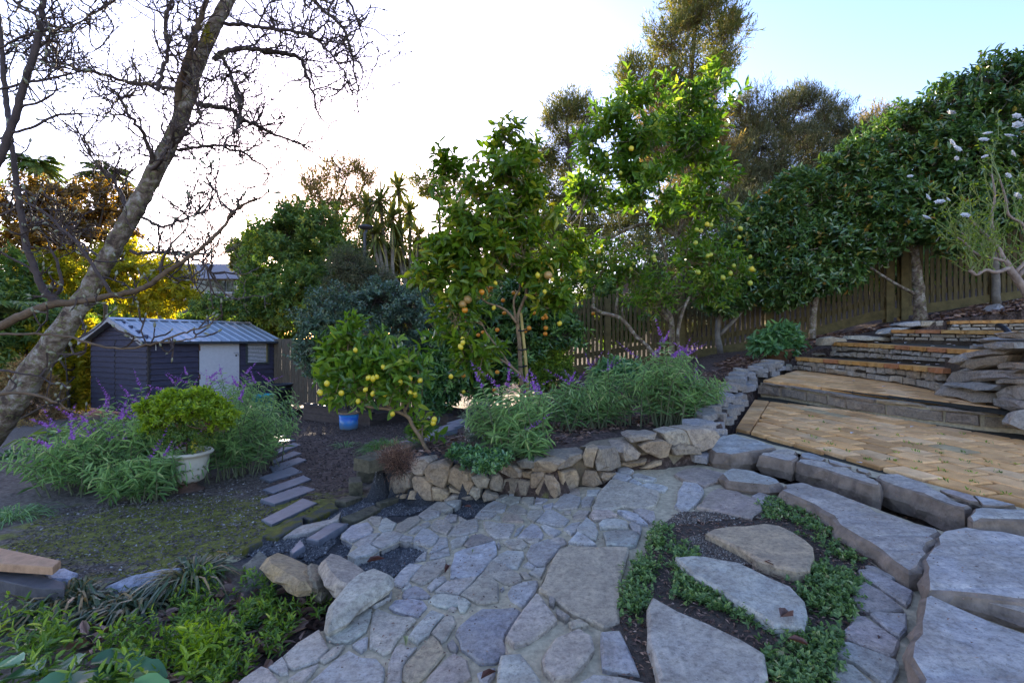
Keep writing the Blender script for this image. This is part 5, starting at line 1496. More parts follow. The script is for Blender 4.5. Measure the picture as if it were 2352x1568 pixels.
LM = {
 'citrus': leafmat("citrus_leaf", [(.0, (0.044, 0.094, 0.011)), (.4, (0.105, 0.198, 0.015)), (.7, (0.209, 0.286, 0.020)), (.9, (0.396, 0.363, 0.033)), (1, (0.495, 0.352, 0.033))], .34, .45),
 'lemon': leafmat("lemon_leaf", [(.0, (0.040, 0.094, 0.013)), (.4, (0.094, 0.193, 0.020)), (.75, (0.187, 0.286, 0.026)), (1, (0.363, 0.396, 0.055))], .34, .45),
 'camellia': leafmat("camellia_leaf", [(.0, (.032, .080, .020)), (.5, (.085, .17, .040)), (.85, (.17, .25, .05)), (.96, (.40, .30, .05)), (1, (.46, .24, .05))], .28, .25, spec=.8),
 'camellia_dark': leafmat("dark_camellia_leaf", [(.0, (0.038, 0.069, 0.044)), (.5, (0.075, 0.131, 0.075)), (.85, (0.156, 0.234, 0.125)), (1, (0.281, 0.312, 0.156))], .28, .14, spec=.6),
 'azalea': leafmat("azalea_leaf", [(.0, (.085, .15, .010)), (.4, (.20, .30, .015)), (.8, (.34, .44, .02)), (1, (.42, .48, .04))], .4, .4),
 'broad': leafmat("broadleaf", [(.0, (0.050, 0.102, 0.028)), (.5, (0.114, 0.194, 0.041)), (.85, (0.251, 0.296, 0.046)), (1, (0.456, 0.388, 0.046))], .4, .45),
 'yellow': leafmat("yellow_green_leaf", [(.0, (.14, .17, .012)), (.5, (.32, .31, .016)), (.85, (.50, .40, .02)), (1, (.55, .40, .03))], .5, .65, (1.3, 1.2, .5)),
 'rust': leafmat("rust_leaf", [(.0, (.05, .040, .018)), (.5, (.14, .080, .025)), (.8, (.30, .16, .025)), (1, (.48, .28, .03))], .45, .55),
 'kanuka': leafmat("kanuka_leaf", [(.0, (0.060, 0.085, 0.025)), (.5, (0.143, 0.159, 0.044)), (.85, (0.296, 0.247, 0.064)), (1, (0.494, 0.370, 0.099))], .6, .35),
 'kanuka_dry': leafmat("dry_kanuka_leaf", [(.0, (0.088, 0.062, 0.035)), (.5, (0.205, 0.156, 0.062)), (1, (0.468, 0.332, 0.117))], .7, .4),
 'hill': leafmat("hill_shrub_leaf", [(.0, (.045, .060, .028)), (.5, (.105, .115, .052)), (.85, (.17, .155, .075)), (1, (.25, .19, .10))], .65, .25),
 'sage': leafmat("sage_leaf", [(.0, (0.082, 0.155, 0.055)), (.5, (0.182, 0.311, 0.109)), (.85, (0.311, 0.447, 0.173)), (1, (0.474, 0.500, 0.255))], .6, .35),
 'grass': leafmat("grass_blade", [(.0, (0.035, 0.098, 0.017)), (.5, (0.098, 0.210, 0.028)), (1, (0.224, 0.336, 0.070))], .4, .3),
 'liriope': leafmat("liriope_blade", [(.0, (0.038, 0.060, 0.030)), (.5, (0.090, 0.128, 0.053)), (.75, (0.225, 0.173, 0.075)), (1, (0.450, 0.270, 0.120))], .4, .25),
 'cabbage': leafmat("cabbage_tree_leaf", [(.0, (0.054, 0.082, 0.022)), (.5, (0.154, 0.180, 0.040)), (.85, (0.306, 0.288, 0.072)), (1, (0.468, 0.360, 0.108))], .4, .35),
 'palm': leafmat("palm_leaf", [(.0, (0.052, 0.104, 0.031)), (.5, (0.114, 0.187, 0.046)), (1, (0.291, 0.312, 0.062))], .4, .35),
 'agapanthus': leafmat("strap_leaf", [(.0, (0.046, 0.098, 0.016)), (.5, (0.130, 0.208, 0.019)), (1, (0.390, 0.416, 0.039))], .35, .4),
 'ground': leafmat("ground_cover_leaf", [(.0, (0.054, 0.116, 0.015)), (.45, (0.131, 0.223, 0.024)), (.85, (0.293, 0.385, 0.031)), (1, (0.462, 0.462, 0.062))], .38, .3),
 'creeper': leafmat("creeper_leaf", [(.0, (0.058, 0.106, 0.029)), (.5, (0.134, 0.221, 0.058)), (.9, (0.269, 0.346, 0.115)), (1, (0.422, 0.384, 0.192))], .5, .25),
 'dark_shine': leafmat("dark_shiny_leaf", [(.0, (0.036, 0.090, 0.030)), (.5, (0.083, 0.179, 0.053)), (1, (0.209, 0.359, 0.090))], .25, .2, spec=.6),
 'hedge_dry': leafmat("dry_hedge_leaf", [(.0, (0.168, 0.084, 0.036)), (.5, (0.360, 0.204, 0.084)), (1, (0.500, 0.396, 0.180))], .7, .4),
 'dead': leafmat("dead_leaf", [(.0, (0.060, 0.030, 0.021)), (.5, (0.150, 0.075, 0.048)), (.85, (0.300, 0.165, 0.105)), (1, (0.450, 0.300, 0.210))], .5, .1),
 'rosemary': leafmat("rosemary_leaf", [(.0, (0.072, 0.100, 0.064)), (.6, (0.180, 0.226, 0.154)), (1, (0.360, 0.396, 0.306))], .6, .2),
 'big': leafmat("big_leaf", [(.0, (0.048, 0.132, 0.053)), (.5, (0.108, 0.228, 0.084)), (1, (0.216, 0.384, 0.120))], .35, .25),
 'rose': leafmat("rose_leaf", [(.0, (0.072, 0.144, 0.014)), (.5, (0.192, 0.288, 0.024)), (1, (0.408, 0.456, 0.048))], .4, .5),
}
def sphere_mesh(name, mat, r, sz=1.0, n=10, m=7, tip=0.0):
    a = []
    for i in range(m + 1):
        t = math.pi * i / m; a.append((max(r * math.sin(t), 1e-4), -r * sz * math.cos(t) + (tip * r if i == m else 0) - (tip * r if i == 0 else 0)))
    mb = MB(); lathe(mb, a, (0, 0, 0), n); return mb.mesh(name, mat, True)
def fruitmat(name, c, c2):
    m, nt, out = newmat(name); cc = worldpos(nt); n1 = noise(nt, 16, 4, .6, cc); oi = node(nt, "ShaderNodeObjectInfo")
    r = ramp(nt, [(.3, c), (.75, c2)]); nt.links.new(n1, r.inputs[0])
    principled(nt, out, r.outputs[0], .38, .5, bump(nt, noise(nt, 160, 2, .5, cc), .25, .003)); return m
ORANGE = fruitmat("orange_peel", (.62, .20, .010), (.70, .30, .020)); LEMON = fruitmat("lemon_peel", (.60, .42, .015), (.66, .52, .04)); GREENL = fruitmat("green_lemon_peel", (.32, .36, .03), (.50, .45, .05)); BROWNF = fruitmat("russet_peel", (.35, .19, .05), (.45, .27, .08))

def fruits(parent, name, mat, spots, d, rpx, sz=1.0, tip=0.0):
    me = sphere_mesh(name, mat, 1.0, sz, 12, 8, tip)
    for s in spots:
        u, v = s[:2]; dd = s[2] if len(s) > 2 else d
        k = rpx * dd / F * R.uniform(.85, 1.15)
        inst(me, name, parent, P(u, v, dd), (R.uniform(-.6, .6), R.uniform(-.6, .6), R.uniform(0, 6)), (k, k, k))

def plant(name, label, cat, base, group=None): return thing(name, label, cat, tuple(base), group)
def foliage(mb, mat, parent, name="foliage"):
    o = mb.build(name, mat, parent, False, "stuff"); return o

def tree(name, label, cat, base_uvd, lobes, stems, leaf, n, per, L, W, seed, bark=BARK_DARK, r0=.03, nreach=2, group=None, twr=.006, **kw):
    """L and W in metres"""
    b = P(*base_uvd); t = plant(name, label, cat, b, group)
    lb = [lobe(*q) for q in lobes]
    tr = MB(); pts = stems_to(tr, stems); reach(tr, pts, lb, r0, seed, nreach)
    tr.build("trunk", bark, t, True)
    lf, tw = MB(), MB()
    kw.setdefault('gap', .2); crown(lf, lb, int(n * 1.15), per, L, W, seed, twig=tw, twr=twr, **kw)
    foliage(lf, LM[leaf], t); tw.build("twigs", bark, t, False, "stuff")
    return t, lb

# ------------------------------------------------------------------ far trees (left to right)
kan = dict(shoot=.55, up=.75, out=.6, spread=.35, droop=.05, surf=.3, lvar=.4, fold=.05)
tree("rust_tree", "purple brown leaved tree catching the sun behind the bare magnolia", "tree", (150, 900, 18), [(150, 480, 85, 60, 18), (235, 465, 60, 50, 18.5), (55, 470, 70, 60, 18), (120, 560, 85, 55, 17.5), (250, 540, 55, 45, 18), (40, 570, 60, 50, 18)],
     [[(150, 920, 18, 9), (150, 700, 18, 7), (160, 560, 18, 5), (150, 480, 18, 2)], [(155, 640, 18, 5), (220, 540, 18, 3), (240, 460, 18, 2)]], 'rust', 1300, 9, .20, .11, 11)
tree("sunlit_tree", "yellow green backlit tree between the magnolia trunk and the shed roof", "tree", (330, 900, 16.5), [(300, 640, 95, 60, 16.5), (390, 650, 60, 50, 16), (205, 640, 70, 60, 17), (360, 705, 70, 25, 16), (130, 640, 70, 60, 17), (440, 690, 25, 18, 16), (270, 590, 60, 40, 17), (420, 625, 30, 25, 16.5)],
     [[(330, 920, 16.5, 8), (325, 760, 16.5, 6), (310, 640, 16.5, 3)], [(326, 740, 16.5, 4), (390, 660, 16.2, 2)], [(326, 740, 16.5, 4), (220, 640, 16.8, 2)]], 'yellow', 2000, 9, .15, .08, 12)
tree("green_tree", "dark green tree at the far left edge behind the magnolia stems", "tree", (60, 900, 15), [(60, 720, 110, 70, 15), (20, 640, 60, 60, 15), (140, 740, 60, 50, 15.5), (-60, 700, 90, 90, 14)],
     [[(60, 940, 15, 7), (60, 800, 15, 5), (60, 700, 15, 2)]], 'broad', 1500, 9, .16, .08, 13)
tree("golden_shrub", "sunlit yellow shrub against the left end of the shed", "shrub", (160, 950, 13.4), [(165, 830, 42, 70, 14.2), (178, 775, 35, 40, 15), (175, 905, 30, 40, 14), (130, 770, 50, 40, 15)],
     [[(160, 960, 13.4, 5), (155, 880, 13.4, 3), (150, 820, 13.4, 1)]], 'yellow', 1300, 8, .14, .075, 14)
tree("clipped_hedge", "dry brown sunlit hedge at the left edge behind the leaning trunk", "hedge", (30, 990, 10.6), [(15, 940, 80, 70, 11.8), (95, 925, 40, 60, 12.1), (-70, 950, 80, 90, 11.4), (40, 1005, 80, 40, 10.4), (60, 870, 40, 45, 12)],
     [[(30, 1000, 10.6, 4), (30, 960, 10.6, 2), (40, 900, 10.6, 1)]], 'hedge_dry', 3200, 8, .060, .026, 15, surf=.6, shoot=.14, bark=BARK_BROWN)
tree("bushy_tree", "broad dense green tree standing behind the close boarded fence right of the house", "tree", (690, 900, 17), [(640, 600, 85, 85, 17), (715, 545, 85, 75, 17.5), (785, 610, 70, 70, 17), (625, 680, 70, 60, 16.5), (705, 680, 110, 70, 16), (650, 535, 55, 45, 17.5), (590, 650, 40, 50, 17), (770, 690, 60, 60, 16)],
     [[(690, 930, 17, 9), (690, 760, 17, 7), (700, 620, 17, 3)], [(690, 780, 17, 5), (640, 640, 17, 2)], [(692, 760, 17, 5), (770, 640, 17, 2)]], 'broad', 4200, 9, .15, .075, 16)
tree("wispy_tree", "thin wispy tea tree silhouetted against the low sun", "tree", (760, 700, 20), [(715, 410, 42, 28, 20), (790, 392, 50, 25, 20), (843, 398, 25, 40, 20), (750, 460, 60, 35, 20), (830, 465, 40, 35, 20), (700, 520, 70, 40, 20), (770, 535, 60, 40, 20), (670, 480, 30, 25, 20), (850, 540, 40, 60, 20)],
     [[(770, 800, 20, 6), (768, 600, 20, 5), (775, 480, 20, 4), (800, 400, 20, 1)], [(768, 580, 20, 4), (720, 470, 20, 2), (712, 405, 20, 1)], [(772, 520, 20, 3), (830, 440, 20, 2), (846, 380, 20, 1)]], 'kanuka_dry', 2200, 12, .16, .034, 17, **kan)
tree("feathery_shrub", "blue green feathery shrub around the lamp post", "shrub", (840, 800, 14.2), [(800, 615, 48, 45, 14.4), (850, 650, 55, 40, 14.2), (885, 690, 40, 32, 14), (820, 700, 60, 45, 14), (790, 660, 45, 50, 14.6)],
     [[(835, 820, 14.2, 4), (835, 700, 14.2, 3), (830, 630, 14.2, 1)]], 'hill', 1500, 10, .12, .022, 18, shoot=.3, up=.2, out=.8, spread=.5, surf=.4)
tree("dark_tree", "dark rounded tree rising behind the cabbage trees", "tree", (1010, 800, 19), [(985, 425, 42, 40, 19), (1050, 440, 40, 38, 19), (1060, 520, 45, 50, 18.5), (980, 600, 80, 60, 18), (1090, 600, 60, 60, 18)],
     [[(1010, 830, 19, 7), (1010, 600, 19, 5), (1010, 450, 19, 2)]], 'kanuka', 1500, 9, .14, .055, 19)
tree("brown_shrub", "brownish shrub on the bank behind the orange tree", "shrub", (1220, 700, 18.5), [(1240, 375, 48, 40, 18.5), (1295, 355, 45, 35, 18), (1190, 410, 30, 30, 18.5), (1260, 440, 80, 50, 18), (1200, 520, 70, 70, 17.5), (1310, 500, 60, 70, 17.5), (1400, 500, 80, 70, 17.5), (1490, 540, 90, 70, 17.5), (1350, 590, 80, 60, 17), (1230, 560, 80, 70, 17), (1150, 500, 40, 60, 18)],
     [[(1220, 730, 18.5, 5), (1225, 550, 18.5, 4), (1245, 400, 18.5, 1)]], 'kanuka', 5200, 10, .14, .034, 20, shoot=.35, surf=.4)
tree("kanuka_tree", "small tea tree with a flat dark crown left of the tall one", "tree", (1310, 620, 17), [(1298, 255, 50, 28, 17), (1268, 275, 26, 24, 17), (1345, 265, 42, 28, 17), (1320, 235, 35, 20, 17), (1300, 310, 45, 22, 17)],
     [[(1320, 640, 17, 5), (1315, 450, 17, 4), (1305, 330, 17, 3), (1300, 260, 17, 1)], [(1308, 340, 17, 3), (1345, 270, 17, 1)], [(1308, 340, 17, 3), (1270, 285, 17, 1)]], 'kanuka', 700, 12, .15, .026, 21, **kan)
tk = [(1600, 25, 72, 55, 18), (1540, 95, 65, 55, 18), (1660, 90, 50, 55, 18), (1470, 190, 58, 48, 18), (1560, 195, 65, 65, 18), (1645, 170, 48, 45, 18), (1440, 165, 30, 25, 18), (1680, 60, 30, 22, 18), (1600, -40, 70, 60, 18)]
t, _ = tree("tall_kanuka", "tallest tea tree on the skyline with golden sunlit lower branches", "tree", (1580, 600, 18), tk,
     [[(1570, 640, 18, 10), (1565, 430, 18, 8), (1580, 250, 18, 6), (1595, 100, 18, 4), (1610, -30, 18, 1)], [(1570, 380, 18, 5), (1510, 250, 18, 3), (1470, 180, 18, 1)], [(1580, 240, 18, 5), (1640, 150, 18, 2), (1665, 80, 18, 1)], [(1575, 300, 18, 4), (1545, 150, 18, 3), (1540, 60, 18, 1)]],
     'kanuka', 3000, 12, .17, .034, 22, bark=BARK_BROWN, **kan)
lf, tw = MB(), MB(); crown(lf, [lobe(*q) for q in [(1520, 275, 60, 60, 18), (1600, 280, 60, 70, 18), (1560, 370, 65, 60, 18), (1500, 360, 50, 60, 18), (1640, 350, 50, 60, 18), (1570, 470, 70, 70, 17.5)]], 2600, 12, .17, .030, 23, twig=tw, twr=.008, **kan)
foliage(lf, LM['kanuka_dry'], t, "dry_foliage"); tw.build("dry_twigs", BARK_CIT, t, False, "stuff")
tree("hill_shrub", "grey green spiky shrub mass on the hillside above the hedge", "shrub", (1800, 600, 20), [(1760, 275, 90, 60, 20), (1850, 270, 70, 55, 20), (1920, 280, 45, 40, 20), (1800, 360, 130, 65, 19.5), (1720, 380, 70, 65, 19), (1900, 350, 85, 60, 19.5), (1700, 300, 55, 70, 20), (1760, 440, 110, 60, 19), (1850, 225, 35, 25, 20), (1940, 300, 25, 30, 20), (1660, 420, 70, 80, 18.5), (1620, 520, 80, 70, 18), (1720, 500, 90, 60, 18), (1980, 340, 60, 60, 19.5)],
     [[(1790, 640, 20, 6), (1790, 450, 20, 5), (1800, 300, 20, 2)], [(1792, 460, 20, 4), (1900, 320, 20, 2)]], 'hill', 9500, 11, .18, .024, 24, **{**kan, 'surf': .55, 'shoot': .45})
tree("golden_hill_shrub", "small golden sunlit shrub at the crest behind the hedge", "shrub", (2020, 500, 22), [(2030, 270, 42, 26, 22), (1995, 300, 35, 28, 22), (2070, 300, 40, 40, 22)],
     [[(2020, 520, 22, 4), (2025, 380, 22, 3), (2028, 280, 22, 1)]], 'kanuka_dry', 700, 11, .17, .03, 25, **kan)
tree("low_bush", "low green bush showing over the far end of the shed roof", "shrub", (510, 790, 15.5), [(505, 700, 50, 20, 15.5), (470, 708, 30, 16, 15.5), (570, 700, 35, 28, 15.5)], [[(510, 800, 15.5, 3), (510, 700, 15.5, 1)]], 'broad', 700, 8, .11, .05, 26)
for i, (lbs, lab_, leaf) in enumerate([([(-60, 560, 120, 120, 22), (-160, 500, 120, 150, 22)], "dark tree mass just outside the left edge", 'broad'), ([(560, 590, 30, 40, 26), (600, 560, 40, 30, 26)], "small distant tree beside the neighbouring house", 'kanuka')]):
    tree("distant_tree", lab_, "tree", (lbs[0][0], 800, lbs[0][4]), lbs, [[(lbs[0][0], 820, lbs[0][4], 5), (lbs[0][0], lbs[0][1], lbs[0][4], 2)]], leaf, 700, 8, .22, .10, 27 + i)

for i, (lbs, lab_, leaf) in enumerate([
    ([(1350, 690, 90, 70, 14.5), (1300, 760, 60, 50, 14), (1420, 740, 80, 50, 14)], "dark shrub behind the picket fence at the mandarin tree", 'broad'),
    ([(1540, 660, 90, 70, 15), (1480, 600, 70, 60, 15.5), (1600, 600, 70, 60, 15.5), (1560, 730, 90, 40, 14.5)], "dark shrub behind the picket fence at the lemon tree", 'hill'),
    ([(1700, 560, 90, 80, 15.5), (1760, 640, 90, 60, 15), (1680, 660, 70, 50, 15)], "grey green shrub behind the fence where the hedge begins", 'hill'),
    ([(1900, 560, 110, 70, 15), (2020, 540, 100, 70, 14.5), (1880, 650, 90, 50, 14.5), (2060, 620, 90, 50, 14)], "shrub mass behind the fence at the hedge trunks", 'broad'),
    ([(2200, 520, 110, 80, 14), (2340, 480, 110, 90, 14), (2260, 600, 120, 50, 13.5), (2420, 580, 90, 60, 13)], "shrub mass behind the fence at the far right", 'broad'),
    ([(1130, 690, 70, 60, 15), (1200, 640, 70, 60, 15.5), (1080, 740, 70, 50, 14.5), (1230, 740, 70, 50, 14.5)], "shrub behind the fence at the orange tree", 'kanuka')]):
    tree("fence_shrub", lab_, "shrub", (lbs[0][0], 800, lbs[0][4]), lbs, [[(lbs[0][0], 830, lbs[0][4], 5), (lbs[0][0], lbs[0][1] + 40, lbs[0][4], 3)]], leaf, 1500, 8, .15, .07 if leaf != 'hill' else .03, 130 + i, surf=.5)
lf = MB(); rng_ = np.random.default_rng(4)
wl_ = [lobe(u, 715 + 12 * math.sin(u * .05), 60, 38 + 12 * math.sin(u * .023), 48 + 6 * math.sin(u * .011)) for u in range(-500, 1500, 75) if not 430 < u < 560]
crown(lf, wl_, 9000, 7, .50, .28, 139, surf=.5, shoot=.8); o = lf.build("distant_woods", LM['broad'], None, False, "stuff"); o["label"] = "band of distant woods beyond the garden"; o["category"] = "woods"
for i, (lbs, lab_, leaf) in enumerate([
    ([(870, 600, 70, 60, 19), (930, 640, 80, 60, 18.5), (820, 640, 60, 60, 19), (970, 690, 90, 50, 18), (880, 720, 90, 40, 17.5)], "bushy backdrop shrub behind the cabbage tree trunks", 'kanuka'),
    ([(600, 640, 40, 40, 22), (620, 700, 60, 50, 21), (650, 760, 50, 40, 20)], "shrub right of the neighbouring house", 'broad'),
    ([(120, 720, 80, 60, 19), (40, 760, 80, 60, 18), (180, 830, 60, 60, 17), (80, 850, 90, 60, 16)], "tall boundary shrub left of the shed", 'yellow'),
    ([(-60, 830, 110, 90, 14), (-160, 780, 120, 120, 14), (-40, 900, 70, 50, 13.5)], "boundary shrub at the left edge of the garden", 'broad'),
    ([(420, 755, 60, 25, 19), (480, 752, 60, 30, 19), (590, 740, 50, 40, 19)], "low boundary shrubs hidden behind the shed roof", 'broad')]):
    tree("boundary_shrub", lab_, "shrub", (lbs[0][0], 880, lbs[0][4]), lbs, [[(lbs[0][0], 920, lbs[0][4], 4), (lbs[0][0], lbs[0][1], lbs[0][4], 2)]], leaf, 1500, 8, .17, .085, 140 + i, surf=.4)

# cabbage trees and palms
def sword_head(mb, c, n, L, W, seed, up=.35, droop=.5):
    rng = np.random.default_rng(seed); d = rdir(rng, n); d[:, 2] = d[:, 2] * .9 + up; d = unit(d)
    Ls = L * rng.uniform(.7, 1.1, n); side = unit(np.cross(d, [0, 0, 1.0])); rn = rng.random(n)
    prev = None; V = []
    for j, t in enumerate((0, .35, .7, 1.0)):
        p = c + d * (Ls * t)[:, None]; p[:, 2] -= droop * Ls * t ** 2.2 * (1 - np.abs(d[:, 2]) * .5)
        w = W * (.6, 1, .75, .02)[j] * .5
        V.append(p - side * w); V.append(p + side * w)
    v = np.stack(V, 1).reshape(-1, 3); i = np.arange(n)[:, None] * 8
    q = np.concatenate([i + np.array([[2 * j, 2 * j + 1, 2 * j + 3, 2 * j + 2]]) for j in range(3)])
    mb.add(v, quads=q, rnd=np.repeat(rn, 8))
for i, (bu, heads, lab_) in enumerate([(905, [(844, 478), (874, 458), (866, 535), (900, 500)], "left cabbage tree with several spiky heads beside the lamp post"), (945, [(914, 432), (941, 485), (912, 548), (960, 540), (890, 590)], "right cabbage tree with the tallest spiky head"), ]):
    d = 16.5 + i * .6; t = plant("cabbage_tree", lab_, "tree", P(bu, 790, d), "cabbage trees behind the fence")
    m = MB(); hd_ = MB(); st = []
    for (u, v) in heads:
        st.append([(bu, 800, d, 5), (bu + (u - bu) * .25, 690, d, 4.5), (u * .75 + bu * .25, v * .6 + 690 * .4, d, 4), (u, v, d, 3.5)])
        c_ = P(u, v, d); sword_head(hd_, c_, 95, .80, .07, 40 + int(u), droop=.25); sword_head(hd_, c_ - [0, 0, .15], 34, .85, .065, 90 + int(u), up=-.4, droop=.7)
    stems_to(m, st); m.build("trunk", BARK, t, True); foliage(hd_, LM['cabbage'], t)
t = plant("flax_clump", "drooping flax leaves at the foot of the cabbage trees", "plant", P(965, 720, 13.5)); m = MB()
for u, v in ((960, 650), (985, 665), (940, 670)): sword_head(m, P(u, v, 13.5), 60, 1.0, .06, int(u), up=.5, droop=.9)
foliage(m, LM['cabbage'], t)
def frond(mb, base, dirv, L, n, lw, ll, seed, sag=.35, rnd=.5):
    rng = np.random.default_rng(seed); t = np.linspace(0, 1, 9); d = unit(dirv); pts = base + d * (t * L)[:, None]; pts[:, 2] -= sag * L * t ** 2
    tube(mb, pts, np.linspace(.014, .004, 9), 3, .8)
    tt = np.linspace(.15, 1, n); c = np.stack([np.interp(tt, t, pts[:, k]) for k in range(3)], 1); tg = unit(np.gradient(c, axis=0)); sd = unit(np.cross(tg, [0, 0, 1.0]))
    for s in (-1, 1):
        D = unit(sd * s + tg * .8 + np.array([0, 0, -.25]) + rng.normal(0, .08, (n, 3)))
        leaf_add(mb, c, D, np.tile([0, 0, 1.0], (n, 1)), ll * np.sin(np.pi * (tt * .85 + .1)) + .05, np.full(n, lw), .1, .25, np.clip(rnd + rng.normal(0, .2, n), 0, 1))
for i, (u, v, d, n, lab_) in enumerate([(82, 375, 20, 26, "palm with fan of fronds at the left skyline"), (242, 392, 21, 20, "smaller palm half hidden by the magnolia twigs")]):
    t = plant("palm_tree", lab_, "tree", P(u, 800, d), "palms at the left skyline"); m = MB(); stems_to(m, [[(u, 820, d, 6), (u, 600, d, 5), (u, v + 8, d, 5)]]); m.build("trunk", BARK, t, True)
    m = MB(); rng = np.random.default_rng(60 + i); c_ = P(u, v + 6, d)
    for k in range(n):
        a = k * 2.4; e = rng.uniform(-.1, 1.1); frond(m, c_, np.array([math.cos(a), math.sin(a), e]), rng.uniform(.9, 1.3), 22, .05, .34, k, .5)
    foliage(m, LM['palm'], t, "fronds")
t = plant("cycad", "deep green feathery palm fronds at the left edge beneath the twigs", "plant", P(-10, 800, 9)); m = MB()
for k in range(16):
    a = k * .39 + .1; frond(m, P(-25, 730, 9), np.array([math.cos(a), math.sin(a) * .8, .9]), 1.35, 34, .035, .28, 300 + k, .55)
foliage(m, LM['palm'], t, "fronds")

# ------------------------------------------------------------------ camellias behind, and the clipped hedge on the slope
t, lb = tree("camellia_bush", "big dark small leaved camellia spreading in front of the board fence", "shrub", (880, 945, 10.6), [(760, 735, 78, 62, 10.8), (850, 705, 90, 58, 10.8), (930, 720, 80, 65, 10.6), (720, 795, 45, 65, 10.6), (830, 820, 85, 80, 10.2), (940, 830, 80, 85, 10.2), (1010, 780, 70, 80, 10.2), (880, 690, 60, 40, 11), (1000, 860, 70, 60, 9.8)],
     [[(880, 960, 10.6, 7), (875, 880, 10.6, 6), (850, 780, 10.6, 3), (840, 710, 10.6, 1)], [(876, 900, 10.6, 5), (950, 800, 10.5, 3), (960, 730, 10.5, 1)], [(930, 950, 10.3, 5), (935, 880, 10.3, 4), (1000, 800, 10.2, 2)], [(1002, 945, 10.2, 6), (1005, 900, 10.2, 4), (1010, 820, 10.2, 2)]], 'camellia_dark', 4200, 8, .085, .040, 41, shoot=.16, up=.3, surf=.5, full=False)
HED = [("lowest hedge camellia, leftmost of the clipped row, dark branching stems", (1655, 800, 9.7), [(1735, 560, 60, 62, 9.6), (1705, 640, 60, 52, 9.6), (1785, 615, 65, 60, 9.5), (1765, 505, 55, 45, 9.6), (1800, 665, 60, 40, 9.4), (1660, 680, 50, 40, 9.6)], [[(1655, 812, 9.7, 7), (1650, 740, 9.7, 6), (1690, 660, 9.6, 4), (1735, 570, 9.6, 2)], [(1652, 770, 9.7, 5), (1700, 720, 9.6, 4), (1780, 620, 9.5, 2)]]),
       ("second hedge camellia, pale spotted trunk left of the fence post", (1880, 765, 9.2), [(1850, 470, 70, 62, 9.3), (1880, 560, 90, 65, 9.2), (1815, 545, 60, 70, 9.3), (1930, 430, 60, 55, 9.2), (1850, 630, 80, 50, 9.1), (1930, 610, 60, 50, 9.1), (1820, 440, 45, 35, 9.4)], [[(1866, 778, 9.2, 9), (1868, 720, 9.2, 8), (1880, 640, 9.2, 6), (1870, 520, 9.2, 3)], [(1874, 670, 9.2, 5), (1930, 520, 9.2, 2)]]),
       ("third hedge camellia, thick grey trunk behind the upper steps", (2114, 735, 8.8), [(1990, 375, 62, 60, 8.9), (2030, 470, 80, 65, 8.8), (2090, 310, 65, 55, 8.9), (2100, 410, 85, 75, 8.8), (2070, 515, 75, 42, 8.7), (2140, 500, 60, 50, 8.7), (1970, 480, 60, 65, 8.9), (2010, 550, 50, 45, 8.8)], [[(2113, 740, 8.8, 19), (2112, 690, 8.8, 16), (2108, 650, 8.8, 15), (2104, 590, 8.8, 10), (2095, 480, 8.8, 6), (2080, 380, 8.8, 3)], [(2100, 675, 8.75, 5), (2050, 648, 8.6, 4), (2000, 615, 8.5, 3)], [(2106, 600, 8.8, 7), (2030, 480, 8.8, 3)]]),
       ("highest hedge camellia, behind the white rose bush at the right edge", (2280, 690, 8.4), [(2190, 255, 65, 60, 8.6), (2220, 370, 85, 80, 8.4), (2290, 205, 70, 60, 8.5), (2330, 320, 75, 90, 8.3), (2270, 480, 85, 60, 8.2), (2400, 190, 80, 90, 8.3), (2170, 330, 60, 60, 8.5), (2200, 540, 50, 40, 8.2), (2420, 400, 90, 100, 8.2)], [[(2290, 700, 8.4, 12), (2285, 600, 8.4, 10), (2270, 450, 8.4, 6), (2260, 300, 8.4, 3)], [(2285, 560, 8.4, 7), (2340, 380, 8.3, 3)], [(2282, 540, 8.4, 6), (2200, 400, 8.4, 3)]])]
for i, (lab_, b, lbs, st) in enumerate(HED):
    t, _ = tree("hedge_camellia", lab_, "tree", b, lbs, st, 'camellia', 2900, 8, .112, .054, 50 + i, bark=BARK_LICH if i in (1, 2) else BARK, group="camellias clipped into one hedge along the fence", shoot=.20, up=.35, surf=.62, twr=.007, gap=.12, full=True)

# ------------------------------------------------------------------ citrus
t, _ = tree("mandarin_tree", "dark leaved mandarin tree with small orange fruit behind the staked orange tree", "tree", (1110, 925, 8.6), [(1085, 850, 75, 70, 8.5), (1010, 880, 60, 60, 8.6), (1180, 800, 75, 60, 8.6), (1255, 715, 60, 55, 8.7), (1130, 760, 80, 60, 8.6), (1060, 770, 60, 60, 8.7), (1290, 770, 50, 30, 8.4), (1200, 700, 60, 60, 8.8)],
     [[(1110, 940, 8.6, 5), (1105, 870, 8.6, 4), (1120, 780, 8.6, 2)], [(1106, 880, 8.6, 3), (1200, 790, 8.6, 2), (1255, 730, 8.6, 1)], [(1150, 925, 8.7, 5), (1150, 850, 8.6, 3)]], 'dark_shine', 2100, 8, .115, .052, 61, shoot=.2, surf=.45, full=True)
fruits(t, "mandarin", ORANGE, px('I', "380 910 235 220 285 185 325 180 300 210 255 565 430 290 620 555 655 530 750 340 795 420 775 445 805 440 800 530 795 580 300 600 215 590 90 940 440 400 150 440 110 490 380 545 520 225 940 110 720 235 1210 405 355 1065 605 165 700 400"), 7.9, 5.0, .92)
fruits(t, "mandarin", LEMON, px('I', "90 1080 560 230 910 490"), 7.9, 4.5)
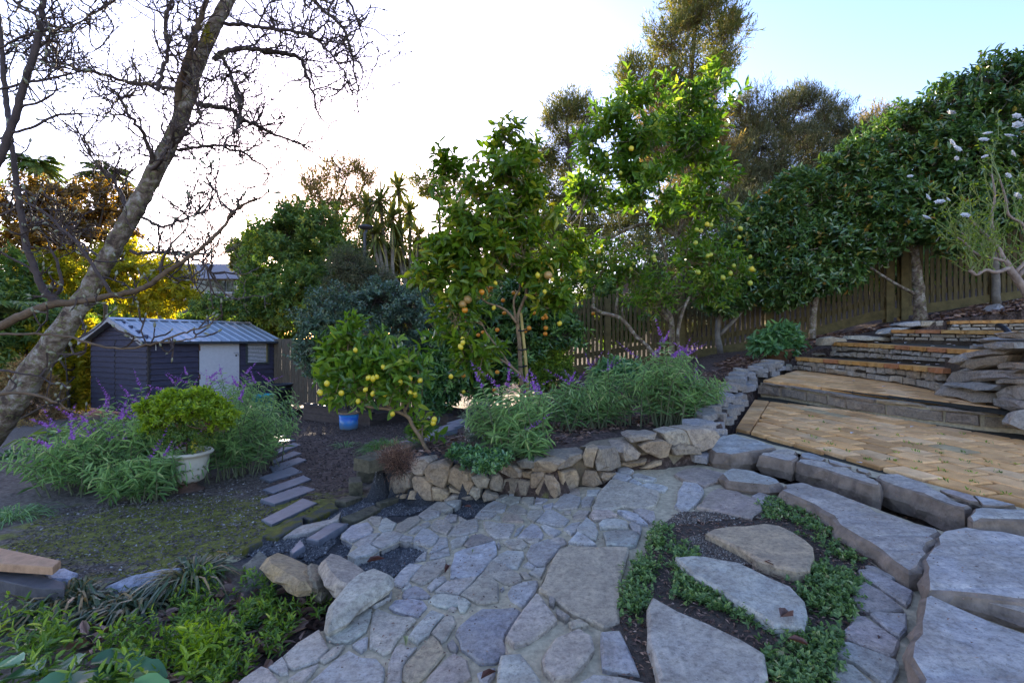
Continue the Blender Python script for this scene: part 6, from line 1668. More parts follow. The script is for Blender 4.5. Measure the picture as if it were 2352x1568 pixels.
OT = [(1060, 440, 55, 52, 6.5), (1160, 425, 72, 85, 6.5), (1110, 520, 105, 72, 6.4), (1225, 480, 62, 65, 6.6), (1045, 560, 62, 52, 6.4), (1170, 580, 105, 50, 6.3), (1075, 640, 75, 62, 6.3), (1245, 610, 62, 48, 6.5), (1162, 335, 26, 55, 6.5), (1050, 735, 55, 45, 6.2), (1270, 680, 40, 45, 6.4), (1022, 395, 25, 35, 6.5), (1215, 345, 22, 45, 6.6), (1000, 640, 45, 40, 6.4), (1290, 560, 50, 50, 6.6), (1080, 820, 60, 35, 6.0)]
tI = lambda s, d, r: [(u, v, d, rr_) for (u, v), rr_ in zip(px('I', s), r)]
t, lb = tree("orange_tree", "tall staked orange tree with ripening fruit in the middle of the bed", "tree", (1200, 928, 6.5), OT,
     [tI("600 1180 590 1000 580 850 570 650 555 500 560 420 600 310 630 220 610 100 600 0", 6.5, [5.5, 5.2, 5, 4.8, 4.6, 4, 3.5, 3.2, 3, 2.5]) + [(1190, 540, 6.5, 2), (1165, 400, 6.5, 1.4), (1158, 290, 6.5, .8)],
      tI("550 490 530 400 525 280 570 200 575 120", 6.5, [3, 2.8, 2.5, 2.2, 1.8]), tI("550 490 480 400 400 345 290 310 200 230 100 120", 6.4, [3.4, 3, 2.8, 2.3, 1.8, 1.2]), tI("580 930 480 840 400 720 330 630 280 560 250 490", 6.3, [3, 2.8, 2.3, 2, 1.6, 1]), tI("580 930 450 830 330 770 150 800 60 840 -40 910", 6.1, [2.6, 2.4, 2, 1.6, 1.3, 1.0])],
     'citrus', 1450, 7, .140, .068, 62, gap=.55, bark=BARK_CIT, r0=.012, nreach=2, shoot=.24, up=.35, surf=.25, full=True, down=.25, twr=.004)
fruits(t, "orange", BROWNF, px('I', "225 35 820 75 125 285 80 325"), 6.0, 9, .95); fruits(t, "orange", ORANGE, px('I', "100 375 245 220 1 1")[:2], 6.0, 6.5)
fruits(t, "lemon", LEMON, px('I', "730 75 855 110 365 140 350 355 920 490 790 215 1100 40 65 695 80 625"), 6.0, 5.2, 1.15, .25)
m = MB(); tube(m, [P(*q) for q in [(u, v, 6.35) for u, v in px('I', "648 1170 640 1010 625 800 605 600 585 400")]], [.022, .022, .021, .02, .018], 8); m.build("bamboo_stake", simple("bamboo", (.36, .26, .07), .5, .25, 8), t, True)
tie = MB()
for v in (550, 715, 860, 1030): tube(tie, [P(u_, v_, 6.28) for u_, v_ in px('I', f"560 {v} 590 {v+6} 640 {v-4}")], .010, 4)
tie.build("tree_ties", simple("black_tie", (.02, .02, .02), .6), t, False, "stuff")
LT = [(1450, 255, 85, 62, 7.7), (1555, 240, 75, 55, 7.7), (1648, 225, 35, 60, 7.7), (1395, 330, 72, 55, 7.6), (1500, 345, 110, 65, 7.6), (1600, 345, 75, 75, 7.7), (1380, 415, 85, 55, 7.5), (1480, 440, 105, 55, 7.4), (1620, 445, 60, 65, 7.7), (1560, 500, 65, 35, 7.6), (1330, 460, 55, 45, 7.5)]
tV = lambda l: [tuple(q) for q in l]
t, lb = tree("lemon_tree", "gnarled lemon tree with arching lichened branches and green yellow fruit near the fence", "tree", (1543, 852, 8.0), LT,
     [tI("1890 905 1890 700 1885 500 1830 420 1800 370 1830 260 1900 140 1990 30 2030 -20", 8.0, [7, 6.5, 6.5, 6.5, 6, 6, 5.8, 5.5, 5.2]) + [(1574, 575, 8, 5), (1552, 542, 8, 5), (1510, 515, 7.9, 4.6), (1450, 522, 7.8, 4), (1400, 545, 7.7, 3), (1340, 540, 7.6, 2), (1300, 515, 7.5, 1.4)],
      tI("1895 700 1890 480 1860 330 1850 0", 8.1, [4, 5, 4.5, 4]) + [(1529, 585, 8.1, 4), (1514, 540, 8, 4), (1494, 505, 7.9, 3.6), (1474, 470, 7.8, 3), (1455, 400, 7.7, 2.4), (1440, 300, 7.7, 1.4)],
      tI("1755 790 1680 690 1570 590 1500 500 1420 430 1290 400 1190 340", 7.7, [5, 5, 4.8, 4.6, 4.4, 4.2, 3.8]), tI("1190 340 1215 330 1215 200 1250 120 1300 20 1400 -60", 7.7, [3.5, 3, 2.6, 2.3, 2, 1.4]), tI("1405 410 1420 200 1410 0 1400 -100", 7.7, [3, 2.6, 2.3, 1.8]), tI("1480 450 1460 360 1500 300 1600 200", 7.7, [1.6, 1.4, 1.2, .8]),
      tI("1965 800 1940 600 1980 400 2040 260", 7.8, [4.6, 4.2, 3.8, 3.2]), tI("1910 410 1980 350 2120 250 2180 190 2306 150 2450 160", 8.0, [3, 3, 2.8, 2.6, 2.2, 1.5]), [(1556, 545, 8, 4), (1580, 470, 7.9, 3), (1600, 380, 7.8, 2), (1610, 280, 7.7, 1)], [(1494, 505, 7.9, 3), (1540, 420, 7.8, 2), (1560, 300, 7.7, 1)]],
     'lemon', 1600, 7, .135, .062, 63, gap=.58, bark=BARK_LICH, r0=.013, nreach=3, shoot=.24, up=.4, surf=.3, full=True, twr=.004)
lf, tw = MB(), MB(); crown(lf, [lobe(*q) for q in [(1360, 600, 80, 55, 7.6), (1450, 620, 70, 50, 7.6), (1610, 590, 75, 50, 7.8), (1680, 620, 45, 42, 7.9), (1500, 680, 70, 45, 7.7), (1620, 660, 60, 45, 7.8)]], 480, 7, .10, .045, 64, shoot=.22, surf=.1, full=True, twig=tw, twr=.004)
foliage(lf, LM['lemon'], t, "lower_foliage"); tw.build("lower_twigs", BARK_CIT, t, False, "stuff")
fruits(t, "lemon", GREENL, px('R2', "1335 683 1220 710 1148 665 1335 510 1283 795 1080 1085 1115 1235 1185 1220 1120 1315 1435 1180 1440 1195 1340 1210 1330 1235 1375 945 1290 1085") + px('R3', "200 575 150 490 105 470 110 1030 65 1055 85 1060 130 1035 265 1050 130 1170 115 1175 235 1220 310 1235 325 1240 310 1180 185 1275 220 1255 60 1115 70 1250 260 1090 310 1300"), 7.2, 5.0, 1.1, .2)
fruits(t, "lemon", LEMON, px('R2', "1332 683 1090 1240 1180 1155 1050 1190") + px('R3', "318 1236 112 1030"), 7.1, 5.4, 1.1, .2)
# small leaning lemon in the corner of the bed
tH = lambda s, d, r: [(u, v, d, rr_) for (u, v), rr_ in zip(px('H', s), r)]
sb_ = onto(*px('H', "1620 1480")[0], T); ds = sb_[1]
t, lb = tree("leaning_lemon", "small lemon tree leaning left over the block edging, hung with bright yellow lemons", "tree", (*px('H', "1620 1480")[0], ds), [(775, 830, 42, 48, ds + .3), (830, 820, 60, 55, ds + .2), (890, 850, 62, 45, ds + .1), (935, 840, 45, 50, ds), (790, 880, 40, 35, ds + .2), (850, 880, 60, 35, ds), (925, 890, 50, 35, ds - .1), (815, 775, 30, 25, ds + .2), (980, 990, 35, 25, ds + .3)],
     [tH("1640 1490 1560 1340 1480 1220 1420 1110 1300 1050 1130 1015 960 990 880 880 790 790", ds, [5, 4.6, 4.4, 4.4, 4, 3.4, 3, 2.4, 1.6]), tH("1400 1090 1380 1020 1340 920 1250 850 1200 810", ds, [3.4, 3, 2.6, 2.2, 1.4]), tH("1400 1030 1440 940 1450 800 1520 700 1540 640", ds - .1, [2.4, 2.2, 1.8, 1.4, .8]), tH("1260 1020 1080 930 1040 820", ds, [2, 1.6, 1])],
     'lemon', 700, 7, .090, .042, 65, gap=.5, bark=BARK_CIT, r0=.008, nreach=2, shoot=.17, up=.35, surf=.2, full=True, twr=.003)
fruits(t, "lemon", LEMON, px('H', "540 748 850 385 697 852 880 940 992 685 1042 695 1168 865 1085 675 1155 570 1340 735 1445 690 1450 850 1500 870 1255 1080 1710 1140 1700 1178 465 845 1890 672 1555 715 960 815 1040 860 1995 350 2020 305"), ds - .2, 6.2, 1.12, .22)
# plant in the blue pot
t, lb = tree("potted_citrus", "young citrus growing in the blue glazed pot", "plant", (800, 948, bc[1]), [(795, 880, 35, 45, bc[1]), (770, 905, 25, 30, bc[1]), (830, 890, 25, 40, bc[1])], [[(800, 950, bc[1], 2), (795, 910, bc[1], 1.6), (785, 860, bc[1], 1)], [(803, 950, bc[1], 1.6), (825, 890, bc[1], 1)]], 'lemon', 130, 6, .10, .045, 66, r0=.006, shoot=.16, surf=.2, full=True, twr=.003)

# ------------------------------------------------------------------ shrubs in the bed
t, lb = tree("green_shrub", "rounded bright green shrub in front of the picket fence", "shrub", (1265, 885, 8.6), [(1250, 825, 48, 42, 8.6), (1275, 855, 45, 35, 8.5), (1225, 865, 40, 32, 8.5), (1270, 800, 28, 25, 8.7)], [[(1260, 892, 8.6, 3), (1258, 840, 8.6, 1)]], 'ground', 900, 8, .075, .032, 67, shoot=.14, surf=.6)
t, lb = tree("hellebore_clump", "dark blue green hellebore clump below the picket fence", "plant", (1425, 880, 7.2), [(1420, 855, 38, 20, 7.2), (1455, 868, 35, 18, 7.1), (1390, 868, 25, 14, 7.1)], [[(1425, 884, 7.2, 2), (1425, 860, 7.2, 1)]], 'big', 260, 7, .12, .05, 68, shoot=.12, surf=.5, full=True, up=.6)
t, lb = tree("potted_hellebore", "dark leaved hellebore in the terracotta pot", "plant", (1790, 808, hc[1]), [(1785, 790, 42, 20, hc[1]), (1795, 775, 28, 18, hc[1]), (1760, 795, 22, 14, hc[1] - .1), (1815, 792, 22, 14, hc[1])], [[(1790, 812, hc[1], 2), (1790, 785, hc[1], 1)]], 'big', 230, 7, .15, .06, 69, shoot=.12, surf=.5, full=True, up=.7)
rb_ = onto(1110, 1030, T); t = plant("rosemary_bush", "grey green rosemary bush dotted with white flowers at the corner of the bed", "shrub", rb_)
lf, tw, fl = MB(), MB(), MB(); lbr = [lobe(1108, 985, 33, 40, rb_[1]), lobe(1095, 960, 24, 24, rb_[1]), lobe(1128, 965, 24, 28, rb_[1])]
crown(lf, lbr, 900, 12, .032, .005, 70, shoot=.10, up=.8, out=.5, spread=.6, surf=.3, twig=tw, twr=.002); foliage(lf, LM['rosemary'], t); tw.build("twigs", BARK, t, False, "stuff")
WHITE = leafmat("white_petal", [(0, (.62, .60, .58)), (1, (.80, .79, .77))], .5, .3, (1, 1, 1)); PINK = leafmat("pink_petal", [(0, (.55, .10, .25)), (1, (.75, .25, .42))], .5, .3, (1, .6, .7))
PURPLE = leafmat("purple_petal", [(0, (.16, .04, .22)), (.5, (.32, .10, .40)), (1, (.50, .25, .55))], .6, .3, (1.1, .7, 1.2))
crown(fl, lbr, 90, 4, .014, .010, 71, shoot=.03, surf=.75, spread=1); fl.build("flowers", WHITE, t, False, "stuff")

# flower spike of the sage (one mesh, copied)
def spike_mesh():
    mb = MB(); rng = np.random.default_rng(5); n = 46; t = np.sort(rng.random(n)); p = np.stack([.03 * t ** 2, np.zeros(n), t], 1)
    p[:, 2] -= .10 * t ** 2
    a = rng.random(n) * 6.28; D = unit(np.stack([np.cos(a), np.sin(a), .3 + rng.random(n) * .5], 1))
    leaf_add(mb, p, D, np.tile([0, 0, 1.], (n, 1)), (.105 * (1.05 - t * .7)), np.full(n, .055) * (1.1 - t * .6), .2, .1, rng.random(n)); return mb.mesh("flower_spike", PURPLE)
SPIKE = spike_mesh()
def sage(label, bases, hw, hh, nst, nsp, seed, d_off=0.0, leafL=.105, leafW=.016, lean=(0, 0)):
    """bases: view pixels of the stem bases; hw/hh: half width and height in view pixels"""
    rng = np.random.default_rng(seed); w0 = onto(*bases[len(bases) // 2], T); t = plant("purple_sage", label, "shrub", w0, "purple flowered sage bushes")
    st, lf = MB(), MB(); tips = []
    Bs, Ds, Ns, Rn, Ls = [], [], [], [], []
    for k in range(nst):
        b = onto(*bases[k % len(bases)], T); s = b[1] / F
        b = b + np.array([rng.normal(0, hw * .25 * s), rng.normal(0, hw * .25 * s), 0])
        a = rng.random() * 6.28; rr_ = rng.random() ** .5
        e = b + np.array([math.cos(a) * hw * rr_ * s + lean[0] * s, math.sin(a) * hw * rr_ * s + lean[1] * s, hh * s * (1.05 - .5 * rr_ ** 2) * rng.uniform(.75, 1.08)])
        m_ = lerp(b, e, .5) + np.array([-.1 * (e - b)[0], -.1 * (e - b)[1], .16 * hh * s])
        pl_ = smooth_line([b, m_, e], 5); tube(st, pl_, np.linspace(.006, .0025, len(pl_)), 4)
        tl = np.linspace(.18, 1, 13); c = np.stack([np.interp(tl, np.linspace(0, 1, len(pl_)), pl_[:, q]) for q in range(3)], 1)
        tg = unit(np.gradient(c, axis=0)); ph = rng.random() * 6.28
        for j in range(len(tl)):
            ax = unit(np.cross(tg[j], [.2, .3, .9])); ay = np.cross(tg[j], ax)
            for q in (0, math.pi):
                an = ph + j * 1.57 + q; rad = math.cos(an) * ax + math.sin(an) * ay
                Bs.append(c[j]); Ds.append(rad * .9 + tg[j] * .5 + np.array([0, 0, -.12]) + rng.normal(0, .15, 3)); Ns.append(tg[j] + rng.normal(0, .2, 3)); Rn.append(np.clip(.25 + .45 * tl[j] + rng.normal(0, .16), 0, 1)); Ls.append(leafL * rng.uniform(.65, 1.2) * (1.1 - .45 * tl[j]))
        tips.append((pl_[-1], tg[-1]))
    Ls = np.array(Ls); leaf_add(lf, np.array(Bs), np.array(Ds), np.array(Ns), Ls, Ls * leafW / leafL, .12, .35, np.array(Rn), True)
    st.build("stems", simple("sage_stem", (.12, .13, .06), .8) if "sage_stem" not in bpy.data.materials else bpy.data.materials["sage_stem"], t, False, "stuff"); foliage(lf, LM['sage'], t)
    tips.sort(key=lambda q: -q[0][2]); 
    for k in range(min(int(nsp * .85), len(tips))):
        p, d = tips[k]; d = unit(d * .6 + np.array([rng.normal(0, .8), rng.normal(0, .5), .10])); q = Vector(d).to_track_quat('Z', 'Y').to_euler(); k_ = rng.uniform(.18, .30)
        inst(SPIKE, "flower_spike", t, p - d * .01, (q.x, q.y, q.z), (k_, k_, k_))
    return t
sage("purple sage with white tufted base at the front of the staked orange tree", [(1180, 1045), (1210, 1045), (1150, 1040)], 75, 150, 42, 9, 101)
sage("low thin purple sage right of the orange tree stake", [(1270, 985), (1300, 990), (1320, 985)], 70, 110, 36, 8, 102)
sage("mid height purple sage between the thin sage and the tall one", [(1380, 975), (1400, 980), (1370, 985)], 70, 125, 42, 6, 103)
sage("tall bright purple sage before the lemon tree trunk", [(1500, 975), (1520, 980), (1540, 975), (1560, 975)], 95, 175, 70, 16, 104)
sage("purple sage spilling over the stacked stones left of the brick landing", [(1590, 965), (1610, 955)], 55, 95, 26, 5, 105)
sage("small purple sage sprig at the front edge of the bed above the rubble wall", [(1195, 1055), (1225, 1055)], 45, 70, 16, 2, 106)
sage("largest purple sage, right part of the left hand clump beside the stepping slabs", [(560, 1090), (590, 1080), (520, 1100), (600, 1060), (540, 1050), (560, 1020)], 95, 160, 110, 10, 107)
sage("tall purple sage behind the urn reaching up to the shed door", [(520, 1050), (560, 1040), (470, 1060), (440, 1080), (500, 1030)], 110, 180, 110, 20, 108)
sage("purple sage left of the urn with many arching violet spikes", [(330, 1120), (300, 1110), (360, 1110), (280, 1090)], 120, 175, 110, 30, 109)
sage("pale purple sage at the left of the big clump", [(200, 1130), (160, 1120), (230, 1110), (180, 1100)], 110, 130, 85, 22, 110)
sage("dark green sage growth in front of the big clump left of the urn", [(330, 1150), (370, 1140), (280, 1150)], 75, 100, 55, 4, 111)

# azalea in the urn
az_d = uc[1]
t, lb = tree("azalea", "clipped flat topped yellow green azalea in the cream urn", "shrub", (432, 1045, az_d), [(430, 945, 85, 38, az_d), (380, 960, 50, 34, az_d), (480, 955, 48, 36, az_d), (430, 925, 65, 26, az_d), (350, 985, 25, 24, az_d), (505, 980, 22, 26, az_d)],
     [[(432, 1050, az_d, 3), (425, 1010, az_d, 2.4), (400, 970, az_d, 1)], [(436, 1050, az_d, 3), (460, 1005, az_d, 2), (490, 970, az_d, 1)], [(430, 1050, az_d, 2.5), (400, 1010, az_d, 2), (370, 980, az_d, 1)]], 'azalea', 1500, 7, .040, .019, 72, bark=BARK_BROWN, r0=.006, nreach=5, shoot=.06, up=.7, surf=.55, full=True, twr=.002, upper=.25)
lf = MB(); crown(lf, [lobe(430, 1000, 75, 30, az_d)], 240, 6, .034, .016, 73, shoot=.06, surf=.2); foliage(lf, LM['broad'], t, "inner_foliage")

# strap leaved clump, grassy tufts
def blades(mb, c, n, L, W, seed, up=.9, droop=.6, spread=.12):
    rng = np.random.default_rng(seed); a = rng.random(n) * 6.28; rad = rng.random(n) ** .6
    d = unit(np.stack([np.cos(a) * (.25 + rad), np.sin(a) * (.25 + rad), np.full(n, up) * rng.uniform(.6, 1.3, n)], 1))
    b = np.asarray(c) + np.stack([np.cos(a) * rad * spread, np.sin(a) * rad * spread, np.zeros(n)], 1)
    Ls = L * rng.uniform(.55, 1.1, n); side = unit(np.cross(d, [0, 0, 1.0]) + rng.normal(0, .2, (n, 3))); V = []
    for j, t_ in enumerate((0, .3, .6, .85, 1.0)):
        p = b + d * (Ls * t_)[:, None]; p[:, 2] -= droop * Ls * t_ ** 2.3
        w = W * (.7, 1, .9, .6, .05)[j] * .5; V += [p - side * w, p + side * w]
    v = np.stack(V, 1).reshape(-1, 3); i = np.arange(n)[:, None] * 10
    mb.add(v, quads=np.concatenate([i + np.array([[2 * j, 2 * j + 1, 2 * j + 3, 2 * j + 2]]) for j in range(4)]), rnd=np.repeat(np.clip(rng.normal(.5, .25, n), 0, 1), 10))
def tuft(name, label, spots, n, L, W, leaf, seed, cat="plant", group=None, H=T, **kw):
    w = onto(*spots[0], H); t = plant(name, label, cat, w, group); m = MB()
    for k, s in enumerate(spots): blades(m, onto(*s, H), n, L, W, seed + k, **kw)
    foliage(m, LM[leaf], t, "blades"); return t
tuft("strap_leaf_clump", "strap leaved clump with yellow sunlit leaves at the left corner of the shed", [(190, 985), (150, 1000), (240, 975), (120, 1015), (280, 965), (215, 1000)], 24, .62, .055, 'agapanthus', 201, droop=.75, up=.8)
tuft("ornamental_grass", "bright green fountain grass beside the leaning lemon tree", [(890, 1035), (880, 1030), (900, 1028), (870, 1038)], 170, .42, .0075, 'grass', 210, droop=.85, up=.9, spread=.08)
tuft("grass_tuft", "small green weed tuft on the bark near the blue pot", [(795, 1025)], 50, .16, .010, 'sage', 215, droop=.6)
tuft("grass_tuft", "grassy tufts behind the block edging right of the leaning lemon", [(1015, 985), (1040, 978), (990, 1000)], 60, .30, .007, 'grass', 216, droop=.8)
bedH = T
tuft("liriope_tuft", "tallest liriope tuft with orange brown tips beside the cream rock", [(443, 1325), (450, 1330), (435, 1330)], 60, .27, .011, 'liriope', 220, group="liriope tufts along the bank", droop=.7, H=bedH, spread=.05)
tuft("liriope_tuft", "wide dark liriope tuft in front of the long flat stone", [(300, 1395), (320, 1400), (270, 1390), (345, 1385), (290, 1410)], 55, .24, .011, 'liriope', 224, group="liriope tufts along the bank", droop=.85, H=bedH, spread=.05)
tuft("liriope_tuft", "liriope tuft beside the timber stack", [(170, 1375), (190, 1370), (150, 1385), (205, 1390), (120, 1400)], 50, .24, .011, 'liriope', 230, group="liriope tufts along the bank", droop=.8, H=bedH, spread=.05)
tuft("liriope_tuft", "shadowy liriope tuft below the timber stack at the left edge", [(60, 1430), (90, 1440), (120, 1460), (30, 1450), (160, 1450), (200, 1440)], 40, .22, .011, 'liriope', 236, group="liriope tufts along the bank", droop=.85, H=bedH, spread=.05)
tuft("grass_tuft", "grey green grass tuft at the left edge below the pink flowers", [(20, 1195), (0, 1190), (40, 1190), (-20, 1200)], 60, .26, .007, 'sage', 244, droop=.8)

# pink flowered shrub at the left
t, lb = tree("pink_camellia", "dark shrub with pink blooms at the left edge below the dry hedge", "shrub", (20, 1170, 6.0), [(30, 1095, 55, 45, 6.0), (-20, 1110, 50, 50, 6), (70, 1120, 40, 40, 5.9), (20, 1150, 60, 30, 5.8)], [[(20, 1180, 6, 2), (20, 1100, 6, 1)]], 'dark_shine', 700, 7, .07, .035, 74, shoot=.12, surf=.5)
def bloom_mesh(name, mat, n=14):
    mb = MB(); rng = np.random.default_rng(3)
    for ring, (k, r, e) in enumerate(((6, 1.0, .25), (5, .75, .7), (4, .45, 1.4))):
        a = np.arange(k) * 6.283 / k + ring * .5; D = unit(np.stack([np.cos(a), np.sin(a), np.full(k, e)], 1))
        leaf_add(mb, D * .08, D, np.tile([0, 0, 1.], (k, 1)) + D * -.3, np.full(k, r), np.full(k, r * 1.0), .25, -.2, rng.random(k), True)
    return mb.mesh(name, mat)
PB = bloom_mesh("bloom", PINK)
for u, v in ((17, 1091), (58, 1083), (68, 1080), (40, 1120), (75, 1110)):
    k = 9 * 5.6 / F; inst(PB, "bloom", t, P(u, v, 5.62), (1.1, R.uniform(-.4, .4), R.uniform(-.5, .5)), k)

# ------------------------------------------------------------------ white rose
RS3 = lambda s, d, r: [(u, v, d, q) for (u, v), q in zip(px('R3', s), r)]
rd_ = 5.6; t = plant("rose_bush", "old rose bush with green canes and white blooms at the right edge", "shrub", P(2352, 690, rd_))
m = MB(); pts = stems_to(m, [RS3("1620 1420 1570 1330 1520 1260 1480 1200 1440 1130 1400 1090 1350 1040 1310 990", rd_, [15, 13, 11, 10, 7, 6, 5, 4]), RS3("1500 1230 1440 1250 1390 1240 1350 1262 1320 1240 1340 1225", rd_ - .1, [6, 6, 5, 5, 5, 3]), RS3("1480 1200 1400 1180 1340 1160 1290 1110 1260 1090", rd_ - .1, [5, 4, 4, 3, 2]), RS3("1400 1190 1390 1140 1330 1100 1280 1070", rd_, [4, 3, 3, 2]),
    RS3("1430 1110 1420 1000 1435 900 1420 800", rd_, [5, 4, 3, 2]), RS3("1530 1250 1580 1180 1570 1040 1500 990 1480 900 1450 800", rd_, [6, 5, 5, 4, 3, 2]), RS3("1540 1270 1620 1180 1640 1050 1600 900", rd_, [7, 6, 5, 4])], 8)
m.build("trunk", simple("rose_bark", (.30, .22, .17), .85, .4, 22, .7, 70), t, True)
canes, lf = MB(), MB(); rng = np.random.default_rng(9); ends = pts[pts[:, 3] < 5 * rd_ / F]; Bs, Ds = [], []
for k in range(330):
    a = ends[rng.integers(len(ends))][:3] if k < 130 else ctip[rng.integers(len(ctip))]
    if k == 0: ctip = []
    d = unit(np.array([rng.normal(-.15, .7), rng.normal(0, .6), .75 + rng.random() * .5])); L_ = rng.uniform(.18, .42) * (1 if k < 130 else .55); b = a + d * L_; m_ = lerp(a, b, .5) + rng.normal(0, .03, 3)
    s = smooth_line([a, m_, b], 3); tube(canes, s, np.linspace(.0065, .0022, len(s)) * (1 if k < 130 else .6), 4)
    ctip += [b, m_]
    for q in range(3): Bs.append(lerp(m_, b, rng.random())); Ds.append(rng.normal(size=3) + d * .6)
canes.build("canes", simple("green_cane", (.20, .24, .06), .6, .3), t, False, "stuff")
Bs = np.array(Bs); n = len(Bs); leaf_add(lf, Bs, np.array(Ds), np.tile([0, 0, 1.], (n, 1)) + NR.normal(0, .4, (n, 3)), NR.uniform(.025, .05, n), NR.uniform(.014, .026, n), .15, .15, NR.random(n), True); foliage(lf, LM['rose'], t)
RB = bloom_mesh("rose_bloom", WHITE)
for u, v in px('R3', "1230 660 1255 690 1380 650 1400 620 1495 630 1535 580 1530 540 1390 725 1510 710 1490 810 1215 920 1180 935 1120 910 1045 815 1115 1005 1530 905 1295 995 1255 730 1230 525 1560 560"):
    k = R.uniform(6, 12) * rd_ / F; inst(RB, "rose_bloom", t, P(u, v, rd_ + R.uniform(-.35, .1)), (R.uniform(.3, 1.5), R.uniform(-.6, .6), R.uniform(-1, 1)), k)

# ------------------------------------------------------------------ bare magnolias
TW = .0042
def twiggy(mb, bud, a, d, L, r, lev, rng, upw=.10, bl=.045, step=.05):
    n = max(3, int(L / step)); p = np.array(a, float); pts = [p.copy()]; dirs = []
    for i in range(n):
        d = unit(d + rng.normal(0, .30, 3) + np.array([0, 0, upw])); p = p + d * (L / n); pts.append(p.copy()); dirs.append(d)
    tube(mb, pts, np.linspace(r, max(r * .5, TW), n + 1), 5 if r > .008 else 3, rng.random(), False)
    if lev > 0:
        for i in range(1, n + 1):
            if rng.random() < (.62 if lev > 1 else .50):
                e = unit(dirs[i - 1] * .5 + rng.normal(0, .75, 3) + np.array([0, 0, .15]))
                twiggy(mb, bud, pts[i], e, L * rng.uniform(.28, .6) if lev > 1 else rng.uniform(.03, .10), max(r * .65, TW), lev - 1, rng, upw, bl, step)
    bud.append((pts[-1], d, bl * rng.uniform(.6, 1.2)))
def buds_mesh(buds, fat=.17):
    mb = MB(); B = np.array([b[0] for b in buds]); D = unit(np.array([b[1] for b in buds]) + [0, 0, .25]); L = np.array([b[2] for b in buds])[:, None]
    s = unit(np.cross(D, [.3, .8, .5])); w = np.cross(s, D); V = [B]
    for t_, k in ((.25, .8), (.55, 1.0)):
        for a in range(4): V.append(B + D * L * t_ + (s * math.cos(a * 1.571) + w * math.sin(a * 1.571)) * L * fat * k)
    V.append(B + D * L); v = np.stack(V, 1).reshape(-1, 3); i = np.arange(len(B))[:, None] * 10; T_, Q_ = [], []
    for a in range(4):
        b = (a + 1) % 4; T_.append(i + np.array([[0, 1 + b, 1 + a]])); Q_.append(i + np.array([[1 + a, 1 + b, 5 + b, 5 + a]])); T_.append(i + np.array([[5 + a, 5 + b, 9]]))
    mb.add(v, tris=np.concatenate(T_), quads=np.concatenate(Q_)); return mb
BUD = simple("furry_bud", (.15, .125, .075), .9, .4, 40, .3, 90, .2)
BUD2 = simple("pale_furry_bud", (.24, .23, .14), .9, .35, 40, .3, 90, .2)
t = plant("bare_magnolia", "large bare magnolia with a thick lichen covered trunk leaning to the right", "tree", P(-60, 1070, 5.1))
D0 = 5.1
trunk = [(-110, 1110, 5.3, 46), (-40, 1020, 5.2, 44), (20, 935, 5.1, 42), (65, 870, D0, 40), (130, 775, D0, 34), (190, 690, D0, 28), (228, 625, D0, 25), (265, 560, D0, 24), (302, 495, D0, 24), (343, 420, D0, 23), (376, 355, D0, 22), (405, 300, D0, 20), (430, 230, D0, 19), (452, 150, D0, 18.5), (478, 90, D0, 18), (503, 40, D0, 17), (525, 0, D0, 16), (560, -70, D0, 14), (600, -160, D0, 12)]
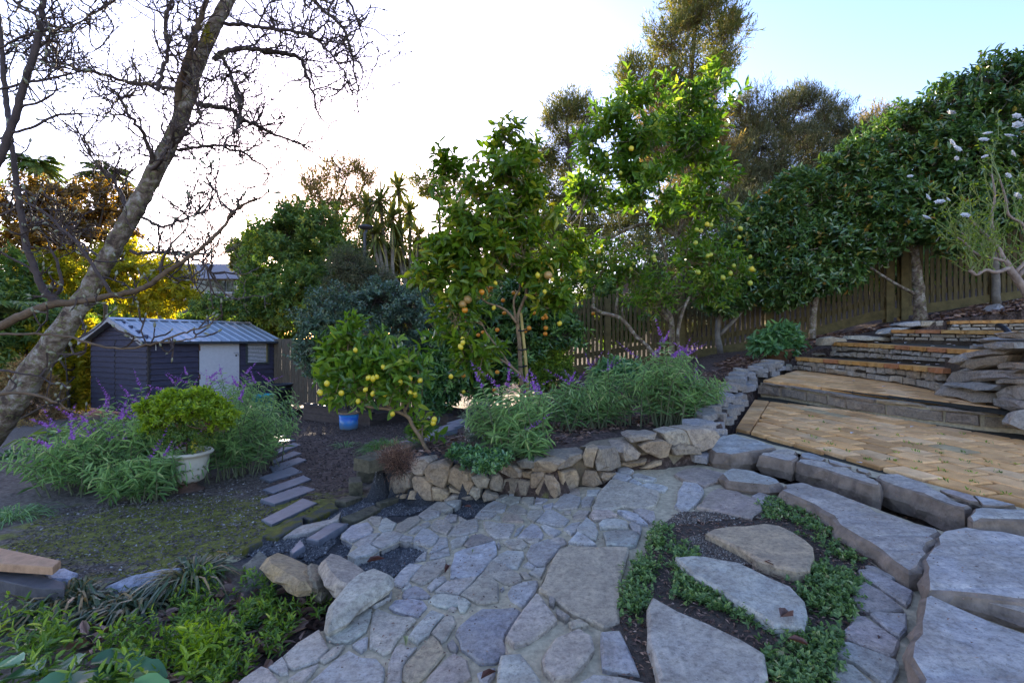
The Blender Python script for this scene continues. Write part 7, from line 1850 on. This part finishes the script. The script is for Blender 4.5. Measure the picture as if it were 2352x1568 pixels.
LIMB = [[(405, 290, D0, 11), (412, 200, 5.0, 10), (440, 110, 4.9, 9), (458, 50, 4.9, 8), (475, 0, 4.9, 7), (490, -60, 4.9, 6)],
        [(490, 135, D0, 8), (518, 118, 5.1, 8), (562, 110, 5.2, 7), (605, 118, 5.3, 6.5), (650, 122, 5.3, 6), (688, 135, 5.4, 5), (705, 175, 5.4, 4), (720, 220, 5.4, 3)],
        [(515, 55, D0, 6), (550, 57, 5.0, 5.5), (590, 62, 4.9, 5), (640, 68, 4.8, 4.5), (685, 76, 4.8, 4), (730, 95, 4.8, 3.5), (775, 140, 4.8, 2.6), (810, 200, 4.8, 1.6)],
        [(450, 238, D0, 8), (500, 245, 5.2, 7), (530, 253, 5.3, 6.5), (560, 272, 5.4, 6), (592, 290, 5.5, 5), (632, 310, 5.5, 4), (680, 326, 5.6, 3), (720, 350, 5.6, 2)],
        [(345, 395, D0, 8), (348, 360, 5.0, 7), (330, 310, 4.9, 6), (300, 270, 4.8, 5), (270, 215, 4.8, 4), (235, 195, 4.8, 2.5)],
        [(425, 215, D0, 6), (390, 205, 5.2, 6), (350, 195, 5.3, 5.5), (300, 190, 5.4, 5), (250, 175, 5.5, 4.6), (200, 165, 5.5, 4.4), (150, 150, 5.6, 4), (90, 135, 5.6, 3.6), (50, 122, 5.6, 3), (15, 95, 5.6, 2.6), (-20, 70, 5.6, 2)],
        [(362, 212, 4.7, 6), (372, 160, 4.7, 6), (385, 120, 4.7, 5.5), (380, 60, 4.7, 5), (388, 0, 4.7, 4), (392, -50, 4.7, 3)],
        [(300, 578, D0, 5), (350, 580, 5.0, 5), (400, 580, 4.9, 4.6), (440, 590, 4.8, 4), (475, 615, 4.7, 3.2), (505, 655, 4.7, 2)],
        [(300, 500, D0, 6), (280, 450, 5.2, 5), (250, 400, 5.3, 4), (215, 370, 5.3, 3), (190, 300, 5.3, 2)],
        [(345, 400, D0, 6), (380, 350, 4.8, 5), (410, 325, 4.7, 4.5), (440, 290, 4.7, 3.6), (470, 250, 4.7, 2)],
        [(505, 125, D0, 5), (525, 165, 5.0, 5), (540, 205, 4.9, 5), (555, 260, 4.8, 4.6)],
        [(380, 345, D0, 5), (430, 340, 5.3, 5), (490, 335, 5.4, 4.4), (540, 345, 5.5, 3.6), (590, 370, 5.5, 2.8), (640, 420, 5.5, 1.6)],
        [(330, 500, D0, 5), (370, 520, 5.0, 4), (430, 500, 4.9, 3.4), (480, 480, 4.9, 2.4), (530, 470, 4.9, 1.4)],
        [(560, -70, D0, 8), (620, -60, 5.1, 7), (690, -20, 5.1, 6), (740, 20, 5.1, 5), (790, 70, 5.1, 4), (815, 150, 5.1, 2.6)],
        [(640, -70, 5, 6), (720, -40, 5, 5), (790, -10, 5, 4), (830, 60, 5, 2)],
        [(240, 600, D0, 4), (190, 560, 5.3, 3.6), (140, 530, 5.4, 3), (80, 500, 5.4, 2)],
        [(390, -50, 4.8, 5), (300, -20, 4.9, 4), (230, 20, 5, 3.4), (170, 60, 5, 2.4), (110, 60, 5, 1.6)],
        [(-30, -40, 5, 5), (60, 20, 5, 4), (110, 60, 5, 3), (140, 110, 5, 2)]]
tr = MB(); tk_ = np.array([list(P(u, v, d)) + [r * .97 * d / F * wa(u)] for u, v, d, r in trunk]); s = smooth_line(tk_, 5)
s[:, :3] += NR.normal(0, 1, (len(s), 3)) * s[:, 3:4] * .04; tube(tr, s[:, :3], s[:, 3] * (1 + NR.normal(0, .035, len(s))), 18); tr.build("trunk", BARK_LICH, t, True)
lm = MB(); tw = MB(); bu = []; rng = np.random.default_rng(31)
for li, st in enumerate(LIMB):
    m = MB(); a = np.array([list(P(u, v, d)) + [r * .9 * d / F * wa(u)] for u, v, d, r in st]); s = smooth_line(a, 5); s[:, :3] += rng.normal(0, 1, (len(s), 3)) * .008
    tube(m, s[:, :3], np.maximum(s[:, 3], .003), 8); m.build("branch", BARK_BROWN if li == 0 else TWIG, t, True)
    L_ = np.linalg.norm(np.diff(s[:, :3], axis=0), axis=1).sum(); k = int(L_ / .072)
    for q in range(k):
        j = rng.integers(len(s) // 5, len(s) - 1); tg = unit(s[min(j + 1, len(s) - 1), :3] - s[j - 1, :3])
        e = unit(tg * .5 + rng.normal(0, .8, 3) * [1, .8, 1] + np.array([0, 0, .1])); twiggy(tw, bu, s[j, :3], e, rng.uniform(.16, .52), .0095, 2, rng, .10, .050)
    twiggy(tw, bu, s[-1, :3], unit(s[-1, :3] - s[-3, :3]), .5, max(s[-1, 3], .007), 2, rng, .10, .050)
tw.build("twigs", TWIG, t, False, "stuff"); buds_mesh(bu, .14).build("buds", BUD, t, True, "stuff")
print("magnolia buds", len(bu))
# moss tuft on the trunk
m = MB(); crown(m, [lobe(475, 85, 10, 12, 4.95), lobe(468, 62, 8, 8, 4.95)], 60, 6, .035, .006, 81, shoot=.04, surf=.3); m.build("moss_tuft", LM['yellow'], t, False, "stuff")

t = plant("young_magnolia", "nearer bare magnolia shrub with fat furry buds reaching in from the left", "tree", P(-30, 900, 2.7))
d2 = 2.6
L2 = [[(-60, 775, d2, 15), (0, 748, d2, 14), (50, 725, d2, 13), (100, 705, d2, 12.5), (130, 697, d2, 12), (175, 695, d2, 9), (225, 685, d2, 8.5), (280, 675, d2, 8), (320, 665, d2, 7.5), (350, 650, d2, 7), (380, 625, d2, 6.5), (415, 605, d2, 6), (450, 580, d2, 5.4), (480, 555, d2, 5), (510, 525, d2, 4.5), (530, 495, d2, 4), (550, 475, d2, 3.4), (590, 455, d2, 2.6)],
      [(130, 697, d2, 11), (100, 665, d2, 10.5), (80, 620, d2, 10), (60, 560, d2, 9.5), (50, 500, d2, 9), (40, 440, d2, 8.5), (33, 380, d2, 8), (28, 320, d2, 7)],
      [(-20, 390, 2.5, 12), (0, 365, 2.5, 11.5), (30, 285, 2.5, 11), (50, 215, 2.5, 10.5), (75, 135, 2.5, 10), (92, 65, 2.5, 9.5), (98, 0, 2.5, 9), (102, -60, 2.5, 8)],
      [(-5, 30, 2.7, 6), (3, 100, 2.7, 7), (8, 170, 2.7, 7.5), (15, 240, 2.7, 8), (25, 300, 2.6, 8)],
      [(258, 680, d2, 5), (240, 650, d2, 5), (212, 610, d2, 4.8), (180, 560, d2, 4.4), (140, 525, d2, 4), (105, 490, d2, 3.4), (65, 465, d2, 2.4)],
      [(-60, 766, 2.2, 4), (0, 768, 2.2, 4), (100, 767, 2.2, 4), (160, 775, 2.2, 3.8), (200, 786, 2.2, 3.6), (254, 797, 2.2, 3.4), (301, 799, 2.2, 3.2), (357, 788, 2.2, 3), (395, 774, 2.2, 2.6), (430, 762, 2.2, 2.4), (472, 749, 2.2, 2), (502, 731, 2.2, 1.6)],
      [(357, 788, 2.2, 2.4), (420, 782, 2.2, 2), (455, 773, 2.2, 1.4)],
      [(90, 640, d2, 4), (60, 610, d2, 3.6), (20, 590, d2, 3.2), (-20, 560, d2, 3)], [(50, 470, d2, 4), (10, 490, d2, 3.4), (-30, 500, d2, 3)], [(100, 705, d2, 5), (140, 660, 2.65, 5), (130, 600, 2.65, 4), (110, 560, 2.65, 2.6)],
      [(0, 205, 2.5, 4), (60, 190, 2.5, 4), (120, 180, 2.5, 3.6), (155, 172, 2.5, 3)], [(45, 245, 2.5, 4), (90, 235, 2.5, 3.6), (120, 215, 2.5, 3)], [(30, 305, 2.5, 4.4), (80, 290, 2.5, 4), (130, 265, 2.5, 3.6), (190, 262, 2.5, 2.6)], [(90, 68, 2.5, 4), (50, 85, 2.5, 3.6), (0, 110, 2.5, 3)],
      [(368, 640, d2, 4), (372, 600, d2, 3.6), (395, 560, d2, 3), (430, 520, d2, 2), (435, 490, d2, 1.4)], [(540, 490, d2, 3), (505, 460, d2, 2.6), (495, 420, d2, 2.2), (498, 405, d2, 2)], [(0, 850, 2.4, 4), (50, 858, 2.4, 3), (100, 866, 2.4, 2)], [(-20, 905, 2.6, 6), (60, 903, 2.6, 5), (130, 925, 2.6, 3.6), (165, 945, 2.6, 2.4)]]
tw, bu = MB(), []; rng = np.random.default_rng(77)
for li, st in enumerate(L2):
    m = MB(); a = np.array([list(P(u, v, d)) + [r * d / F * wa(u)] for u, v, d, r in st]); s = smooth_line(a, 5); s[:, :3] += rng.normal(0, 1, (len(s), 3)) * .002
    tube(m, s[:, :3], np.maximum(s[:, 3], .002), 10); m.build("branch", BARK_BROWN if li in (0, 5, 6, 17) else TWIG, t, True)
    L_ = np.linalg.norm(np.diff(s[:, :3], axis=0), axis=1).sum(); k = int(L_ / .11)
    for q in range(k):
        j = rng.integers(len(s) // 6, len(s) - 1); e = unit(rng.normal(0, .8, 3) + np.array([.3, 0, .35])); twiggy(tw, bu, s[j, :3], e, rng.uniform(.05, .17), .0042, 1, rng, .12, .032, .035)
    twiggy(tw, bu, s[-1, :3], unit(s[-1, :3] - s[-3, :3]), .08, max(s[-1, 3] * .9, .003), 1, rng, .1, .038, .035)
tw.build("twigs", TWIG, t, False, "stuff"); buds_mesh(bu, .20).build("buds", BUD2, t, True, "stuff")
# ------------------------------------------------------------------ ground cover, litter, chips
def in_poly_pts(poly_uv, n, rng, H):
    w = np.array([onto(u, v, H) for u, v in poly_uv]); lo, hi = w.min(0), w.max(0); out = []
    while len(out) < n:
        p = rng.uniform(lo[:2], hi[:2], (n * 2, 2)); k = inpoly(p[:, 0], p[:, 1], w); out += list(p[k])
    p = np.array(out[:n]); z = np.array([H(a, b) for a, b in p]); return np.column_stack([p, z])
def cover(name, label, poly, n, per, L, W, leaf, seed, H, shoot=.05, up=.9, hgt=.04, stems=True):
    rng = np.random.default_rng(seed); B = in_poly_pts(poly, int(n * 1.7), rng, H); mb = MB()
    f_ = np.sin(B[:, 0] * 9 + seed) * np.sin(B[:, 1] * 8 + 2 * seed) + .7 * np.sin(B[:, 0] * 21 + B[:, 1] * 17) + rng.normal(0, .5, len(B))
    B = B[np.argsort(-f_)[:n]]; B[:, :2] += rng.normal(0, .02, (n, 2))
    B[:, 2] += rng.random(n) * hgt
    sd = unit(rng.normal(0, .55, (n, 3)) + [0, 0, up]); j = np.arange(per); t = (j + .5) / per
    ax = unit(np.cross(sd, rdir(rng, n))); ay = np.cross(sd, ax); az = j[None] * 2.4 + rng.random(n)[:, None] * 6.28
    rad = np.cos(az)[..., None] * ax[:, None] + np.sin(az)[..., None] * ay[:, None]
    pos = (B[:, None] + sd[:, None] * (shoot * t)[None, :, None]).reshape(-1, 3); ld = unit(sd[:, None] * lerp(.1, .9, t)[None, :, None] + rad * .8 + rng.normal(0, .15, (n, per, 3))).reshape(-1, 3)
    k = n * per; rn = np.clip((.45 + rng.normal(0, .16, n))[:, None] + .25 * (t - .5)[None] + rng.normal(0, .12, (n, per)), 0, 1).ravel()
    leaf_add(mb, pos, ld, np.repeat(sd, per, 0) + [0, 0, .5], L * rng.uniform(.6, 1.3, k), W * rng.uniform(.7, 1.25, k), .15, .15, rn, True)
    o = mb.build(name, LM[leaf], None, False, "stuff"); o["label"] = label; o["category"] = "ground cover"; return o
bank = lambda x, y: zl(x, y) - .10
A1 = [(400, 1385), (470, 1335), (560, 1320), (600, 1345), (640, 1380), (720, 1385), (745, 1440), (690, 1480), (600, 1530), (520, 1600), (380, 1600), (300, 1560), (250, 1480), (330, 1430)]
cover("ground_cover_bank", "low glossy green ground cover on the bank at the lower left", A1, 520, 8, .030, .011, 'ground', 301, T, .045)
cover("ground_cover_front", "taller bright green seedlings at the bottom left corner", [(-40, 1450), (60, 1430), (150, 1480), (260, 1500), (330, 1560), (300, 1620), (-60, 1620)], 110, 9, .038, .014, 'ground', 302, T, .09, hgt=.06)
cover("ground_cover_shoots", "yellow green leafy shoots among the ground cover at bottom", [(390, 1490), (450, 1480), (500, 1520), (470, 1600), (380, 1600)], 36, 9, .040, .014, 'azalea', 303, T, .08, hgt=.08)
zuo = lambda x, y: zu(x, y) - .012
for i, (s, n, l) in enumerate([("440 250 560 215 640 240 830 340 950 470 1010 555 960 600 880 560 770 510 640 440 520 400 430 340", 420, "creeping green plant beneath the long slab"), ("640 740 780 720 860 640 960 600 1180 680 1130 740 1110 860 1090 960 1010 1190 950 1240 930 1460 900 1650 520 1650 470 1400 560 1300 700 1210 760 1060 740 920 660 830", 1150, "creeping green plant between the bed slabs at right"),
      ("-180 470 -120 520 0 830 250 900 420 1060 560 1130 640 1170 580 1290 440 1270 300 1220 160 1170 -20 1080 -190 1000 -220 700", 900, "creeping green plant in the middle of the round bed"), ("-560 830 -430 600 -330 420 -260 430 -330 600 -420 900 -520 1250 -600 1240 -600 1000", 520, "creeping green plant along the left rim of the round bed")]):
    cover("creeping_plant", l, px('D', s), int(n * .75), 6, .016, .011, 'creeper', 310 + i, zuo, .018, .8, .014)
cover("low_herb", "glossy green ground cover spilling over the rubble wall", px('B', "780 320 830 290 940 290 1040 275 1180 290 1240 320 1210 370 1130 400 1080 440 1000 400 900 370 850 340"), 420, 7, .030, .018, 'dark_shine', 320, lambda x, y: zbed(x, y) + .03, .04, .8, .05)
t, lb = tree("clipped_bun", "little round dark green bun shrub in the round bed", "shrub", (1545, 1262, 2.65), [(1543, 1232, 38, 34, 2.65)], [[(1545, 1266, 2.65, 3), (1545, 1240, 2.65, 2)]], 'dark_shine', 420, 7, .022, .012, 330, r0=.003, nreach=3, shoot=.03, surf=.75, full=True, twr=.001)
t = plant("dry_twig_bush", "brown dead heather like bush behind the left end of the rubble wall", "shrub", onto(915, 1085, zbed)); m, lf = MB(), MB(); b_ = onto(915, 1090, zbed)
crown(lf, [lobe(915, 1060, 35, 28, b_[1])], 260, 8, .03, .004, 331, twig=m, twr=.0015, shoot=.10, up=.7, spread=.4, surf=.2); foliage(lf, LM['dead'], t); m.build("twigs", BARK_DARK, t, False, "stuff")

# leaf litter on the bank and bed; bark chips; gravel
def litter(name, label, polys, n, L, W, mat, seed, H, full=True, lift=.006, tilt=.5, var=.4):
    rng = np.random.default_rng(seed); mb = MB()
    for poly, k in zip(polys, n):
        B = in_poly_pts(poly, k, rng, H); B[:, 2] += lift
        a = rng.random(k) * 6.28; D = np.stack([np.cos(a), np.sin(a), rng.normal(0, tilt * .4, k)], 1); N = unit(rng.normal(0, tilt, (k, 3)) + [0, 0, 1])
        leaf_add(mb, B, D, N, L * rng.uniform(1 - var, 1 + var, k), W * rng.uniform(1 - var, 1 + var, k), .2, .15, rng.random(k), full)
    o = mb.build(name, mat, None, False, "stuff"); o["label"] = label; o["category"] = "litter"; return o
bedp = [(900, 1050), (960, 1010), (1060, 1000), (1120, 1030), (1300, 1000), (1440, 970), (1560, 975), (1640, 900), (1700, 850), (1640, 830), (1500, 850), (1300, 880), (1100, 960), (1000, 1010)]
litter("leaf_litter", "brown leaf litter and bark over the planted bed", [[(930, 1045), (985, 1025), (1080, 975), (1200, 920), (1400, 880), (1600, 850), (1690, 850), (1640, 900), (1550, 970), (1440, 985), (1250, 1035), (1150, 1060), (1000, 1050)]], [9000], .05, .022, LM['dead'], 340, T, lift=.012)
litter("upper_litter", "brown fallen leaves on the slope below the hedge", [[(1640, 840), (1760, 800), (1900, 770), (2100, 740), (2260, 700), (2352, 690), (2352, 720), (2180, 735), (1950, 770), (1880, 790), (1780, 850), (1700, 860)]], [5000], .09, .04, LM['dead'], 341, T, lift=.015)
litter("bank_leaves", "large brown magnolia leaves lying among the ground cover", [[(400, 1400), (560, 1340), (730, 1390), (750, 1440), (620, 1540), (520, 1600), (200, 1600), (200, 1470)]], [300], .085, .032, LM['dead'], 342, T, lift=.02, tilt=.6)
barkm = leafmat("bark_chip", [(0, (.024, .015, .011)), (.5, (.075, .048, .036)), (.85, (.16, .11, .085)), (1, (.28, .22, .18))], .6, .02)
litter("bark_chips", "dark bark chips around the stepping slabs and blue pot", [[(610, 1190), (700, 1180), (830, 1100), (900, 1050), (1000, 990), (1000, 950), (700, 942), (620, 975), (600, 1060)]], [12000], .030, .014, barkm, 343, T, False, tilt=.55)
litter("dirt_crumbs", "crumbs and chips over the bare dirt", [[(0, 1260), (120, 1170), (400, 1140), (600, 1080), (640, 1160), (580, 1280), (300, 1330), (0, 1330)]], [7000], .018, .010, leafmat("dirt_crumb", [(0, (.05, .036, .028)), (.6, (.12, .09, .07)), (.95, (.24, .20, .17)), (1, (.45, .42, .38))], .7, .02), 344, T, False, tilt=.6)
gravm = leafmat("dark_gravel_chip", [(0, (.018, .018, .020)), (.6, (.06, .058, .056)), (.92, (.14, .13, .12)), (1, (.30, .28, .26))], .55, .0)
def pebbles(name, label, polys, n, r, mat, seed, H):
    rng = np.random.default_rng(seed); mb = MB(); oct_ = np.array([[1, 0, 0], [0, 1, 0], [-1, 0, 0], [0, -1, 0], [0, 0, .8], [0, 0, -.8]]); tr_ = np.array([[0, 1, 4], [1, 2, 4], [2, 3, 4], [3, 0, 4], [1, 0, 5], [2, 1, 5], [3, 2, 5], [0, 3, 5]])
    for poly, k in zip(polys, n):
        B = in_poly_pts(poly, k, rng, H); s = r * rng.uniform(.5, 1.4, (k, 1, 1)); a = rng.random(k) * 6.28
        v = oct_[None] * s * rng.uniform(.7, 1.2, (k, 6, 1)); x = v[..., 0] * np.cos(a)[:, None] - v[..., 1] * np.sin(a)[:, None]; y = v[..., 0] * np.sin(a)[:, None] + v[..., 1] * np.cos(a)[:, None]
        v = np.stack([x, y, v[..., 2]], -1) + B[:, None]; mb.add(v.reshape(-1, 3), tris=(np.arange(k)[:, None, None] * 6 + tr_[None]).reshape(-1, 3), rnd=np.repeat(rng.random(k), 6))
    o = mb.build(name, mat, None, False, "stuff"); o["label"] = label; o["category"] = "gravel"; return o
pebbles("dark_gravel", "black gravel between the edging slabs and the flagstones", [px('C', "100 600 240 520 330 500 550 470 700 470 870 400 960 380 1190 340 1350 330 1500 220 1240 180 960 215 820 300 640 400 780 520 900 560 880 630 930 660 1000 760 1190 790 1370 680 1460 570 1240 520 1100 590 890 640 700 640 590 690 420 600 200 650"), px('B', "820 690 890 630 1080 625 1030 690 980 740 880 740")], [9000, 1200], .0075, gravm, 350, lambda x, y: T(x, y) + .004)
pebbles("bed_grit_stones", "fine brown grit in the round bed", [bed_pts[4:5] + px('D', "-330 420 -170 310 0 310 430 340 20 460 170 530 400 670 560 730 250 690 0 640 -60 650 -300 560")], [6000], .0055, leafmat("grit_stone", [(0, (.03, .02, .014)), (.6, (.10, .07, .045)), (.9, (.24, .19, .14)), (1, (.40, .35, .28))], .7, .0), 351, lambda x, y: zu(x, y) - .008)

litter("bed_litter", "dead stems and crumbs over the round bed soil", [bed_pts], [3500], .020, .006, LM['dead'], 345, lambda x, y: zu(x, y) - .010, False, lift=.004, tilt=.5)
litter("paving_debris", "dark bits of leaf and seed scattered on the flagstones", [px('C', "900 1000 1500 300 2000 250 2300 400 2200 900 1900 1500 800 1560 600 1400"), px('D', "-500 1500 0 1150 500 1500 900 1500 1500 1200 2300 1500 2300 500 1500 100 600 100 -300 -100 -900 200 -700 900")], [420, 420], .010, .006, LM['dead'], 346, lambda x, y: (zpath(x, y) if x < -0.04 + 0.33 * (y - 1.38) else zu(x, y) + (.06 if x > 1.15 else 0)) + .002, False, lift=.003, tilt=.3)
# fallen leaves one can pick out, and petals
lfm = MB(); leaf_add(lfm, np.array([[-.5, 0, 0.]]), np.array([[1., 0, 0]]), np.array([[0, 0, 1.]]), [1.0], [.36], .5, .12, np.array([.5]), True); DEAD1 = lfm.mesh("fallen_leaf", simple("brown_leaf", (.12, .045, .028), .45, .3, 20)); GREEN1 = lfm.mesh("fallen_leaf", simple("pale_green_leaf", (.28, .30, .13), .5, .2, 20)); 
for i, (tl, s, me, ln, l) in enumerate([('C', "1600 745", DEAD1, .075, "dark red fallen leaf in the middle of the path"), ('C', "1075 678", DEAD1, .085, "curled brown leaf on the black gravel"), ('C', "1295 1278", GREEN1, .05, "pale green leaf on the lower path stones"), ('C', "1790 615", GREEN1, .035, "small green leaf on the large pinkish stone"), ('C', "1905 1530", DEAD1, .06, "brown leaf at the bottom edge of the path"),
      ('D', "610 1090", DEAD1, .10, "long rust brown leaf on the pale bed slab"), ('D', "490 718", DEAD1, .06, "rust brown leaf beneath the tan bed slab"), ('D', "700 1290", DEAD1, .06, "curled grey brown leaf between the bed slabs"), ('B', "930 675", DEAD1, .05, "dark leaf in the gravel notch by the wall"), ('D', "1290 1260", DEAD1, .03, "small dark leaf on the pink slab at right")]):
    u, v = px(tl, s)[0]; H = zpath if tl in 'BC' else (lambda x, y: zu(x, y) + (.035 if i in (5,) else .012)); p = onto(u, v, H); p[2] += .012
    o = bpy.data.objects.new("fallen_leaf", me); COL.objects.link(o); o.location = p; o.rotation_euler = (R.uniform(-.2, .2), R.uniform(-.2, .2), R.uniform(0, 6)); o.scale = (ln,) * 3; tag(o, l, "leaf")
pet = MB(); rng = np.random.default_rng(8)
for tl, s, H in (('A', "1095 985 1545 942 1335 645 860 645 880 632 1085 603 1225 598 1475 1005 1160 1212", None), ('A', "1445 472 1540 470 1665 488 1800 488 1700 350 1820 335 1830 345 1730 485 1595 475 1970 340 1490 325 1250 322", 's')):
    for u, v in px(tl, s):
        p = onto(u, v, zbr if v > 930 else z2) if H is None else P(u, v, 5.0 if v > 820 else 5.6)
        leaf_add(pet, np.array([p + [0, 0, .006]]), np.array([[rng.normal(), rng.normal(), 0]]), np.array([[.1, .1, 1.]]), [.045], [.03], .1, .1, np.array([.8]), True)
o = pet.build("fallen_petals", WHITE, None, False, "stuff"); o["label"] = "white petals scattered over the bricks and steps"; o["category"] = "petals"

# big leaved plant at the bottom left corner: every leaf a part
t = plant("big_leaf_plant", "large rounded dark green leaves at the bottom left corner", "plant", onto(200, 1568, bank)); rr = random.Random(4)
for i, (u, v, L_, w, ang) in enumerate([(150, 1545, .16, .12, 2.6), (250, 1530, .15, .11, .6), (310, 1550, .13, .10, .2), (60, 1560, .16, .12, 2.9), (200, 1580, .17, .12, 1.2), (120, 1590, .15, .12, -2.4), (330, 1590, .13, .09, -.2), (20, 1540, .13, .10, 3.0)]):
    c_ = onto(u, v, lambda x, y: bank(x, y) + .07); m = MB(); n, k = 7, 5; V = []
    for a in range(n):
        ta = a / (n - 1); wd = w * math.sin(math.pi * min(1, ta * .92 + .06)) ** .7
        for b in range(k):
            s_ = (b / (k - 1) - .5); x = (ta - .3) * L_; y = s_ * wd; z = .06 * abs(s_) * L_ * 4 - .35 * L_ * ta ** 2 + .006 * math.sin(a * 2.2 + abs(s_) * 9)
            V.append([c_[0] + math.cos(ang) * x - math.sin(ang) * y, c_[1] + math.sin(ang) * x + math.cos(ang) * y, c_[2] + z + .02])
    idx = np.arange(n * k).reshape(n, k); m.add(V, quads=np.stack([idx[:-1, :-1], idx[1:, :-1], idx[1:, 1:], idx[:-1, 1:]], -1).reshape(-1, 4), rnd=np.full(n * k, rr.random())); m.build("leaf", LM['big'], t, True)
# moss and weeds in the brick joints
ms = MB(); rng = np.random.default_rng(12)
for u, v in px('F', "485 365 195 370 455 610 780 605 1115 625 1490 620 1130 345 1460 345 805 490 1115 490 430 735 790 750 775 865 1190 1030 1600 1045 1610 1190 2115 1230 1810 470 1560 900 50 720 640 475 1170 890 1850 770 2250 790 1950 900 1160 750 1500 750") + px('E', "1190 480 1370 565 1280 670 1610 665 1885 655 1130 860 1220 785 1475 885 1390 970 1730 990 2010 1110 1000 680 2160 665"):
    p = onto(u, v, zbr); k = 7; B = p + np.stack([rng.normal(0, .006, k), rng.normal(0, .022, k), np.zeros(k)], 1); leaf_add(ms, B, unit(rng.normal(0, .5, (k, 3)) + [0, 0, .8]), rdir(rng, k), rng.uniform(.012, .026, k), np.full(k, .008), .1, .1, rng.random(k))
o = ms.build("joint_moss", LM['ground'], None, False, "stuff"); o["label"] = "tiny moss and weeds growing in the brick joints"; o["category"] = "moss"
bpy.context.view_layer.update()
